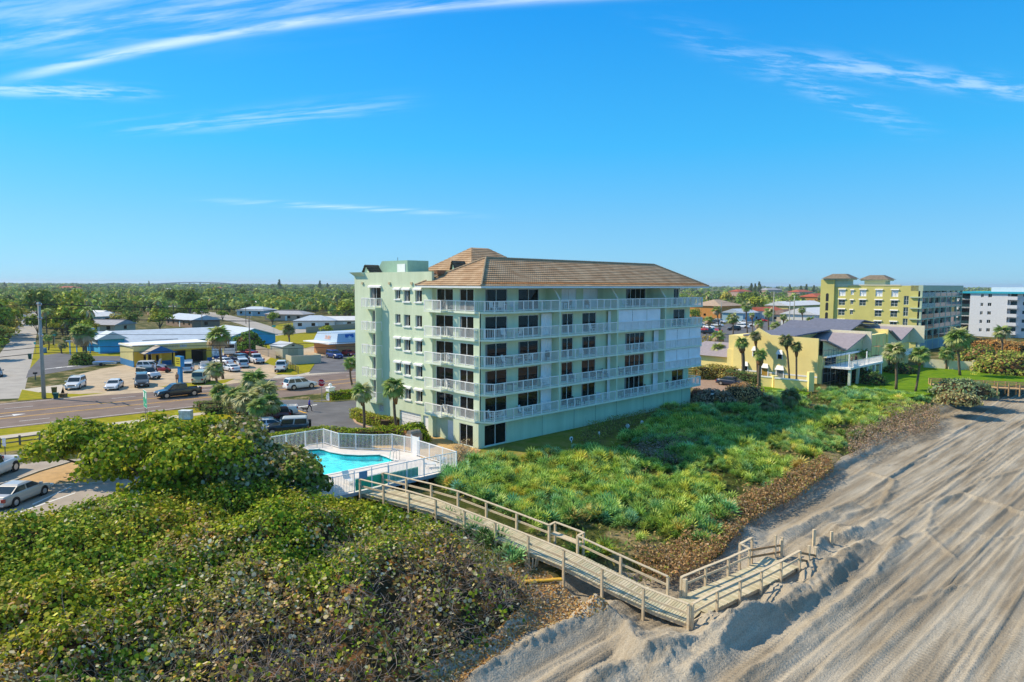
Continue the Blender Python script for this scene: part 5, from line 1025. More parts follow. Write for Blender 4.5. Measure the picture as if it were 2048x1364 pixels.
hedge('clipped green hedge behind the parked dark car', [(1462, 764), (1485, 767), (1510, 770)], 2.2, 2.0, 2200, [(3, (.06, .11, .03), .25), (2, (.10, .15, .04), .25), (1, (.03, .06, .02), .3)])
bush('coppery round shrub beside the brick drive', 1488, 800, 3.3, 2.6, 3000, [(3, (.36, .17, .06), .3), (2, (.46, .25, .10), .25), (1.5, (.17, .09, .04), .3)])
bush('dull brown spreading shrub at the far corner of the condominium', 1428, 806, 3.4, 2.0, 2800, [(3, (.20, .13, .09), .3), (2, (.13, .10, .05), .3), (1, (.26, .18, .12), .3)])
bush('dark red shrub against the far end of the sea wall', 1395, 802, 1.5, 1.8, 900, [(3, (.17, .05, .035), .3), (2, (.09, .05, .025), .3)])
# ---- sea grape trees at the car park
SGP = [(4, (.11, .165, .008), .3), (3, (.19, .22, .010), .28), (1.8, (.045, .08, .006), .3), (1.4, (.30, .29, .02), .22), (.35, (.40, .29, .12), .2)]
BARK = M('bark_grey', (.15, .115, .085), .95, scale=6, var=.3, bump=.6, bscale=14)
def leaf_tree(label, base, h, rx, n, pal, clear=.3, size=(.09, .17), shape=ROUND, name='sea_grape_tree', lobes=9, seed=1, group=None, ry=None, trunk=.16):
    rnd = random.Random(seed); E_ = empty(name, base, 0, label, 'tree', group); ry = ry or rx; t = MB(); cs = []
    for i in range(lobes):
        a = 6.283 * i / lobes + rnd.uniform(-.4, .4); rr_ = rnd.uniform(.25, .72) if i else 0; c = Vector((math.cos(a) * rx * rr_, math.sin(a) * ry * rr_, h * rnd.uniform(clear + .16, .74))); cs.append((c, rnd.uniform(.34, .52) * rx, rnd.uniform(.22, .34) * h))
        b0 = Vector((rnd.uniform(-.2, .2), rnd.uniform(-.2, .2), 0)); t.tube([b0, b0.lerp(c, .35) + Vector((rnd.uniform(-.3, .3), rnd.uniform(-.3, .3), h * .06)), c], [trunk, trunk * .6, trunk * .2], 6)
    t.build('trunk', BARK, E_, smooth=True); P3 = []; N3 = []
    for c, r, rz in cs:
        k = n // lobes; d = norm(RNG.normal(size=(k, 3))); d[:, 2] = np.where(d[:, 2] < -.35, -d[:, 2], d[:, 2]); q = d * (RNG.uniform(.6, 1.05, k) * (.8 + .5 * (vnoise(d[:, 0] * 2.4 + c.x, d[:, 1] * 2.4 + d[:, 2], seed, 3) - .35)))[:, None] * (r, r, rz); P3.append(q + np.array(c)); N3.append(norm(d + .7 * RNG.normal(size=d.shape) + (0, 0, .25)))
    p = np.concatenate(P3); leafy('crown', None, p, np.concatenate(N3), RNG.uniform(*size, len(p)), pal, shape, parent=E_); return E_
leaf_tree('spreading sea grape tree standing on the sandy island of the car park', P(190, 948), 4.9, 5.0, 9500, SGP, .26, seed=4, ry=4.4)
leaf_tree('large dark sea grape tree between the car park and the pool', P(330, 1005), 6.3, 5.8, 15000, SGP, .05, seed=5, lobes=12)
leaf_tree('tall browned sea grape tree overhanging the end of the pool', P(500, 1010), 6.5, 4.8, 14000, [(4, (.085, .115, .018), .3), (3, (.17, .16, .05), .3), (2.4, (.05, .06, .014), .3), (2.2, (.36, .29, .17), .25), (.4, (.4, .2, .04), .2)], .05, seed=6, lobes=12)
leaf_tree('green sea grape tree in front of the pool fence', P(415, 1025), 6.2, 5.0, 10000, SGP, .05, seed=7, lobes=11)
leaf_tree('small sea grape tree leaning over the pool deck', P(590, 1030), 3.8, 3.4, 5500, [(4, (.085, .13, .015), .3), (2, (.17, .18, .03), .3), (2, (.04, .06, .012), .3), (1.4, (.32, .26, .14), .25)], .05, seed=8, lobes=9)
# ================================================================== palms
TRUNK = M('palm_trunk', (.17, .125, .085), .95, scale=3, var=.25, bump=.7, bscale=12, stretch=(1, 1, 5))
BOOT = M('palm_boots', (.26, .13, .055), .95, scale=6, var=.35, bump=.8, bscale=9)
def frond_mesh(name, seed, col, nb=15, span=4.4, droop=.75, wid=.10, fold=.25):
    rng = np.random.default_rng(seed); V = []; Fc = []; C_ = []
    V += [np.array([0, .015, 0]), np.array([0, -.015, 0]), np.array([.42, -.02, .05]), np.array([.42, .02, .05])]; Fc.append((0, 1, 2, 3)); C_.append(np.array(col) * .8)
    for i in range(nb):
        a = -span / 2 + span * i / (nb - 1); L_ = (.62 - .12 * (abs(a) / (span / 2)) ** 2) * rng.uniform(.85, 1.1); c, s = math.cos(a * .72), math.sin(a * .72); t = np.array([-s, c, 0]) * wid * .5
        o = np.array([.38, 0, .05]); p1 = o + np.array([c * L_ * .35, s * L_ * .35, .06 - fold * abs(s) * .1]); p2 = o + np.array([c * L_ * .7, s * L_ * .66, -.02 - droop * .12]); p3 = o + np.array([c * L_ * .92, s * L_ * .85, -droop * L_ * .55 * rng.uniform(.6, 1.3)])
        b = len(V); V += [o, p1 + t, p2 + t * .9, p3, p2 - t * .9, p1 - t]; Fc += [(b, b + 1, b + 2, b + 5), (b + 5, b + 2, b + 3, b + 4)]; k = np.array(col) * rng.uniform(.7, 1.3); C_ += [k, k * rng.uniform(.9, 1.15)]
    return npmesh(name, np.array(V), np.array(Fc), PALM, np.clip(np.array(C_), .01, .9))
FR_GREEN = [frond_mesh('frond', s, c) for s, c in ((1, (.10, .18, .035)), (2, (.15, .21, .045)), (3, (.20, .235, .075)), (4, (.075, .14, .035)))]
FR_PALE = [frond_mesh('frond', s, c, droop=1.0) for s, c in ((5, (.30, .29, .14)), (6, (.24, .25, .10)))]
FR_DARK = [frond_mesh('frond', s, c, droop=.9) for s, c in ((11, (.055, .085, .03)), (12, (.09, .12, .04)), (13, (.16, .14, .07)))]
FR_DEAD = [frond_mesh('frond', s, c, droop=1.2) for s, c in ((7, (.30, .21, .12)), (8, (.22, .15, .08)))]
def palm(label, bx, by, cx, cy, rpx, style='sabal', nf=None, group=None, lean=0, rad=None, z=0, kind='palm_tree'):
    b = P(bx, by, z); top = AD(cx, cy, b.y); r = rpx / F * b.y; rnd = random.Random(int(bx * 13 + by)); E_ = empty(kind, b, 0, label, 'palm tree', group)
    h = max(top.z - z - r * .15, .4); dx = top.x - b.x; tr = rad or min(max(.16, r * .11), .22); t = MB(); k = 7
    crk = rnd.uniform(-.25, .25); pts = [Vector((dx * (i / (k - 1)) + crk * math.sin(i / (k - 1) * 3.14), 0, h * i / (k - 1))) for i in range(k)]; t.tube(pts, [tr * 1.15] + [tr * .95] * (k - 1), 8); t.build('trunk', TRUNK, E_, smooth=True)
    if h > 2.5:
        t = MB(); a = pts[-1]; n_ = [(h - min(1.5, h * .3), tr * 1.0), (h - min(1.0, h * .2), tr * 1.75), (h - .35, tr * 1.6), (h + .1, tr * .8)]; t.tube([Vector((dx * (z_ / h), 0, z_)) for z_, _ in n_], [q for _, q in n_], 8); t.build('boots', BOOT, E_, smooth=True)
    nf = nf or 30; src = {'sabal': FR_GREEN + FR_PALE, 'green': FR_GREEN, 'dark': FR_DARK, 'pale': FR_PALE + FR_GREEN[2:3], 'shag': FR_GREEN[:2] + FR_DEAD}[style]
    for i in range(nf):
        az = i * 2.39996 + rnd.uniform(-.3, .3); q = (i + .5) / nf; el = math.radians(80 - 135 * q ** .85) if style != 'shag' else math.radians(75 - 150 * q)
        me = src[rnd.randrange(len(src))] if not (style in ('sabal', 'green', 'pale') and q > .9) else FR_DEAD[i % 2]
        if style == 'shag': me = (FR_GREEN[i % 3] if q < .55 else FR_DEAD[i % 2])
        s = r * rnd.uniform(.95, 1.18) * (1 if q < .8 else .9); inst(me, E_, pts[-1] + Vector((0, 0, .12)), (rnd.uniform(-.5, .5), -el, az), (s, s, s), 'frond')
    return E_
# along the road and round the forecourt
palm('tall slender fan palm with a brown skirt in the shop lot', 446, 758, 437, 672, 27, 'shag', 34, rad=.2)
palm('fan palm with a swollen bent trunk beside the tan van', 441, 792, 430, 739, 21, 'sabal', 26)
for a in (('cabbage palm of the roadside clump standing closest to the coast road', 445, 822, 443, 784, 24, 'green'), ('cabbage palm of the roadside clump with the tallest crown', 516, 830, 508, 762, 30, 'sabal'), ('cabbage palm of the roadside clump with a pale drooping crown', 525, 838, 530, 785, 32, 'pale'),
          ('cabbage palm of the roadside clump in front of the white pickup', 534, 850, 540, 806, 27, 'sabal'), ('cabbage palm of the roadside clump half behind the thicket', 500, 845, 493, 800, 29, 'pale'), ('cabbage palm of the roadside clump beside the low hedges', 476, 838, 470, 792, 27, 'sabal'), ('short cabbage palm of the roadside clump over the parked cars', 510, 858, 515, 815, 24, 'green')): palm(*a)
palm('fan palm with a bulging trunk by the road edge near the condominium', 705, 772, 701, 726, 17, 'green', 26)
palm('cabbage palm rising from the hedge between forecourt and condominium wall', 728, 866, 724, 784, 26, 'sabal', 30)
palm('cabbage palm with a bulging trunk beside the garage door', 798, 876, 789, 776, 27, 'green', 32)
palm('dense dark fan palm beside the blue gabled building', 580, 712, 577, 659, 15, 'dark', 34)
palm('shaggy palm with a thick brown skirt by the parking lot', 170, 722, 166, 668, 26, 'shag', 46, rad=.45)
palm('small palm on the lawn before the blue building porch', 124, 707, 124, 692, 9, 'dark', 18)
palm('small palm on the lawn behind the utility pole', 97, 700, 95, 676, 10, 'green', 18)
for a in ((107, 690, 107, 668), (135, 694, 133, 678), (88, 690, 86, 672)): palm('young palm in the front gardens along the side street', *a, 9, 'dark', 16, group='young palms along the side street')
# townhouses
palm('cabbage palm in front of the low yellow wing of the townhouses', 1438, 737, 1436, 697, 16, 'sabal', 26)
palm('cabbage palm at the left end of the yellow gable wall', 1485, 762, 1484, 686, 15, 'green', 26, rad=.3)
palm('tall dark palm leaning over the yellow gable wall beside an upper window', 1515, 757, 1511, 672, 13, 'dark', 26)
palm('short cabbage palm before the yellow door of the gable wall', 1518, 777, 1521, 710, 15, 'green', 26, rad=.28)
palm('taller of two dark palms casting shadows on the yellow gable wall', 1579, 766, 1572, 680, 16, 'dark', 30)
palm('shorter of two dark palms casting shadows on the yellow gable wall', 1593, 768, 1593, 694, 13, 'dark', 28)
palm('broad cabbage palm on the lawn edge in front of the scaffolded townhouse', 1792, 779, 1789, 704, 25, 'sabal', 38)
palm('leaning cabbage palm on the lush lawn beside the townhouses', 1831, 783, 1841, 708, 21, 'green', 36)
palm('slim curved palm beside the white terrace railing', 1716, 751, 1706, 702, 12, 'green', 18, rad=.13); palm('slim palm crossing its curved neighbour beside the white terrace', 1722, 753, 1729, 707, 12, 'green', 18, rad=.13)
palm('large cabbage palm standing alone on the lawn before the glass-fronted condominium', 1920, 751, 1917, 676, 28, 'sabal', 40); palm('cabbage palm before the rust coloured hedge of the white condominium', 2004, 716, 2004, 664, 18, 'sabal', 28)
palm('palm against the olive condominium between two window columns', 1680, 668, 1680, 641, 13, 'green', 24); palm('broad palm crown against the olive condominium wall', 1770, 672, 1763, 630, 18, 'sabal', 30); palm('leafy palm beside the garden wall behind the lawn', 1893, 738, 1893, 706, 17, 'green', 24)
palm('stubby dark palm rising from the palmettos in the shade', 1540, 836, 1538, 806, 22, 'dark', 34, z=-.3); palm('stubby palm among the palmettos before the garden wall', 1583, 828, 1581, 793, 22, 'dark', 34, z=-.3)
# roadside commerce beyond
for i, a in enumerate(((1440, 668, 1434, 620, 11), (1466, 671, 1465, 636, 15), (1495, 668, 1493, 613, 13), (1505, 676, 1504, 630, 7), (1538, 672, 1538, 624, 13), (1548, 680, 1550, 652, 12), (1520, 678, 1518, 648, 12), (1568, 672, 1567, 634, 9), (1625, 672, 1622, 642, 12), (1420, 668, 1418, 640, 11), (1645, 676, 1640, 652, 11), (1580, 668, 1578, 645, 9), (1440, 716, 1436, 672, 16), (1606, 662, 1604, 620, 9))):
    palm('cabbage palm along the road by the shops and crowded car park', *a, 'sabal' if i % 3 else 'shag', 20, group='palms along the shop car park')
# ================================================================== vehicles
CGLASS = M('car_glass', (.02, .035, .045), .05, var=0, spec=.6)
TYRE = M('tyre', (.02, .02, .02), .8, var=0); RIM = M('rim', (.55, .56, .58), .3, var=0, metal=.8); BLACKP = M('black_plastic', (.025, .025, .028), .6, var=0)
HEADL = M('headlight', (.7, .73, .75), .15, var=0, spec=.6); TAILL = M('taillight', (.35, .015, .012), .2, var=0, spec=.6); PLATE = M('plate', (.6, .62, .6), .5, var=0)
def paint(name, c): return M('paint_' + name, c, .28, var=0, spec=.5, coat=.6)
PW = paint('white', (.74, .75, .76)); PB = paint('black', (.018, .019, .022)); PG = paint('grey', (.09, .11, .125)); PS = paint('silver', (.48, .46, .42)); PR = paint('red', (.50, .012, .02)); PBL = paint('blue', (.02, .05, .22)); PT = paint('tan', (.46, .44, .27)); PDR = paint('maroon', (.10, .012, .02)); PDB = paint('navy', (.015, .025, .06))
SPEC = {  # L, half width, top stations [(x, z)], cabin (rear base, rear top, front top, front base), roof z, belt z, wheel r, bed
 'sedan': dict(L=4.75, hw=.92, top=[(-2.37, .62), (-2.3, .92), (-1.75, 1.0), (.7, .98), (1.3, .92), (2.2, .72), (2.37, .5)], cab=(-1.75, -.85, .35, 1.25), roof=1.45, belt=.97, r=.33, wb=1.4),
 'suv': dict(L=4.8, hw=.97, top=[(-2.4, .62), (-2.36, 1.06), (-1.9, 1.1), (.85, 1.1), (1.35, 1.06), (2.25, .9), (2.4, .6)], cab=(-2.32, -2.02, .3, 1.25), roof=1.78, belt=1.08, r=.38, wb=1.42),
 'pickup': dict(L=5.7, hw=.99, top=[(-2.85, .7), (-2.84, 1.18), (-.62, 1.18), (-.6, 1.18), (1.25, 1.16), (1.7, 1.14), (2.7, 1.0), (2.85, .65)], cab=(-.62, -.45, .75, 1.6), roof=1.9, belt=1.15, r=.42, wb=1.8, bed=(-2.78, -.68)),
 'crew': dict(L=5.85, hw=1.0, top=[(-2.92, .7), (-2.9, 1.2), (-1.02, 1.2), (-1.0, 1.2), (1.35, 1.18), (1.75, 1.16), (2.75, 1.02), (2.92, .65)], cab=(-1.05, -.9, .75, 1.7), roof=1.92, belt=1.17, r=.43, wb=1.82, bed=(-2.84, -1.1)),
 'jeep': dict(L=4.5, hw=.93, top=[(-2.2, .72), (-2.18, 1.16), (.55, 1.16), (.95, 1.16), (1.9, 1.08), (1.95, .7)], cab=(-2.14, -2.06, .35, .75), roof=1.86, belt=1.14, r=.43, wb=1.4),
 'van': dict(L=4.9, hw=.97, top=[(-2.4, .7), (-2.38, 1.22), (1.2, 1.22), (1.5, 1.2), (2.25, 1.0), (2.4, .66)], cab=(-2.34, -2.2, .95, 1.55), roof=2.05, belt=1.2, r=.38, wb=1.45),
 'coupe': dict(L=4.6, hw=.93, top=[(-2.3, .6), (-2.24, .9), (-1.6, .95), (.55, .93), (1.1, .88), (2.1, .68), (2.3, .46)], cab=(-1.75, -.7, .15, 1.05), roof=1.32, belt=.92, r=.34, wb=1.35)}
def wheel_meshes(r):
    t = MB(); t.tube([(0, -.12, 0), (0, -.1, 0), (0, .1, 0), (0, .12, 0)], [r * .9, r, r, r * .9], 18); rm = MB(); rm.tube([(0, -.125, 0), (0, .125, 0)], r * .62, 10); a = MB(); a.tube([(0, -.062, 0), (0, .062, 0)], r * 1.2, 16); return t.mesh('wheel', TYRE), rm.mesh('rim', RIM), a.mesh('wheel_arch', BLACKP)
WM = {}
def vehicle(kind, pt, pos, heading, label, cat='car', small=False, hood=False, roofmat=None, group=None, name=None, scale=1.0, topper=False, spare=False, dark=False, rack=False):
    s = SPEC[kind]; hw = s['hw']; E_ = empty(name or {'sedan': 'parked_car', 'coupe': 'parked_car', 'suv': 'suv', 'pickup': 'pickup_truck', 'crew': 'pickup_truck', 'jeep': 'off_roader', 'van': 'van'}[kind], pos, heading, label, cat, group); E_.scale = (scale,) * 3
    xs = [p[0] for p in s['top']]; zs = [p[1] for p in s['top']]; X = sorted(set(list(np.linspace(-s['L'] / 2, s['L'] / 2, 15)) + xs + ([s['bed'][0], s['bed'][0] + .01, s['bed'][1], s['bed'][1] + .01] if 'bed' in s and not topper else [])))
    b = MB(); rings = []; zb = s['r'] * .62
    for x in X:
        q = x / (s['L'] / 2); zt = float(np.interp(x, xs, zs)); w = hw * (1 - .13 * abs(q) ** 5); inn = zt
        if 'bed' in s and not topper and s['bed'][0] + .005 < x < s['bed'][1] + .005: inn = zt - .5
        z0 = zb + .1 * abs(q) ** 6; rings.append([(x, sy * w * k, z) for sy in (1,) for k, z in ((.90, z0), (.99, z0 + .12), (1.0, z0 + (zt - z0) * .45), (.97, zt - .12), (.90, zt - .01), (.82, zt), (.80, inn))])
    n = 7
    for i, rg in enumerate(rings): b.v += rg + [(x, -y, z) for x, y, z in rg[::-1]]
    m_ = 2 * n
    for i in range(len(rings) - 1):
        for j in range(m_ - 1): b.f.append((i * m_ + j, i * m_ + j + 1, (i + 1) * m_ + j + 1, (i + 1) * m_ + j)); b.m.append(0)
        b.f.append((i * m_ + m_ - 1, i * m_, (i + 1) * m_, (i + 1) * m_ + m_ - 1)); b.m.append(1)
    b.f.append(tuple(range(m_))); b.m.append(0); b.f.append(tuple(range((len(rings) - 1) * m_ + m_ - 1, (len(rings) - 1) * m_ - 1, -1))); b.m.append(0)
    body = b.build('body', [pt, BLACKP], E_); 
    for f in body.data.polygons: f.use_smooth = len(f.vertices) == 4
    r0, r1, f1, f0 = s['cab']; zb_, zr = s['belt'] - .03, s['roof']; wb, wt = hw * .9, hw * (.80 if kind in ('jeep', 'van', 'suv') else .72)
    c = MB(); base = [(r0, -wb, zb_), (f0, -wb, zb_), (f0, wb, zb_), (r0, wb, zb_)]; k = .09; mid = [(r1 - (r1 - r0) * .12, -wt - .03, zr - k), (f1 + (f0 - f1) * .12, -wt - .03, zr - k), (f1 + (f0 - f1) * .12, wt + .03, zr - k), (r1 - (r1 - r0) * .12, wt + .03, zr - k)]; top = [(r1 + .12, -wt + .1, zr), (f1 - .12, -wt + .1, zr), (f1 - .12, wt - .1, zr), (r1 + .12, wt - .1, zr)]
    c.add(base + mid + top, [(0, 1, 5, 4), (1, 2, 6, 5), (2, 3, 7, 6), (3, 0, 4, 7), (4, 5, 9, 8), (5, 6, 10, 9), (6, 7, 11, 10), (7, 4, 8, 11), (8, 9, 10, 11)]); c.build('cabin', roofmat or pt, E_, smooth=False)
    def glass(name, a, bb, cc, d, ins=.05, off=.012, x0=0.0, x1=1.0):
        a, bb, cc, d = map(Vector, (a, bb, cc, d)); nn = (bb - a).cross(d - a).normalized(); p = lambda u, v: (a.lerp(bb, u)).lerp(d.lerp(cc, u), v) + nn * off; g = MB(); g.quad(p(x0 + ins, .1), p(x1 - ins, .1), p(x1 - ins, .93), p(x0 + ins, .93)); g.build(name, CGLASS, E_)
    glass('windshield', base[1], base[2], mid[2], mid[1]); glass('rear_window', base[3], base[0], mid[0], mid[3])
    if topper: r0b = s['bed'][0] + .15
    nw = 3 if kind in ('suv', 'van') else 2
    for i in range(nw):
        if small and i: break
        a0, a1 = (i / nw, (i + 1) / nw) if not small else (0, 1); glass('side_window', base[0], base[1], mid[1], mid[0], .025, .012, a0, a1); glass('side_window', base[2], base[3], mid[3], mid[2], .025, .012, 1 - a1, 1 - a0)
    if topper:
        t = MB(); x0, x1 = s['bed'][0] + .05, r0 + .02; t.add([(x0, -wb, zb_), (x1, -wb, zb_), (x1, wb, zb_), (x0, wb, zb_), (x0 + .15, -wt - .05, zr - .05), (x1, -wt - .05, zr - .05), (x1, wt + .05, zr - .05), (x0 + .15, wt + .05, zr - .05)], [(0, 1, 5, 4), (1, 2, 6, 5), (2, 3, 7, 6), (3, 0, 4, 7), (4, 5, 6, 7)]); t.build('bed_topper', pt, E_)
    if kind not in WM: WM[kind] = wheel_meshes(s['r'])
    tm, rm = WM[kind][:2]; wx = s['wb']
    for x in (-wx, wx):
        for sy in (1, -1):
            inst(WM[kind][2], E_, (x, sy * hw * .93, s['r'] * 1.06), name='wheel_arch'); w = inst(tm, E_, (x, sy * (hw - .11), s['r']), name='wheel')
            if not small: inst(rm, w, name='rim')
    if small: return E_
    L2 = s['L'] / 2; zh = float(np.interp(L2 - .12, xs, zs)); zt_ = float(np.interp(-L2 + .06, xs, zs))
    for sy in (1, -1):
        g = MB(); g.box(L2 - .2, L2 + .0, sy * hw * .84 - .17, sy * hw * .84 + .1 * 0 + .02 if sy > 0 else sy * hw * .84 + .17, zh - .16, zh - .01); g.build('headlight', HEADL, E_); g = MB(); y0, y1 = sorted((sy * hw * .62, sy * hw * .90)); g.box(-L2 - .015, -L2 + .14, y0, y1, zt_ - .28, zt_ - .04); g.build('taillight', TAILL, E_)
        g = MB(); y0, y1 = sorted((sy * hw * .96, sy * (hw + .2))); g.box(f0 - .35, f0 - .22, y0, y1, s['belt'] + .02, s['belt'] + .2); g.build('mirror', pt, E_, bevel=.02)
    for xx, d in ((L2 - .03, 1), (-L2 + .03, -1)):
        g = MB(); x0, x1 = sorted((xx, xx + d * .07)); g.box(x0, x1, -hw * .82, hw * .82, zb + .08, zb + .3); g.build('bumper', BLACKP if kind in ('jeep', 'pickup', 'crew') else pt, E_, bevel=.02); g = MB(); x0, x1 = sorted((xx + d * .072, xx + d * .08)); g.box(x0, x1, -.16, .16, zb + .14, zb + .28); g.build('number_plate', PLATE, E_)
    g = MB(); g.box(L2 - .06, L2 + .012, -hw * .5, hw * .5, zh - .24, zh - .06); g.build('grille', BLACKP, E_)
    if hood:
        g = MB(); g.add([(f0 + .05, -hw * .78, zh + .2), (f0 + .05, hw * .78, zh + .2), (f0 + .35, hw * .74, zh + 1.15), (f0 + .35, -hw * .74, zh + 1.15), (f0 + .0, -hw * .78, zh + .2), (f0, hw * .78, zh + .2), (f0 + .28, hw * .74, zh + 1.18), (f0 + .28, -hw * .74, zh + 1.18)], [(0, 1, 2, 3), (7, 6, 5, 4), (3, 2, 6, 7), (0, 3, 7, 4), (1, 5, 6, 2)]); g.build('open_hood', pt, E_)
    if spare: g = MB(); g.tube([(-L2 + .0, 0, 1.05), (-L2 - .24, 0, 1.05)], .42, 16); g.build('spare_wheel', TYRE, E_)
    if rack:
        for sy in (1, -1): g = MB(); g.tube([(r1 + .25, sy * (wt - .05), zr + .07), (f1 - .2, sy * (wt - .05), zr + .07)], .025, 6); g.build('roof_rail', RIM, E_)
    return E_
D = math.degrees(AZ)
def VP(x, y): return P(x, y, .02)
vehicle('crew', PB, VP(357, 793), R(D + 180), 'black crew-cab pickup truck driving on the coast road', 'pickup')
vehicle('suv', PW, VP(600, 777), R(D), 'white SUV driving on the coast road towards the stop sign', 'car', rack=True)
vehicle('suv', PW, VP(152, 776), R(-72), 'white boxy SUV parked nose to the road at the lawn edge', 'car', rack=True)
vehicle('sedan', PW, VP(229, 777), R(-72), 'white sedan parked alone nose to the road on the shell lot', 'car')
vehicle('crew', PG, VP(284, 771), R(-62), 'dark grey pickup truck with a bed topper parked nose to the road', 'pickup', topper=True)
vehicle('jeep', PW, VP(297, 757), R(-28), 'white off-roader with black top parked behind the dark grey pickup', 'off-roader', roofmat=PB)
vehicle('suv', PW, VP(303, 740), R(D - 30), 'white crossover with raised hood before the shop canopy', 'car', hood=True)
vehicle('suv', PW, VP(376, 743), R(112), 'white SUV with raised hood facing a garage bay', 'car', hood=True)
vehicle('sedan', PW, VP(409, 740), R(-62), 'white sedan with raised hood facing out of the garage bays', 'car', hood=True)
vehicle('van', PT, VP(403, 765), R(100), 'tan vintage off-road van seen from behind on the shell lot', 'van', spare=False)
vehicle('coupe', PW, VP(462, 742), R(138), 'white coupe parked beside the tall slender palm', 'car')
vehicle('suv', PW, VP(485, 734), R(118), 'white SUV with raised hood between the white coupe and the white pickup', 'car', hood=True)
vehicle('sedan', PW, VP(446, 729), R(150), 'white sedan parked behind the tall slender palm', 'car')
vehicle('suv', PDB, VP(478, 724), R(140), 'dark navy SUV parked beside the box truck', 'car')
vehicle('pickup', PW, VP(513, 726), R(125), 'white pickup truck parked below the red car', 'pickup')
vehicle('coupe', PR, VP(494, 710), R(165), 'red car parked by the dense bush at the fence', 'car')
vehicle('crew', PW, VP(563, 741), R(103), 'white pickup truck parked on grass beside the chain-link fence', 'pickup')
vehicle('suv', PBL, VP(669, 716), R(-48), 'blue SUV parked before the takeaway shop', 'car')
vehicle('coupe', PR, VP(696, 711), R(-40), 'red sports car beside the blue SUV at the takeaway shop', 'car')
vehicle('crew', PW, VP(545, 832), R(20 + 180), 'white pickup truck in the condominium forecourt under the palms', 'pickup')
vehicle('suv', PDR, VP(538, 842), R(20 + 180), 'dark red SUV squeezed between white pickup and black off-roader', 'car')
vehicle('jeep', PB, VP(574, 868), R(195), 'black off-roader with pale soft roof and rear spare wheel in the forecourt', 'off-roader', spare=True, roofmat=M('soft_top', (.36, .42, .46), .7, var=.05), scale=1.0)
vehicle('sedan', PW, VP(528, 862), R(200), 'white car mostly hidden beyond the black off-roader', 'car')
_h = P(95, 985) - P(0, 1022)
vehicle('sedan', PS, VP(38, 1001), math.atan2(_h.y, _h.x) + .06, 'champagne silver sedan in the small car park at the thicket', 'car')
vehicle('pickup', PW, VP(-22, 955), math.atan2(-_h.y, -_h.x) + .15, 'white pickup truck backed in beside the sandy island', 'pickup')
vehicle('sedan', PG, VP(-8, 752), R(-52), 'dark car waiting on the side street at the corner', 'car'); vehicle('sedan', PW, VP(48, 636), R(125), 'white car driving away up the side street', 'car', small=True)
vehicle('suv', paint('teal', (.03, .24, .28)), VP(19, 660), R(125), 'teal car parked on the verge of the side street', 'car', small=True)
vehicle('sedan', PDB, VP(1463, 771), R(D - 90), 'dark blue car parked at the clipped hedge on the brick drive', 'car')
for i, (x, y, k, c, a) in enumerate(((1413, 650, 'sedan', PS, 0), (1428, 648, 'suv', PB, 0), (1440, 646, 'suv', PW, 0), (1434, 653, 'sedan', PW, 10), (1418, 657, 'sedan', PW, -10), (1408, 662, 'coupe', PR, 0), (1420, 668, 'pickup', PB, 20), (1433, 664, 'coupe', PR, -20), (1486, 656, 'suv', PW, 0), (1490, 649, 'pickup', PW, 0), (1500, 651, 'sedan', PS, 30), (1511, 653, 'suv', PW, 10), (1525, 643, 'coupe', PR, 0), (1553, 640, 'sedan', PW, 0), (1603, 647, 'sedan', PW, 20), (1468, 661, 'suv', PB, 30), (1482, 643, 'sedan', PBL, 0), (1448, 642, 'sedan', PS, 0), (1400, 654, 'sedan', PG, 0), (1460, 640, 'suv', PG, 0))):
    vehicle(k, c, VP(x, y), AZ + R(a + (90 if i % 2 else -90)), {id(PS): 'silver', id(PB): 'black', id(PW): 'white', id(PR): 'red', id(PG): 'grey', id(PBL): 'blue'}[id(c)] + ' car in the crowded car park across the coast road', 'car', small=True, group='cars in the crowded car park', name='parked_car')
def box_truck(x, y, heading, label, w=2.3, l=5.6, h=3.0):
    E_ = empty('box_truck', VP(x, y), heading, label, 'truck'); b = MB(); b.box(-l / 2, l / 2, -w / 2, w / 2, .75, h); b.build('box', PW, E_, bevel=.05); b = MB(); b.box(l / 2, l / 2 + 1.5, -w / 2 + .15, w / 2 - .15, .5, 2.1); b.build('cab', PW, E_, bevel=.12)
    b = MB(); b.quad((-l / 2 - .012, w / 2 - .1, 2.0), (-l / 2 - .012, -w / 2 + .1, 2.0), (-l / 2 - .012, -w / 2 + .1, 2.8), (-l / 2 - .012, w / 2 - .1, 2.8)); b.build('rear_window', M('shade_dark', (.025, .02, .02), .6, var=0), E_)
    b = MB(); b.box(-l / 2 - .02, -l / 2, -w / 2 + .1, w / 2 - .1, .55, .75); b.build('bumper', BLACKP, E_)
    for p in ((-l / 2 + 1, 1), (-l / 2 + 1, -1), (l / 2 + .5, 1), (l / 2 + .5, -1)): q = inst(WM['pickup'][0], E_, (p[0], p[1] * (w / 2 - .15), .42), name='wheel'); inst(WM['pickup'][1], q, name='rim')
    for sy in (1, -1):
        b = MB(); b.quad((-.9, sy * (w / 2 + .008), 1.3), (.2, sy * (w / 2 + .008), 1.3), (.1, sy * (w / 2 + .008), 2.3), (-.6, sy * (w / 2 + .008), 2.4)); b.build('decal', M('decal_orange', (.55, .22, .08), .6, scale=4, var=.5), E_)
    return E_
box_truck(461, 712, R(108), 'white food truck with orange decals and dark rear window')
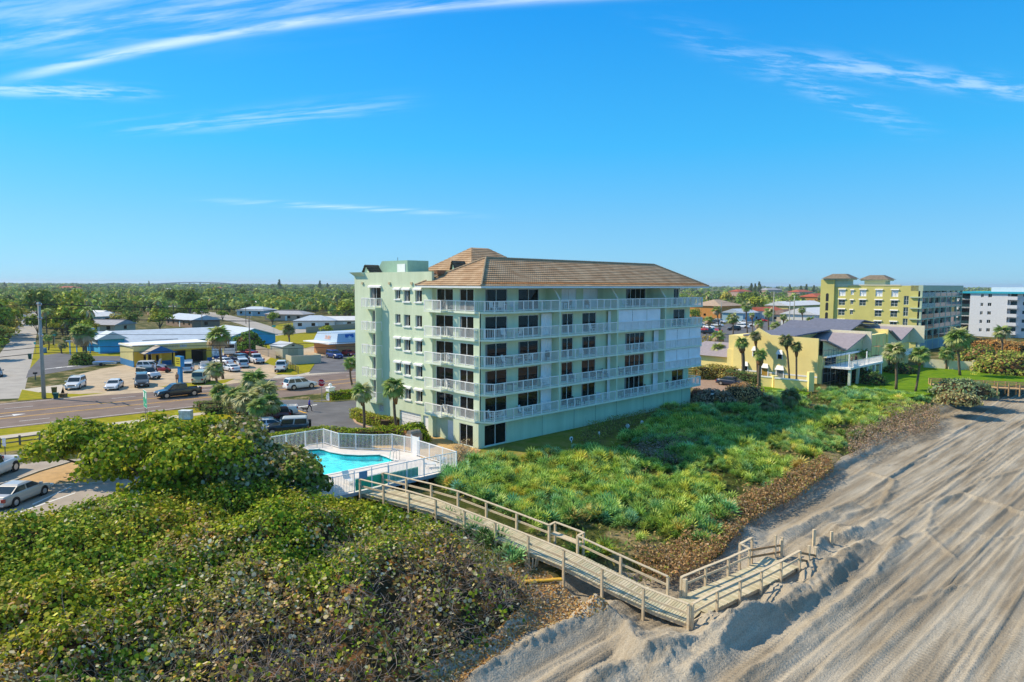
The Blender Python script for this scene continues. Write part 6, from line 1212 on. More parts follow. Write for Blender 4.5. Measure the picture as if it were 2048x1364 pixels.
def trailer():
    E_ = empty('cargo_trailer', VP(650, 704), R(-60), 'white box trailer with rooftop unit beside the takeaway shop', 'trailer'); b = MB(); b.box(-2.3, 2.3, -1.15, 1.15, .5, 2.9); b.build('box', PW, E_, bevel=.05); b = MB(); b.box(-1, .4, -.6, .6, 2.9, 3.2); b.build('roof_unit', M('unit_grey', (.3, .3, .3), .7, var=.2), E_); b = MB(); b.bar((2.3, 0, .5), (3.4, 0, .45), .1, .1); b.build('drawbar', BLACKP, E_)
    for sy in (1, -1): inst(WM['sedan'][0], E_, (0, sy * 1.1, .33), name='wheel')
trailer()
def trike():
    E_ = empty('motorcycle', VP(325, 745), R(10), 'low red three-wheeled motorcycle beside the white crossover', 'motorcycle'); b = MB(); b.tube([(-1.0, 0, .5), (-.5, 0, .62), (.2, 0, .55), (.9, 0, .62), (1.25, 0, .5)], [.2, .34, .36, .3, .12], 8); b.build('body', PR, E_, smooth=True); b = MB(); b.box(-.75, -.1, -.2, .2, .82, .98); b.build('seat', BLACKP, E_, bevel=.05)
    b = MB(); b.tube([(.35, -.4, 1.02), (.5, 0, 1.05), (.35, .4, 1.02)], .03, 6); b.build('handlebar', BLACKP, E_); b = MB(); b.box(.5, .9, -.25, .25, .85, 1.2); b.build('windscreen', CGLASS, E_, bevel=.04)
    for p in ((.95, .62), (.95, -.62), (-1.05, 0)): inst(WM['sedan'][0], E_, (p[0], p[1], .33), name='wheel')
trike()
def boat():
    E_ = empty('small_boat', VP(210, 731), R(8), 'small white boat with a blue cover on the lawn beside the parking lot', 'boat'); b = MB(); pr = [(-2, .75), (-1, .85), (.4, .8), (1.4, .5), (2.1, .05)]; vs = []
    for x, w in pr: vs += [(x, -w, .75), (x, -w * .6, .3), (x, w * .6, .3), (x, w, .75)]
    b.add(vs, [(i * 4 + j, i * 4 + j + 1, i * 4 + 5 + j, i * 4 + 4 + j) for i in range(4) for j in range(3)] + [(0, 1, 2, 3)]); b.build('hull', PW, E_); b = MB(); vs = []
    for x, w in pr: vs += [(x, -w * .95, .74), (x, 0, .98 - .08 * abs(x)), (x, w * .95, .74)]
    b.add(vs, [(i * 3 + j, i * 3 + 3 + j, i * 3 + 4 + j, i * 3 + 1 + j) for i in range(4) for j in range(2)]); b.build('cover', M('cover_blue', (.03, .16, .42), .7, var=.1), E_)
    for sy in (1, -1): inst(WM['sedan'][0], E_, (-.4, sy * .75, .3), scale=(.9, .9, .9), name='wheel')
    b = MB(); b.bar((-1.9, 0, .3), (2.9, 0, .3), .1, .1); b.build('trailer_beam', BLACKP, E_)
boat()
# ================================================================== other buildings
def blk(b, u0, u1, w0, w1, z0, z1, mi=0): return b.box(min(u0, u1), max(u0, u1), min(w0, w1), max(w0, w1), z0, z1, mi)
def bld(name, label, uw=(0, 0), cat='building'): E_ = empty(name, UW(*uw), AZ, label, cat); return E_
def part(E_, name, mat, *boxes, bevel=0):
    b = MB()
    for q in boxes: blk(b, *q)
    return b.build(name, mat, E_, bevel=bevel)
YEL = M('yellow_stucco', (.93, .76, .31), .9, scale=.3, detail=8, var=.07, bump=.15, bscale=30); LAV = M('lavender_shingle', (.30, .265, .29), .9, scale=1.5, var=.12, stretch=(1, 1, 6)); SLATE = M('slate_roof', (.15, .16, .21), .85, scale=1.5, var=.12)
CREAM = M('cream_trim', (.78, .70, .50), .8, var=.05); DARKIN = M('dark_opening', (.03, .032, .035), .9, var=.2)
OLIVE = M('olive_stucco', (.64, .575, .19), .9, scale=.2, detail=7, var=.06, bump=.1, bscale=30); OLTR = M('olive_trim', (.46, .55, .40), .85, var=.06); TGLASS = M('teal_glass', (.03, .07, .08), .06, var=0, spec=.5)
def slatpoly(E_, name, mat, pts_uz, w0, w1, th=.2):       # roof/wall slab extruded along w from a profile in (u, z)
    b = MB(); n = len(pts_uz)
    for i in range(n - 1):
        (a, za), (c, zc) = pts_uz[i], pts_uz[i + 1]; b.add([(a, w0, za), (c, w0, zc), (c, w1, zc), (a, w1, za), (a, w0, za - th), (c, w0, zc - th), (c, w1, zc - th), (a, w1, za - th)], [(0, 1, 2, 3), (7, 6, 5, 4), (0, 4, 5, 1), (1, 5, 6, 2), (2, 6, 7, 3), (3, 7, 4, 0)])
    return b.build(name, mat, E_)
def punched(E_, o, dx, width, z0, z1, holes, mat, cols=2, rows=1, depth=.14, frame=None, glass=None, box=(), sub=False, sill=False, fr=.07):
    b = MB(); facade(b, o, dx, width, z0, z1, holes, depth); b.build('wall', mat, E_)
    for i, h in enumerate(holes): window(E_, o, dx, h, depth, cols, rows, fr, frame=frame, glass=glass(i) if callable(glass) else glass, box=i in box, sub=sub, sill=sill)
def townhouses():
    E_ = bld('townhouses', 'row of yellow townhouses with sawtooth slate and lavender roofs, scaffolding on the sea side'); u0 = 70.0; w0, w1 = -4.6, 12.3
    pw = lambda x, y: (lambda q: (toUW(q)[1], q.z))(on_u(x, y, u0))
    # south gable wall
    prof = [pw(1467, 687), pw(1489, 678.5), pw(1517, 655.5), pw(1530, 664), pw(1541, 670), pw(1637.5, 677.5)]; wl = prof[0][0]; wr = prof[-1][0]
    b = MB(); pts = [(u0, wl, 0)] + [(u0, w, z) for w, z in prof] + [(u0, wr, 0)]; b.poly(pts[::-1]); b.poly([(u0 + .3, y, z) for _, y, z in pts]); n = len(pts)
    for i in range(n - 1): p, q = pts[i], pts[i + 1]; b.quad(p, q, (u0 + .3, q[1], q[2]), (u0 + .3, p[1], p[2]))
    b.build('gable_wall', YEL, E_)
    zc = prof[-1][1]
    part(E_, 'wall', YEL, (u0 + .31, 115, w0 + .1, w1, 0, 4.6)); part(E_, 'band', WHITE, (u0 - .03, u0, wr, wl, .95, 1.2))
    rz = [(u0 + .25, zc - .12), (79, 5.1), (88, zc), (88.01, zc)]; slatpoly(E_, 'roof', LAV, rz[:2], w0 - .6, 3.0); slatpoly(E_, 'roof', LAV, rz[1:3], w0 - .6, 3.0)
    slatpoly(E_, 'roof', SLATE, [(u0 + .2, zc - .06), (79, zc + .25), (88, zc + .5)], 1.2, w1 - 3); slatpoly(E_, 'roof', SLATE, [(88.4, zc - .1), (96, 9.0), (101.4, 8.2)], -1.5, w1); slatpoly(E_, 'roof', LAV, [(101.7, zc + .1), (107.5, 5.3), (115, zc + .1)], w0 - .6, 4); slatpoly(E_, 'roof', SLATE, [(101.7, zc + .6), (108, 9.0), (115, 8.2)], 2, w1)
    part(E_, 'parapet', CREAM, (88, 88.4, w0 - 1.4, 3.2, 4.4, zc + .45)); part(E_, 'parapet', CREAM, (115, 115.4, w0 - 2.6, 6, 4.4, zc + .5)); part(E_, 'wall', YEL, (101.4, 101.7, w0, 8, 2, zc + .25), (88.4, 101.3, w0 + .3, w1, 4.6, 6.9), (101.8, 114.9, w0 + .4, w1, 4.5, 5.0), (u0 + .4, 87.9, 3.1, w1 - .2, 4.6, zc - .3))
    # shaded gables and porches on the sea side
    for a, c, z in ((u0 + .31, 79, zc), (87.99, 79, zc), (101.71, 107.5, zc), (114.99, 107.5, zc)):
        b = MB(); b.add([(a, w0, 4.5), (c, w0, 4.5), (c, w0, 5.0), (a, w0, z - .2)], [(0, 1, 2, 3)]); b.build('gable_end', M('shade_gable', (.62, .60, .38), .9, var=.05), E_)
    part(E_, 'terrace', WHITE, (u0 + 1, 86, w0 - 4.2, w0 - .02, 2.65, 2.95)); part(E_, 'eaves', WHITE, (u0 + .4, 87.9, w0 - .66, w0 - .62, 4.3, 4.62)); part(E_, 'porch_ceiling', CREAM, (u0 + .4, 87.9, w0 - .6, w0 - .02, 4.32, 4.5)); part(E_, 'balcony', WHITE, (101.8, 110, w0 - 3, w0 - .02, 2.7, 2.95))
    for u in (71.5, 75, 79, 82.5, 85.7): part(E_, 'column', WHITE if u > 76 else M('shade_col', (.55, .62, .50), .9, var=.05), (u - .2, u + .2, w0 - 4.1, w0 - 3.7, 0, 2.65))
    for u in (u0 + 1.2, 79): part(E_, 'column', WHITE, (u - .08, u + .08, w0 - 3.9, w0 - 3.75, 2.95, 5.1))
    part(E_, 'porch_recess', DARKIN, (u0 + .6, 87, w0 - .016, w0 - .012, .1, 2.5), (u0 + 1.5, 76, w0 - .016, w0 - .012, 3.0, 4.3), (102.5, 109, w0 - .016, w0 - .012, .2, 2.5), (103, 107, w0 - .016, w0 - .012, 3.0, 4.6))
    rb = MB()
    for k in range(75): u = u0 + 1 + k * .2; rb.box(u - .02, u + .02, w0 - 4.16, w0 - 4.12, 2.95, 3.95)
    for k in range(40): u = 101.8 + k * .2; rb.box(u - .02, u + .02, w0 - 2.96, w0 - 2.92, 2.95, 3.85)
    o = rb.build('balusters', WHITE, E_); o['kind'] = 'stuff'; part(E_, 'railing', WHITE, (u0 + 1, 86, w0 - 4.18, w0 - 4.1, 3.92, 4.0)); part(E_, 'railing', WHITE, (101.8, 110, w0 - 2.98, w0 - 2.9, 3.82, 3.9))
    # openings of the south wall
    def opening(px0, px1, py0, py1, nm, mat):
        (a, z1), (c, z0) = pw(px0, py0), pw(px1, py1); part(E_, nm, mat, (u0 - .05, u0 - .012, c, a, z0, z1)); part(E_, 'surround', WHITE, (u0 - .09, u0 - .052, c - .18, c, z0 - .1, z1 + .15), (u0 - .09, u0 - .052, a, a + .18, z0 - .1, z1 + .15))
        b = MB(); b.add([(u0 - .1, c - .25, z1), (u0 - .1, a + .25, z1), (u0 - .1, a, z1 + .75), (u0 - .1, c, z1 + .75), (u0 - .4, c - .25, z1), (u0 - .4, a + .25, z1)], [(0, 3, 2, 1), (4, 5, 2, 3), (0, 1, 5, 4), (0, 4, 3), (1, 2, 5)]); b.build('hood', WHITE, E_)
    opening(1507, 1513, 701, 712, 'window', GLASS); opening(1556, 1564, 708, 718, 'window', GLASS); opening(1487, 1495, 731, 741, 'window', GLASS); opening(1524, 1535, 735, 754, 'door', M('ochre_door', (.45, .27, .05), .7, var=.1)); opening(1554, 1566, 739, 757, 'window', M('pane_pale', (.22, .25, .24), .2, var=.3, scale=3))
    # low west wing
    part(E_, 'wing_wall', YEL, (u0 + 4, u0 + 13, w1 + .05, 24, 0, 2.7)); b = MB(); a0, a1 = u0 + 3.4, u0 + 13.6; am = (a0 + a1) / 2; b.add([(a0, w1, 2.7), (a1, w1, 2.7), (am, w1, 5.0), (a0, 24.6, 2.7), (a1, 24.6, 2.7), (am, 21.5, 5.0)], [(0, 2, 5, 3), (1, 4, 5, 2), (3, 5, 4), (0, 1, 2), (0, 3, 4, 1)]); b.build('wing_roof', LAV, E_)
    # scaffold
    s = MB(); SC = M('scaffold', (.16, .18, .17), .6, var=.1)
    for u in (69.2, 71.2, 73.2, 75.2):
        for w in (-5.2, -6.4): s.tube([(u, w, 0), (u, w, 5.8)], .03, 5)
    for z in (1.9, 3.8, 5.6):
        for w in (-5.2, -6.4): s.tube([(69.2, w, z), (75.2, w, z)], .03, 5)
        for u in (69.2, 71.2, 73.2, 75.2): s.tube([(u, -5.2, z), (u, -6.4, z)], .03, 5)
    o = s.build('scaffolding', SC, None); o.location = C0; o.rotation_euler.z = AZ; tag(o, 'grey tube scaffolding at the corner of the yellow townhouses', 'scaffolding')
    s = MB()
    for u in (87.2, 89.6):
        for w in (-6.4, -7.6): s.tube([(u, w, 0), (u, w, 7)], .03, 5)
    for z in (1.9, 3.6, 5.3): s.box(87.2, 89.6, -7.6, -6.4, z, z + .06)
    o = s.build('scaffolding', M('scaffold_orange', (.42, .25, .10), .7, var=.2), None); o.location = C0; o.rotation_euler.z = AZ; tag(o, 'narrow planked scaffold tower against the yellow pillar between townhouses', 'scaffolding')
    # garden wall
    G = empty('garden_wall', (0, 0, 0), 0, 'low yellow garden wall with white coping before the townhouses', 'wall'); pts = [P(1518, 772), P(1549, 775), P(1549, 776), P(1620, 783)]
    for nm, mt, z0, z1, wd in (('wall', YEL, 0, 1.5, .3), ('coping', WHITE, 1.5, 1.68, .42)):
        b = MB()
        for a, c in ((0, 1), (2, 3)): b.bar(pts[a] + Vector((0, 0, (z0 + z1) / 2)), pts[c] + Vector((0, 0, (z0 + z1) / 2)), wd, z1 - z0)
        b.build(nm, mt, G)
    for q, h in ((pts[1], 1.9), (pts[3], 3.0)): b = MB(); b.box(q.x - .4, q.x + .4, q.y - .4, q.y + .4, 0, h); b.build('pillar', YEL, G)
    G = empty('garden_wall', (0, 0, 0), 0, 'cream panelled garden wall closing the far side of the lush lawn', 'wall'); pts = [P(1850 + k * 48, 735 + k * 3.2) for k in range(5)]
    for a, c in zip(pts[:-1], pts[1:]): b = MB(); b.bar(a + Vector((0, 0, .85)), c + Vector((0, 0, .85)), .2, 1.7); b.build('panel', CREAM, G)
    for q in pts: b = MB(); b.box(q.x - .22, q.x + .22, q.y - .22, q.y + .22, 0, 1.95); b.build('pillar', CREAM, G)
townhouses()
def olive():
    u = 145.0; wl = toUW(on_u(1643, 620, u))[1]; wr = toUW(on_u(1835, 620, u))[1]; E_ = bld('olive_condominium', 'olive yellow condominium with two hip-roofed roof towers and teal glass sea front')
    ue = toUW(on_w(1916, 620, wr))[0]; zt = on_u(1750, 571, u).z; zp = lambda y: on_u(1725, y, u).z; wc = lambda x: toUW(on_u(x, 620, u))[1]
    holes = []; box = []
    for r, (ya, yb) in enumerate(((579.5, 592.5), (599.5, 611.5), (619.5, 632), (641, 655))):
        for x, hwid in ((1683, 6.6), (1703, 3.0), (1724.5, 6.6), (1756.5, 7), (1788, 7)):
            if r >= 2 and x == 1724.5: continue
            d = 2.5 if x == 1703 else 0; holes.append((wl - wc(x - hwid), wl - wc(x + hwid), zp(yb - d), zp(ya + d * .4))); box.append(r)
    for x0, x1 in ((1806.5, 1816.5),):
        for r in range(4): zf = 2.8 * (r + 1.0); holes.append((wl - wc(x0), wl - wc(x1), zf + .2, zf + 2.4)); box.append(1)
    WT = M('window_teal', (.05, .09, .09), .1, var=0, spec=.5)
    punched(E_, (u, wl, 0), (0, -1, 0), wl - wr - .0, 0, zt, holes, OLIVE, 2, 2, .18, glass=lambda i: SHUT if box[i] == 0 else WT, box=set(range(len(holes) - 4)))
    part(E_, 'mass', OLIVE, (u + .6, ue, wr + 1.8, wl, 0, zt - .5)); part(E_, 'parapet', CREAM, (u - .12, u + .4, wr + 4, wl - 4.0, zt - .02, zt + .22)); part(E_, 'roof', CREAM, (u + .4, ue, wr, wl, zt - .5, zt - .1))
    # stair tower with arched openings
    ta, tb = wl + .25, wc(1668); part(E_, 'stair_tower', OLIVE, (u - .5, u + 5, tb, ta, 0, zt + 1.6))
    for y in (594.5, 613, 632.5, 650):
        z1 = on_u(1654, y - 6, u - .5).z; z0 = on_u(1654, y + 8, u - .5).z; a, c = toUW(on_u(1651.4, 600, u - .5))[1], toUW(on_u(1657, 600, u - .5))[1]; m_ = (a + c) / 2; r = abs(a - c) / 2; b = MB(); b.poly([(u - .515, m_ + r, z0), (u - .515, m_ - r, z0)] + [(u - .515, m_ - r * math.cos(t), z1 - r * .2 + r * math.sin(t)) for t in np.linspace(0, math.pi, 8)]); b.build('arched_opening', DARKIN, E_)
    TR = M('tower_roof', (.20, .165, .12), .9, scale=2, var=.2)
    for (x0, x1, yb, yt, up, h0) in ((1640.5, 1700, 557, 547.5, u - 1.3, 567), (1714.5, 1775.5, 559, 550, u + 7, 568)):
        a, c = toUW(on_u(x0, 600, up))[1], toUW(on_u(x1, 600, up))[1]; z0 = on_u((x0 + x1) / 2, yb, up).z; z1 = on_u((x0 + x1) / 2, yt, up).z; D_ = a - c; k = D_ * .28
        b = MB(); b.add([(up, a, z0), (up, c, z0), (up + D_ * .8, c, z0), (up + D_ * .8, a, z0), (up + k, a - k, z1), (up + k, c + k, z1), (up + D_ * .8 - k, c + k, z1), (up + D_ * .8 - k, a - k, z1)], [(0, 4, 5, 1), (1, 5, 6, 2), (2, 6, 7, 3), (3, 7, 4, 0), (4, 7, 6, 5), (0, 1, 2, 3)]); b.build('tower_roof', TR, E_); part(E_, 'tower_eaves', OLTR, (up + .4, up + D_ * .8 - .4, c + .45, a - .45, z0 - .35, z0 - .004))
        part(E_, 'tower_body', OLTR, (up + 1.2, up + D_ * .8 - 1, c + 1.2, a - 1.2, zt - .4, z0 - .36))
    # glazed, balconied sea end
    nF = 5; fh = zt / 6.0
    part(E_, 'roof_band', OLTR, (u + .0, ue, wr - 1.0, wr + 1.7, zt - 1.3, zt + .1))
    for k in range(1, nF + 1):
        z = k * fh; part(E_, 'balcony', OLTR, (u - .4 if k > 0 else u, ue, wr - .9, wr + 1.7, z - .3, z)); part(E_, 'glass_rail', TGLASS, (u + .1, ue - .2, wr - .85, wr - .8, z + .004, z + 1.05))
        n = 7
        for i in range(n):
            a0 = u + .5 + (ue - u - 1) * i / n; a1 = u + .5 + (ue - u - 1) * (i + 1) / n - .35; part(E_, 'glazing', TGLASS if (i + k) % 3 else M('pale_curtain_glass', (.24, .32, .33), .15, var=.1), (a0, a1, wr + 1.66, wr + 1.72, z + .05, z + fh - .45))
    for i in range(8): a = u + (ue - u - .5) * i / 7; part(E_, 'column', OLTR, (a, a + .5, wr - .88, wr - .4, 0, zt - 1.31))
    part(E_, 'base', M('base_blue', (.28, .40, .42), .9, var=.05), (u + .2, ue, wr - .86, wr + 1.6, 0, fh - .31))
olive()
def white_condo():
    u = 218.0; wc = lambda x: toUW(on_u(x, 620, u))[1]; wl, wr = wc(1939), wc(2014); zt = on_u(1975, 587, u).z; E_ = bld('white_condominium', 'white condominium with turquoise roof edge at the far end of the beach'); WS = M('white_stucco', (.74, .74, .76), .9, var=.04); TQ = M('turquoise_band', (.03, .42, .55), .7, var=.05)
    holes = []
    for y in (591.5, 609, 626, 643, 660):
        for x, h in ((1963, 2.8), (1978.5, 3.8)): z = on_u(x, y, u).z; holes.append((wl - wc(x - h), wl - wc(x + h), z - .55, z + .55))
    punched(E_, (u, wl, 0), (0, -1, 0), wl - wr, 0, zt, holes, WS, 2, 1, .15); part(E_, 'mass', WS, (u + .5, u + 34, wr + .1, wl - .1, 0, zt - .2)); part(E_, 'roof_edge', TQ, (u - .4, u + 34, wr - 5, wl + 3.5, zt, zt + .55)); part(E_, 'side_wall', WS, (u + 3, u + 12, wl, wl + 4.5, 0, zt - .01))
    for k in range(5):
        z = on_u(1975, 598 + k * 17, u).z; part(E_, 'balcony', WS, (u + .8, u + 3, wl + .05, wl + 4.2, z - .15, z)); part(E_, 'glass_rail', TGLASS, (u + .8, u + .85, wl + .05, wl + 4.2, z + .004, z + 1)); part(E_, 'opening', DARKIN, (u + 2.96, u + 2.99, wl + .5, wl + 3.8, z + .01, z + 2.2))
        part(E_, 'balcony', WS, (u - .6, u + 12, wr - 2.6, wr - .02, z - .15, z)); part(E_, 'rail', WS, (u - .6, u - .55, wr - 2.6, wr - .02, z + .004, z + .9)); part(E_, 'opening', TGLASS, (u + 1.5, u + 1.55, wr - 2.2, wr - .6, z + .01, z + 2.1)); part(E_, 'window', TGLASS, (u + 1.56, u + 1.59, wr - 4.6, wr - 3.7, z + .9, z + 1.9)); part(E_, 'window', TGLASS, (u + 2.96, u + 2.985, wl + 4.2 - .5, wl + 4.3, z + 1, z + 1.8))
    part(E_, 'side_mass', WS, (u + 1.6, u + 30, wr - 12, wr - .05, 0, zt - .02)); part(E_, 'roof_units', WS, (u + 8, u + 20, wr - 6, wl - 4, zt + .56, zt + 2.0))
    F_ = bld('far_condominium', 'distant pink condominium with brown roof seen over the white one', (300, 0)); part(F_, 'wall', M('pink_stucco', (.55, .42, .36), .9, var=.05), (0, 25, -22, 4, 0, 15.5)); part(F_, 'roof', M('maroon_roof', (.16, .07, .06), .9, var=.1), (-1, 26, -24, 5, 15.5, 17.2))
    hedge('long rust brown sea grape hedge before the white condominium', [(1915, 700), (1960, 706), (2060, 716)], 5, 3.4, 5200, [(3, (.30, .13, .035), .3), (2, (.40, .20, .06), .3), (1.2, (.14, .09, .03), .3)], size=(.12, .26))
white_condo()
def blue_building():
    E_ = bld('blue_building', 'long low bright blue building with pale grey roofs and a gabled end'); BL = M('bright_blue', (.04, .38, .72), .8, scale=.5, var=.08, detail=6); RF = M('grey_metal_roof', (.50, .57, .64), .7, scale=.6, var=.08, detail=6)
    w0 = toUW(P(464, 691.5))[1]; ua, ub = toUW(P(464, 691.5))[0], toUW(on_w(551, 690, w0))[0]; um = (ua + ub) / 2; eh = on_w(464, 671.5, w0).z; rh = on_w(503, 657.5, w0).z
    b = MB(); b.add([(ua, w0, 0), (ub, w0, 0), (ub, w0, eh), (um, w0, rh), (ua, w0, eh), (ua, w0 + 20, 0), (ub, w0 + 20, 0), (ub, w0 + 20, eh), (um, w0 + 20, rh), (ua, w0 + 20, eh)], [(0, 1, 2, 3, 4), (9, 8, 7, 6, 5), (0, 4, 9, 5), (1, 6, 7, 2)]); b.build('gable_wall', BL, E_)
    b = MB(); 
    for s in (0, 1):
        x, xr = (ua - .5, um) if s == 0 else (ub + .5, um); b.add([(x, w0 - .5, eh - .15), (xr, w0 - .5, rh + .12), (xr, w0 + 20, rh + .12), (x, w0 + 20, eh - .15), (x, w0 - .5, eh - .35), (xr, w0 - .5, rh - .08), (xr, w0 + 20, rh - .08), (x, w0 + 20, eh - .35)], [(0, 1, 2, 3), (7, 6, 5, 4), (0, 4, 5, 1), (1, 5, 6, 2), (2, 6, 7, 3), (3, 7, 4, 0)])
    b.build('roof', RF, E_)
    # long wing
    p = toUW(P(203, 707)); q0, q1 = p[0], ua - .05; v0 = w0 + 1.5; v1 = v0 + 15; zr = eh + 1.9; b = MB(); blk(b, q0, q1, v0, v1, 0, eh - .4); b.build('wall', BL, E_)
    b = MB(); vm = (v0 + v1) / 2; b.add([(q0 - .6, v0 - .8, eh - .5), (q1, v0 - .8, eh - .5), (q1, vm, zr), (q0 - .6, vm, zr), (q1, v1 + .8, eh - .5), (q0 - .6, v1 + .8, eh - .5)], [(0, 1, 2, 3), (3, 2, 4, 5), (0, 3, 5)]); b.build('roof', RF, E_)
    part(E_, 'fascia_sign', BL, (q0 - .9, q0 + .6, vm - 1.2, vm + 1.2, 0, zr + .9)); part(E_, 'door', TRIM, (ua + 3.2, ua + 4.2, w0 - .05, w0 - .012, .05, 2.2)); part(E_, 'window_row', DARKIN, (q0 + 9, q0 + 17, v0 - .03, v0 - .012, 1.5, 2.4))
    # porch wing to the left
    a0, a1 = toUW(P(200, 707))[0], toUW(on_w(250, 707, toUW(P(203, 707))[1]))[0]; pwv = p[1]; b = MB(); blk(b, a0, a1, pwv, v0 - .02, 0, 3.2); b.build('porch_wall', BL, E_); am = (a0 + a1) / 2; b = MB(); b.add([(a0 - .8, pwv - .8, 3.2), (a1 + .8, pwv - .8, 3.2), (am, pwv - .8, 4.9), (a0 - .8, v0 + 3, 3.2), (a1 + .8, v0 + 3, 3.2), (am, v0 + 3, 4.9)], [(0, 1, 2), (0, 2, 5, 3), (1, 4, 5, 2), (0, 3, 4, 1)]); b.build('porch_roof', RF, E_)
    for k in range(4): part(E_, 'porch_post', BL, (a0 - 1.6 - k * 1.3, a0 - 1.4 - k * 1.3, pwv + 2, pwv + 2.2, 0, 3.0))
    part(E_, 'porch_canopy', RF, (a0 - 6.2, a0 - .05, pwv + 1.4, v0, 3.0, 3.2))
blue_building()
def text(parent, body, loc, rot, size, mat, name='lettering'):
    c = bpy.data.curves.new(name, 'FONT'); c.body = body; c.size = size; c.align_x = 'CENTER'; c.align_y = 'CENTER'; c.extrude = .006; o = bpy.data.objects.new(name, c); COL.objects.link(o); dg = bpy.context.evaluated_depsgraph_get(); me = bpy.data.meshes.new_from_object(o.evaluated_get(dg)); bpy.data.objects.remove(o); bpy.data.curves.remove(c)
    me.materials.append(mat); q = nobj(name, me, parent); q.location = loc; q.rotation_euler = rot; return q
def auto_shop():
    E_ = bld('auto_repair_shop', 'yellow and blue auto repair shop with white flat roof, entrance canopy and two garage bays'); w0 = toUW(P(269, 735))[1]; ua = toUW(P(269, 735))[0]; ub = toUW(on_w(424, 722, w0))[0]; wl = w0 + 9; zt = on_w(300, 690, w0).z; on = lambda x: toUW(on_w(x, 715, w0))[0]; Yb = M('shop_yellow', (.62, .42, .05), .8, var=.06); Yc = M('shop_cream', (.62, .55, .24), .8, var=.06); Bb = M('shop_blue', (.02, .13, .32), .8, var=.08)
    h = [(on(344) - ua, on(372) - ua, .02, 2.75), (on(383) - ua, on(413.5) - ua, .02, 2.75), (on(312) - ua, on(318) - ua, .02, 2.1), (on(287) - ua, on(304) - ua, .7, 2.4)]
    b = MB(); facade(b, (ua, w0, 0), (1, 0, 0), ub - ua, 0, 3.0, h, .35); b.build('front_wall', Yb, E_); part(E_, 'fascia', Yc, (ua - .1, ub + .1, w0 - .12, w0 + .3, 3.0, zt)); part(E_, 'side_wall', Yc, (ua - .1, ua + .2, w0 + .31, wl, 1.2, zt)); part(E_, 'side_dado', M('dado_blue', (.04, .2, .42), .8, var=.08), (ua - .13, ua + .2, w0 + .02, wl, 0, 1.2))
    part(E_, 'back_wall', Yc, (ua, ub, wl - .3, wl, 0, zt - .3), (ub - .3, ub, w0 + .36, wl - .31, 0, zt - .3)); part(E_, 'roof', WHITE, (ua - .3, ub + .3, w0 + .31, wl + .2, zt - .28, zt - .05)); part(E_, 'bay_interior', DARKIN, (ua + .3, ub - .4, w0 + 4, w0 + 4.2, 0, 3))
    part(E_, 'coping', WHITE, (ua - .2, ub + .2, w0 - .2, w0 + .3, zt, zt + .12))
    for (x0, x1) in ((305, 343), (373, 382), (414, 424)): part(E_, 'dado', Bb, (on(x0), on(x1), w0 - .04, w0 - .012, 0, .95))
    g = window(E_, (ua, w0, 0), (1, 0, 0), h[3], .3, 2, 1, .06, sub=True); part(E_, 'door', DARKIN, (on(312), on(318), w0 + .3, w0 + .34, .02, 2.1))
    # canopy with gable roof on posts
    c0, c1 = on(277), on(344); cm = (c0 + c1) / 2; d = 3.6; b = MB(); zr, ze = 4.1, 2.75; b.add([(c0, w0 - d, ze), (c1, w0 - d, ze), (cm, w0 - d, zr), (c0, w0 - .13, ze), (c1, w0 - .13, ze), (cm, w0 - .13, zr)], [(0, 2, 5, 3), (1, 4, 5, 2), (0, 3, 4, 1)]); b.build('canopy_roof', M('canopy_shingle', (.42, .36, .29), .9, var=.1), E_); b = MB(); b.add([(c0, w0 - d - .01, ze), (c1, w0 - d - .01, ze), (cm, w0 - d - .01, zr)], [(0, 1, 2)]); b.build('canopy_gable', Bb, E_)
    for u in (c0 + .6, cm, c1 - .6): part(E_, 'canopy_post', Yb, (u - .12, u + .12, w0 - d + .3, w0 - d + .55, 0, ze - .004))
    text(E_, 'BRAKES', (on(343), w0 - .14, (3 + zt) / 2), (R(90), 0, 0), .75, M('sign_grey', (.36, .35, .28), .8, var=.1)); b = MB(); b.box(on(360), on(374), w0 - .135, w0 - .122, 3.35, zt - .25); b.build('faded_sign', M('faded_blue', (.42, .50, .50), .8, scale=5, var=.25), E_)
    part(E_, 'mural', M('mural_white', (.65, .68, .72), .8, scale=2.2, var=.5), (ub + .12, ub + 2.3, w0 + .4, w0 + .5, .8, 3.0)); part(E_, 'bin_blue', M('bin_blue', (.015, .07, .22), .7, var=.1), (ub + .3, ub + 2.6, w0 - 1.4, w0 - .2, 0, 1.2))
auto_shop()
def pylon():
    q = P(361, 765); E_ = empty('shop_sign', q, R(D - 75), 'yellow shop sign on a bright blue pylon', 'sign'); Bb = M('pylon_blue', (.03, .27, .62), .6, var=.05); b = MB(); b.box(-.35, .35, -.22, .22, 0, 2.6); b.box(-.75, .75, -.3, .3, 2.6, 4.3); b.build('pylon', Bb, E_); b = MB(); b.box(-.7, .62, -.33, -.302, 2.65, 4.15); o = b.build('sign_face', M('sign_yellow', (.80, .66, .03), .6, var=.03), E_)
    for i, (x0, x1) in enumerate(((-.45, .35), (-.5, .45), (-.4, .4))): b = MB(); b.box(x0, x1, -.342, -.332, 3.75 - i * .36, 3.9 - i * .36); b.build('print_line', M('sign_print', (.30, .20, .03), .7, scale=14, var=.5), o)
pylon()
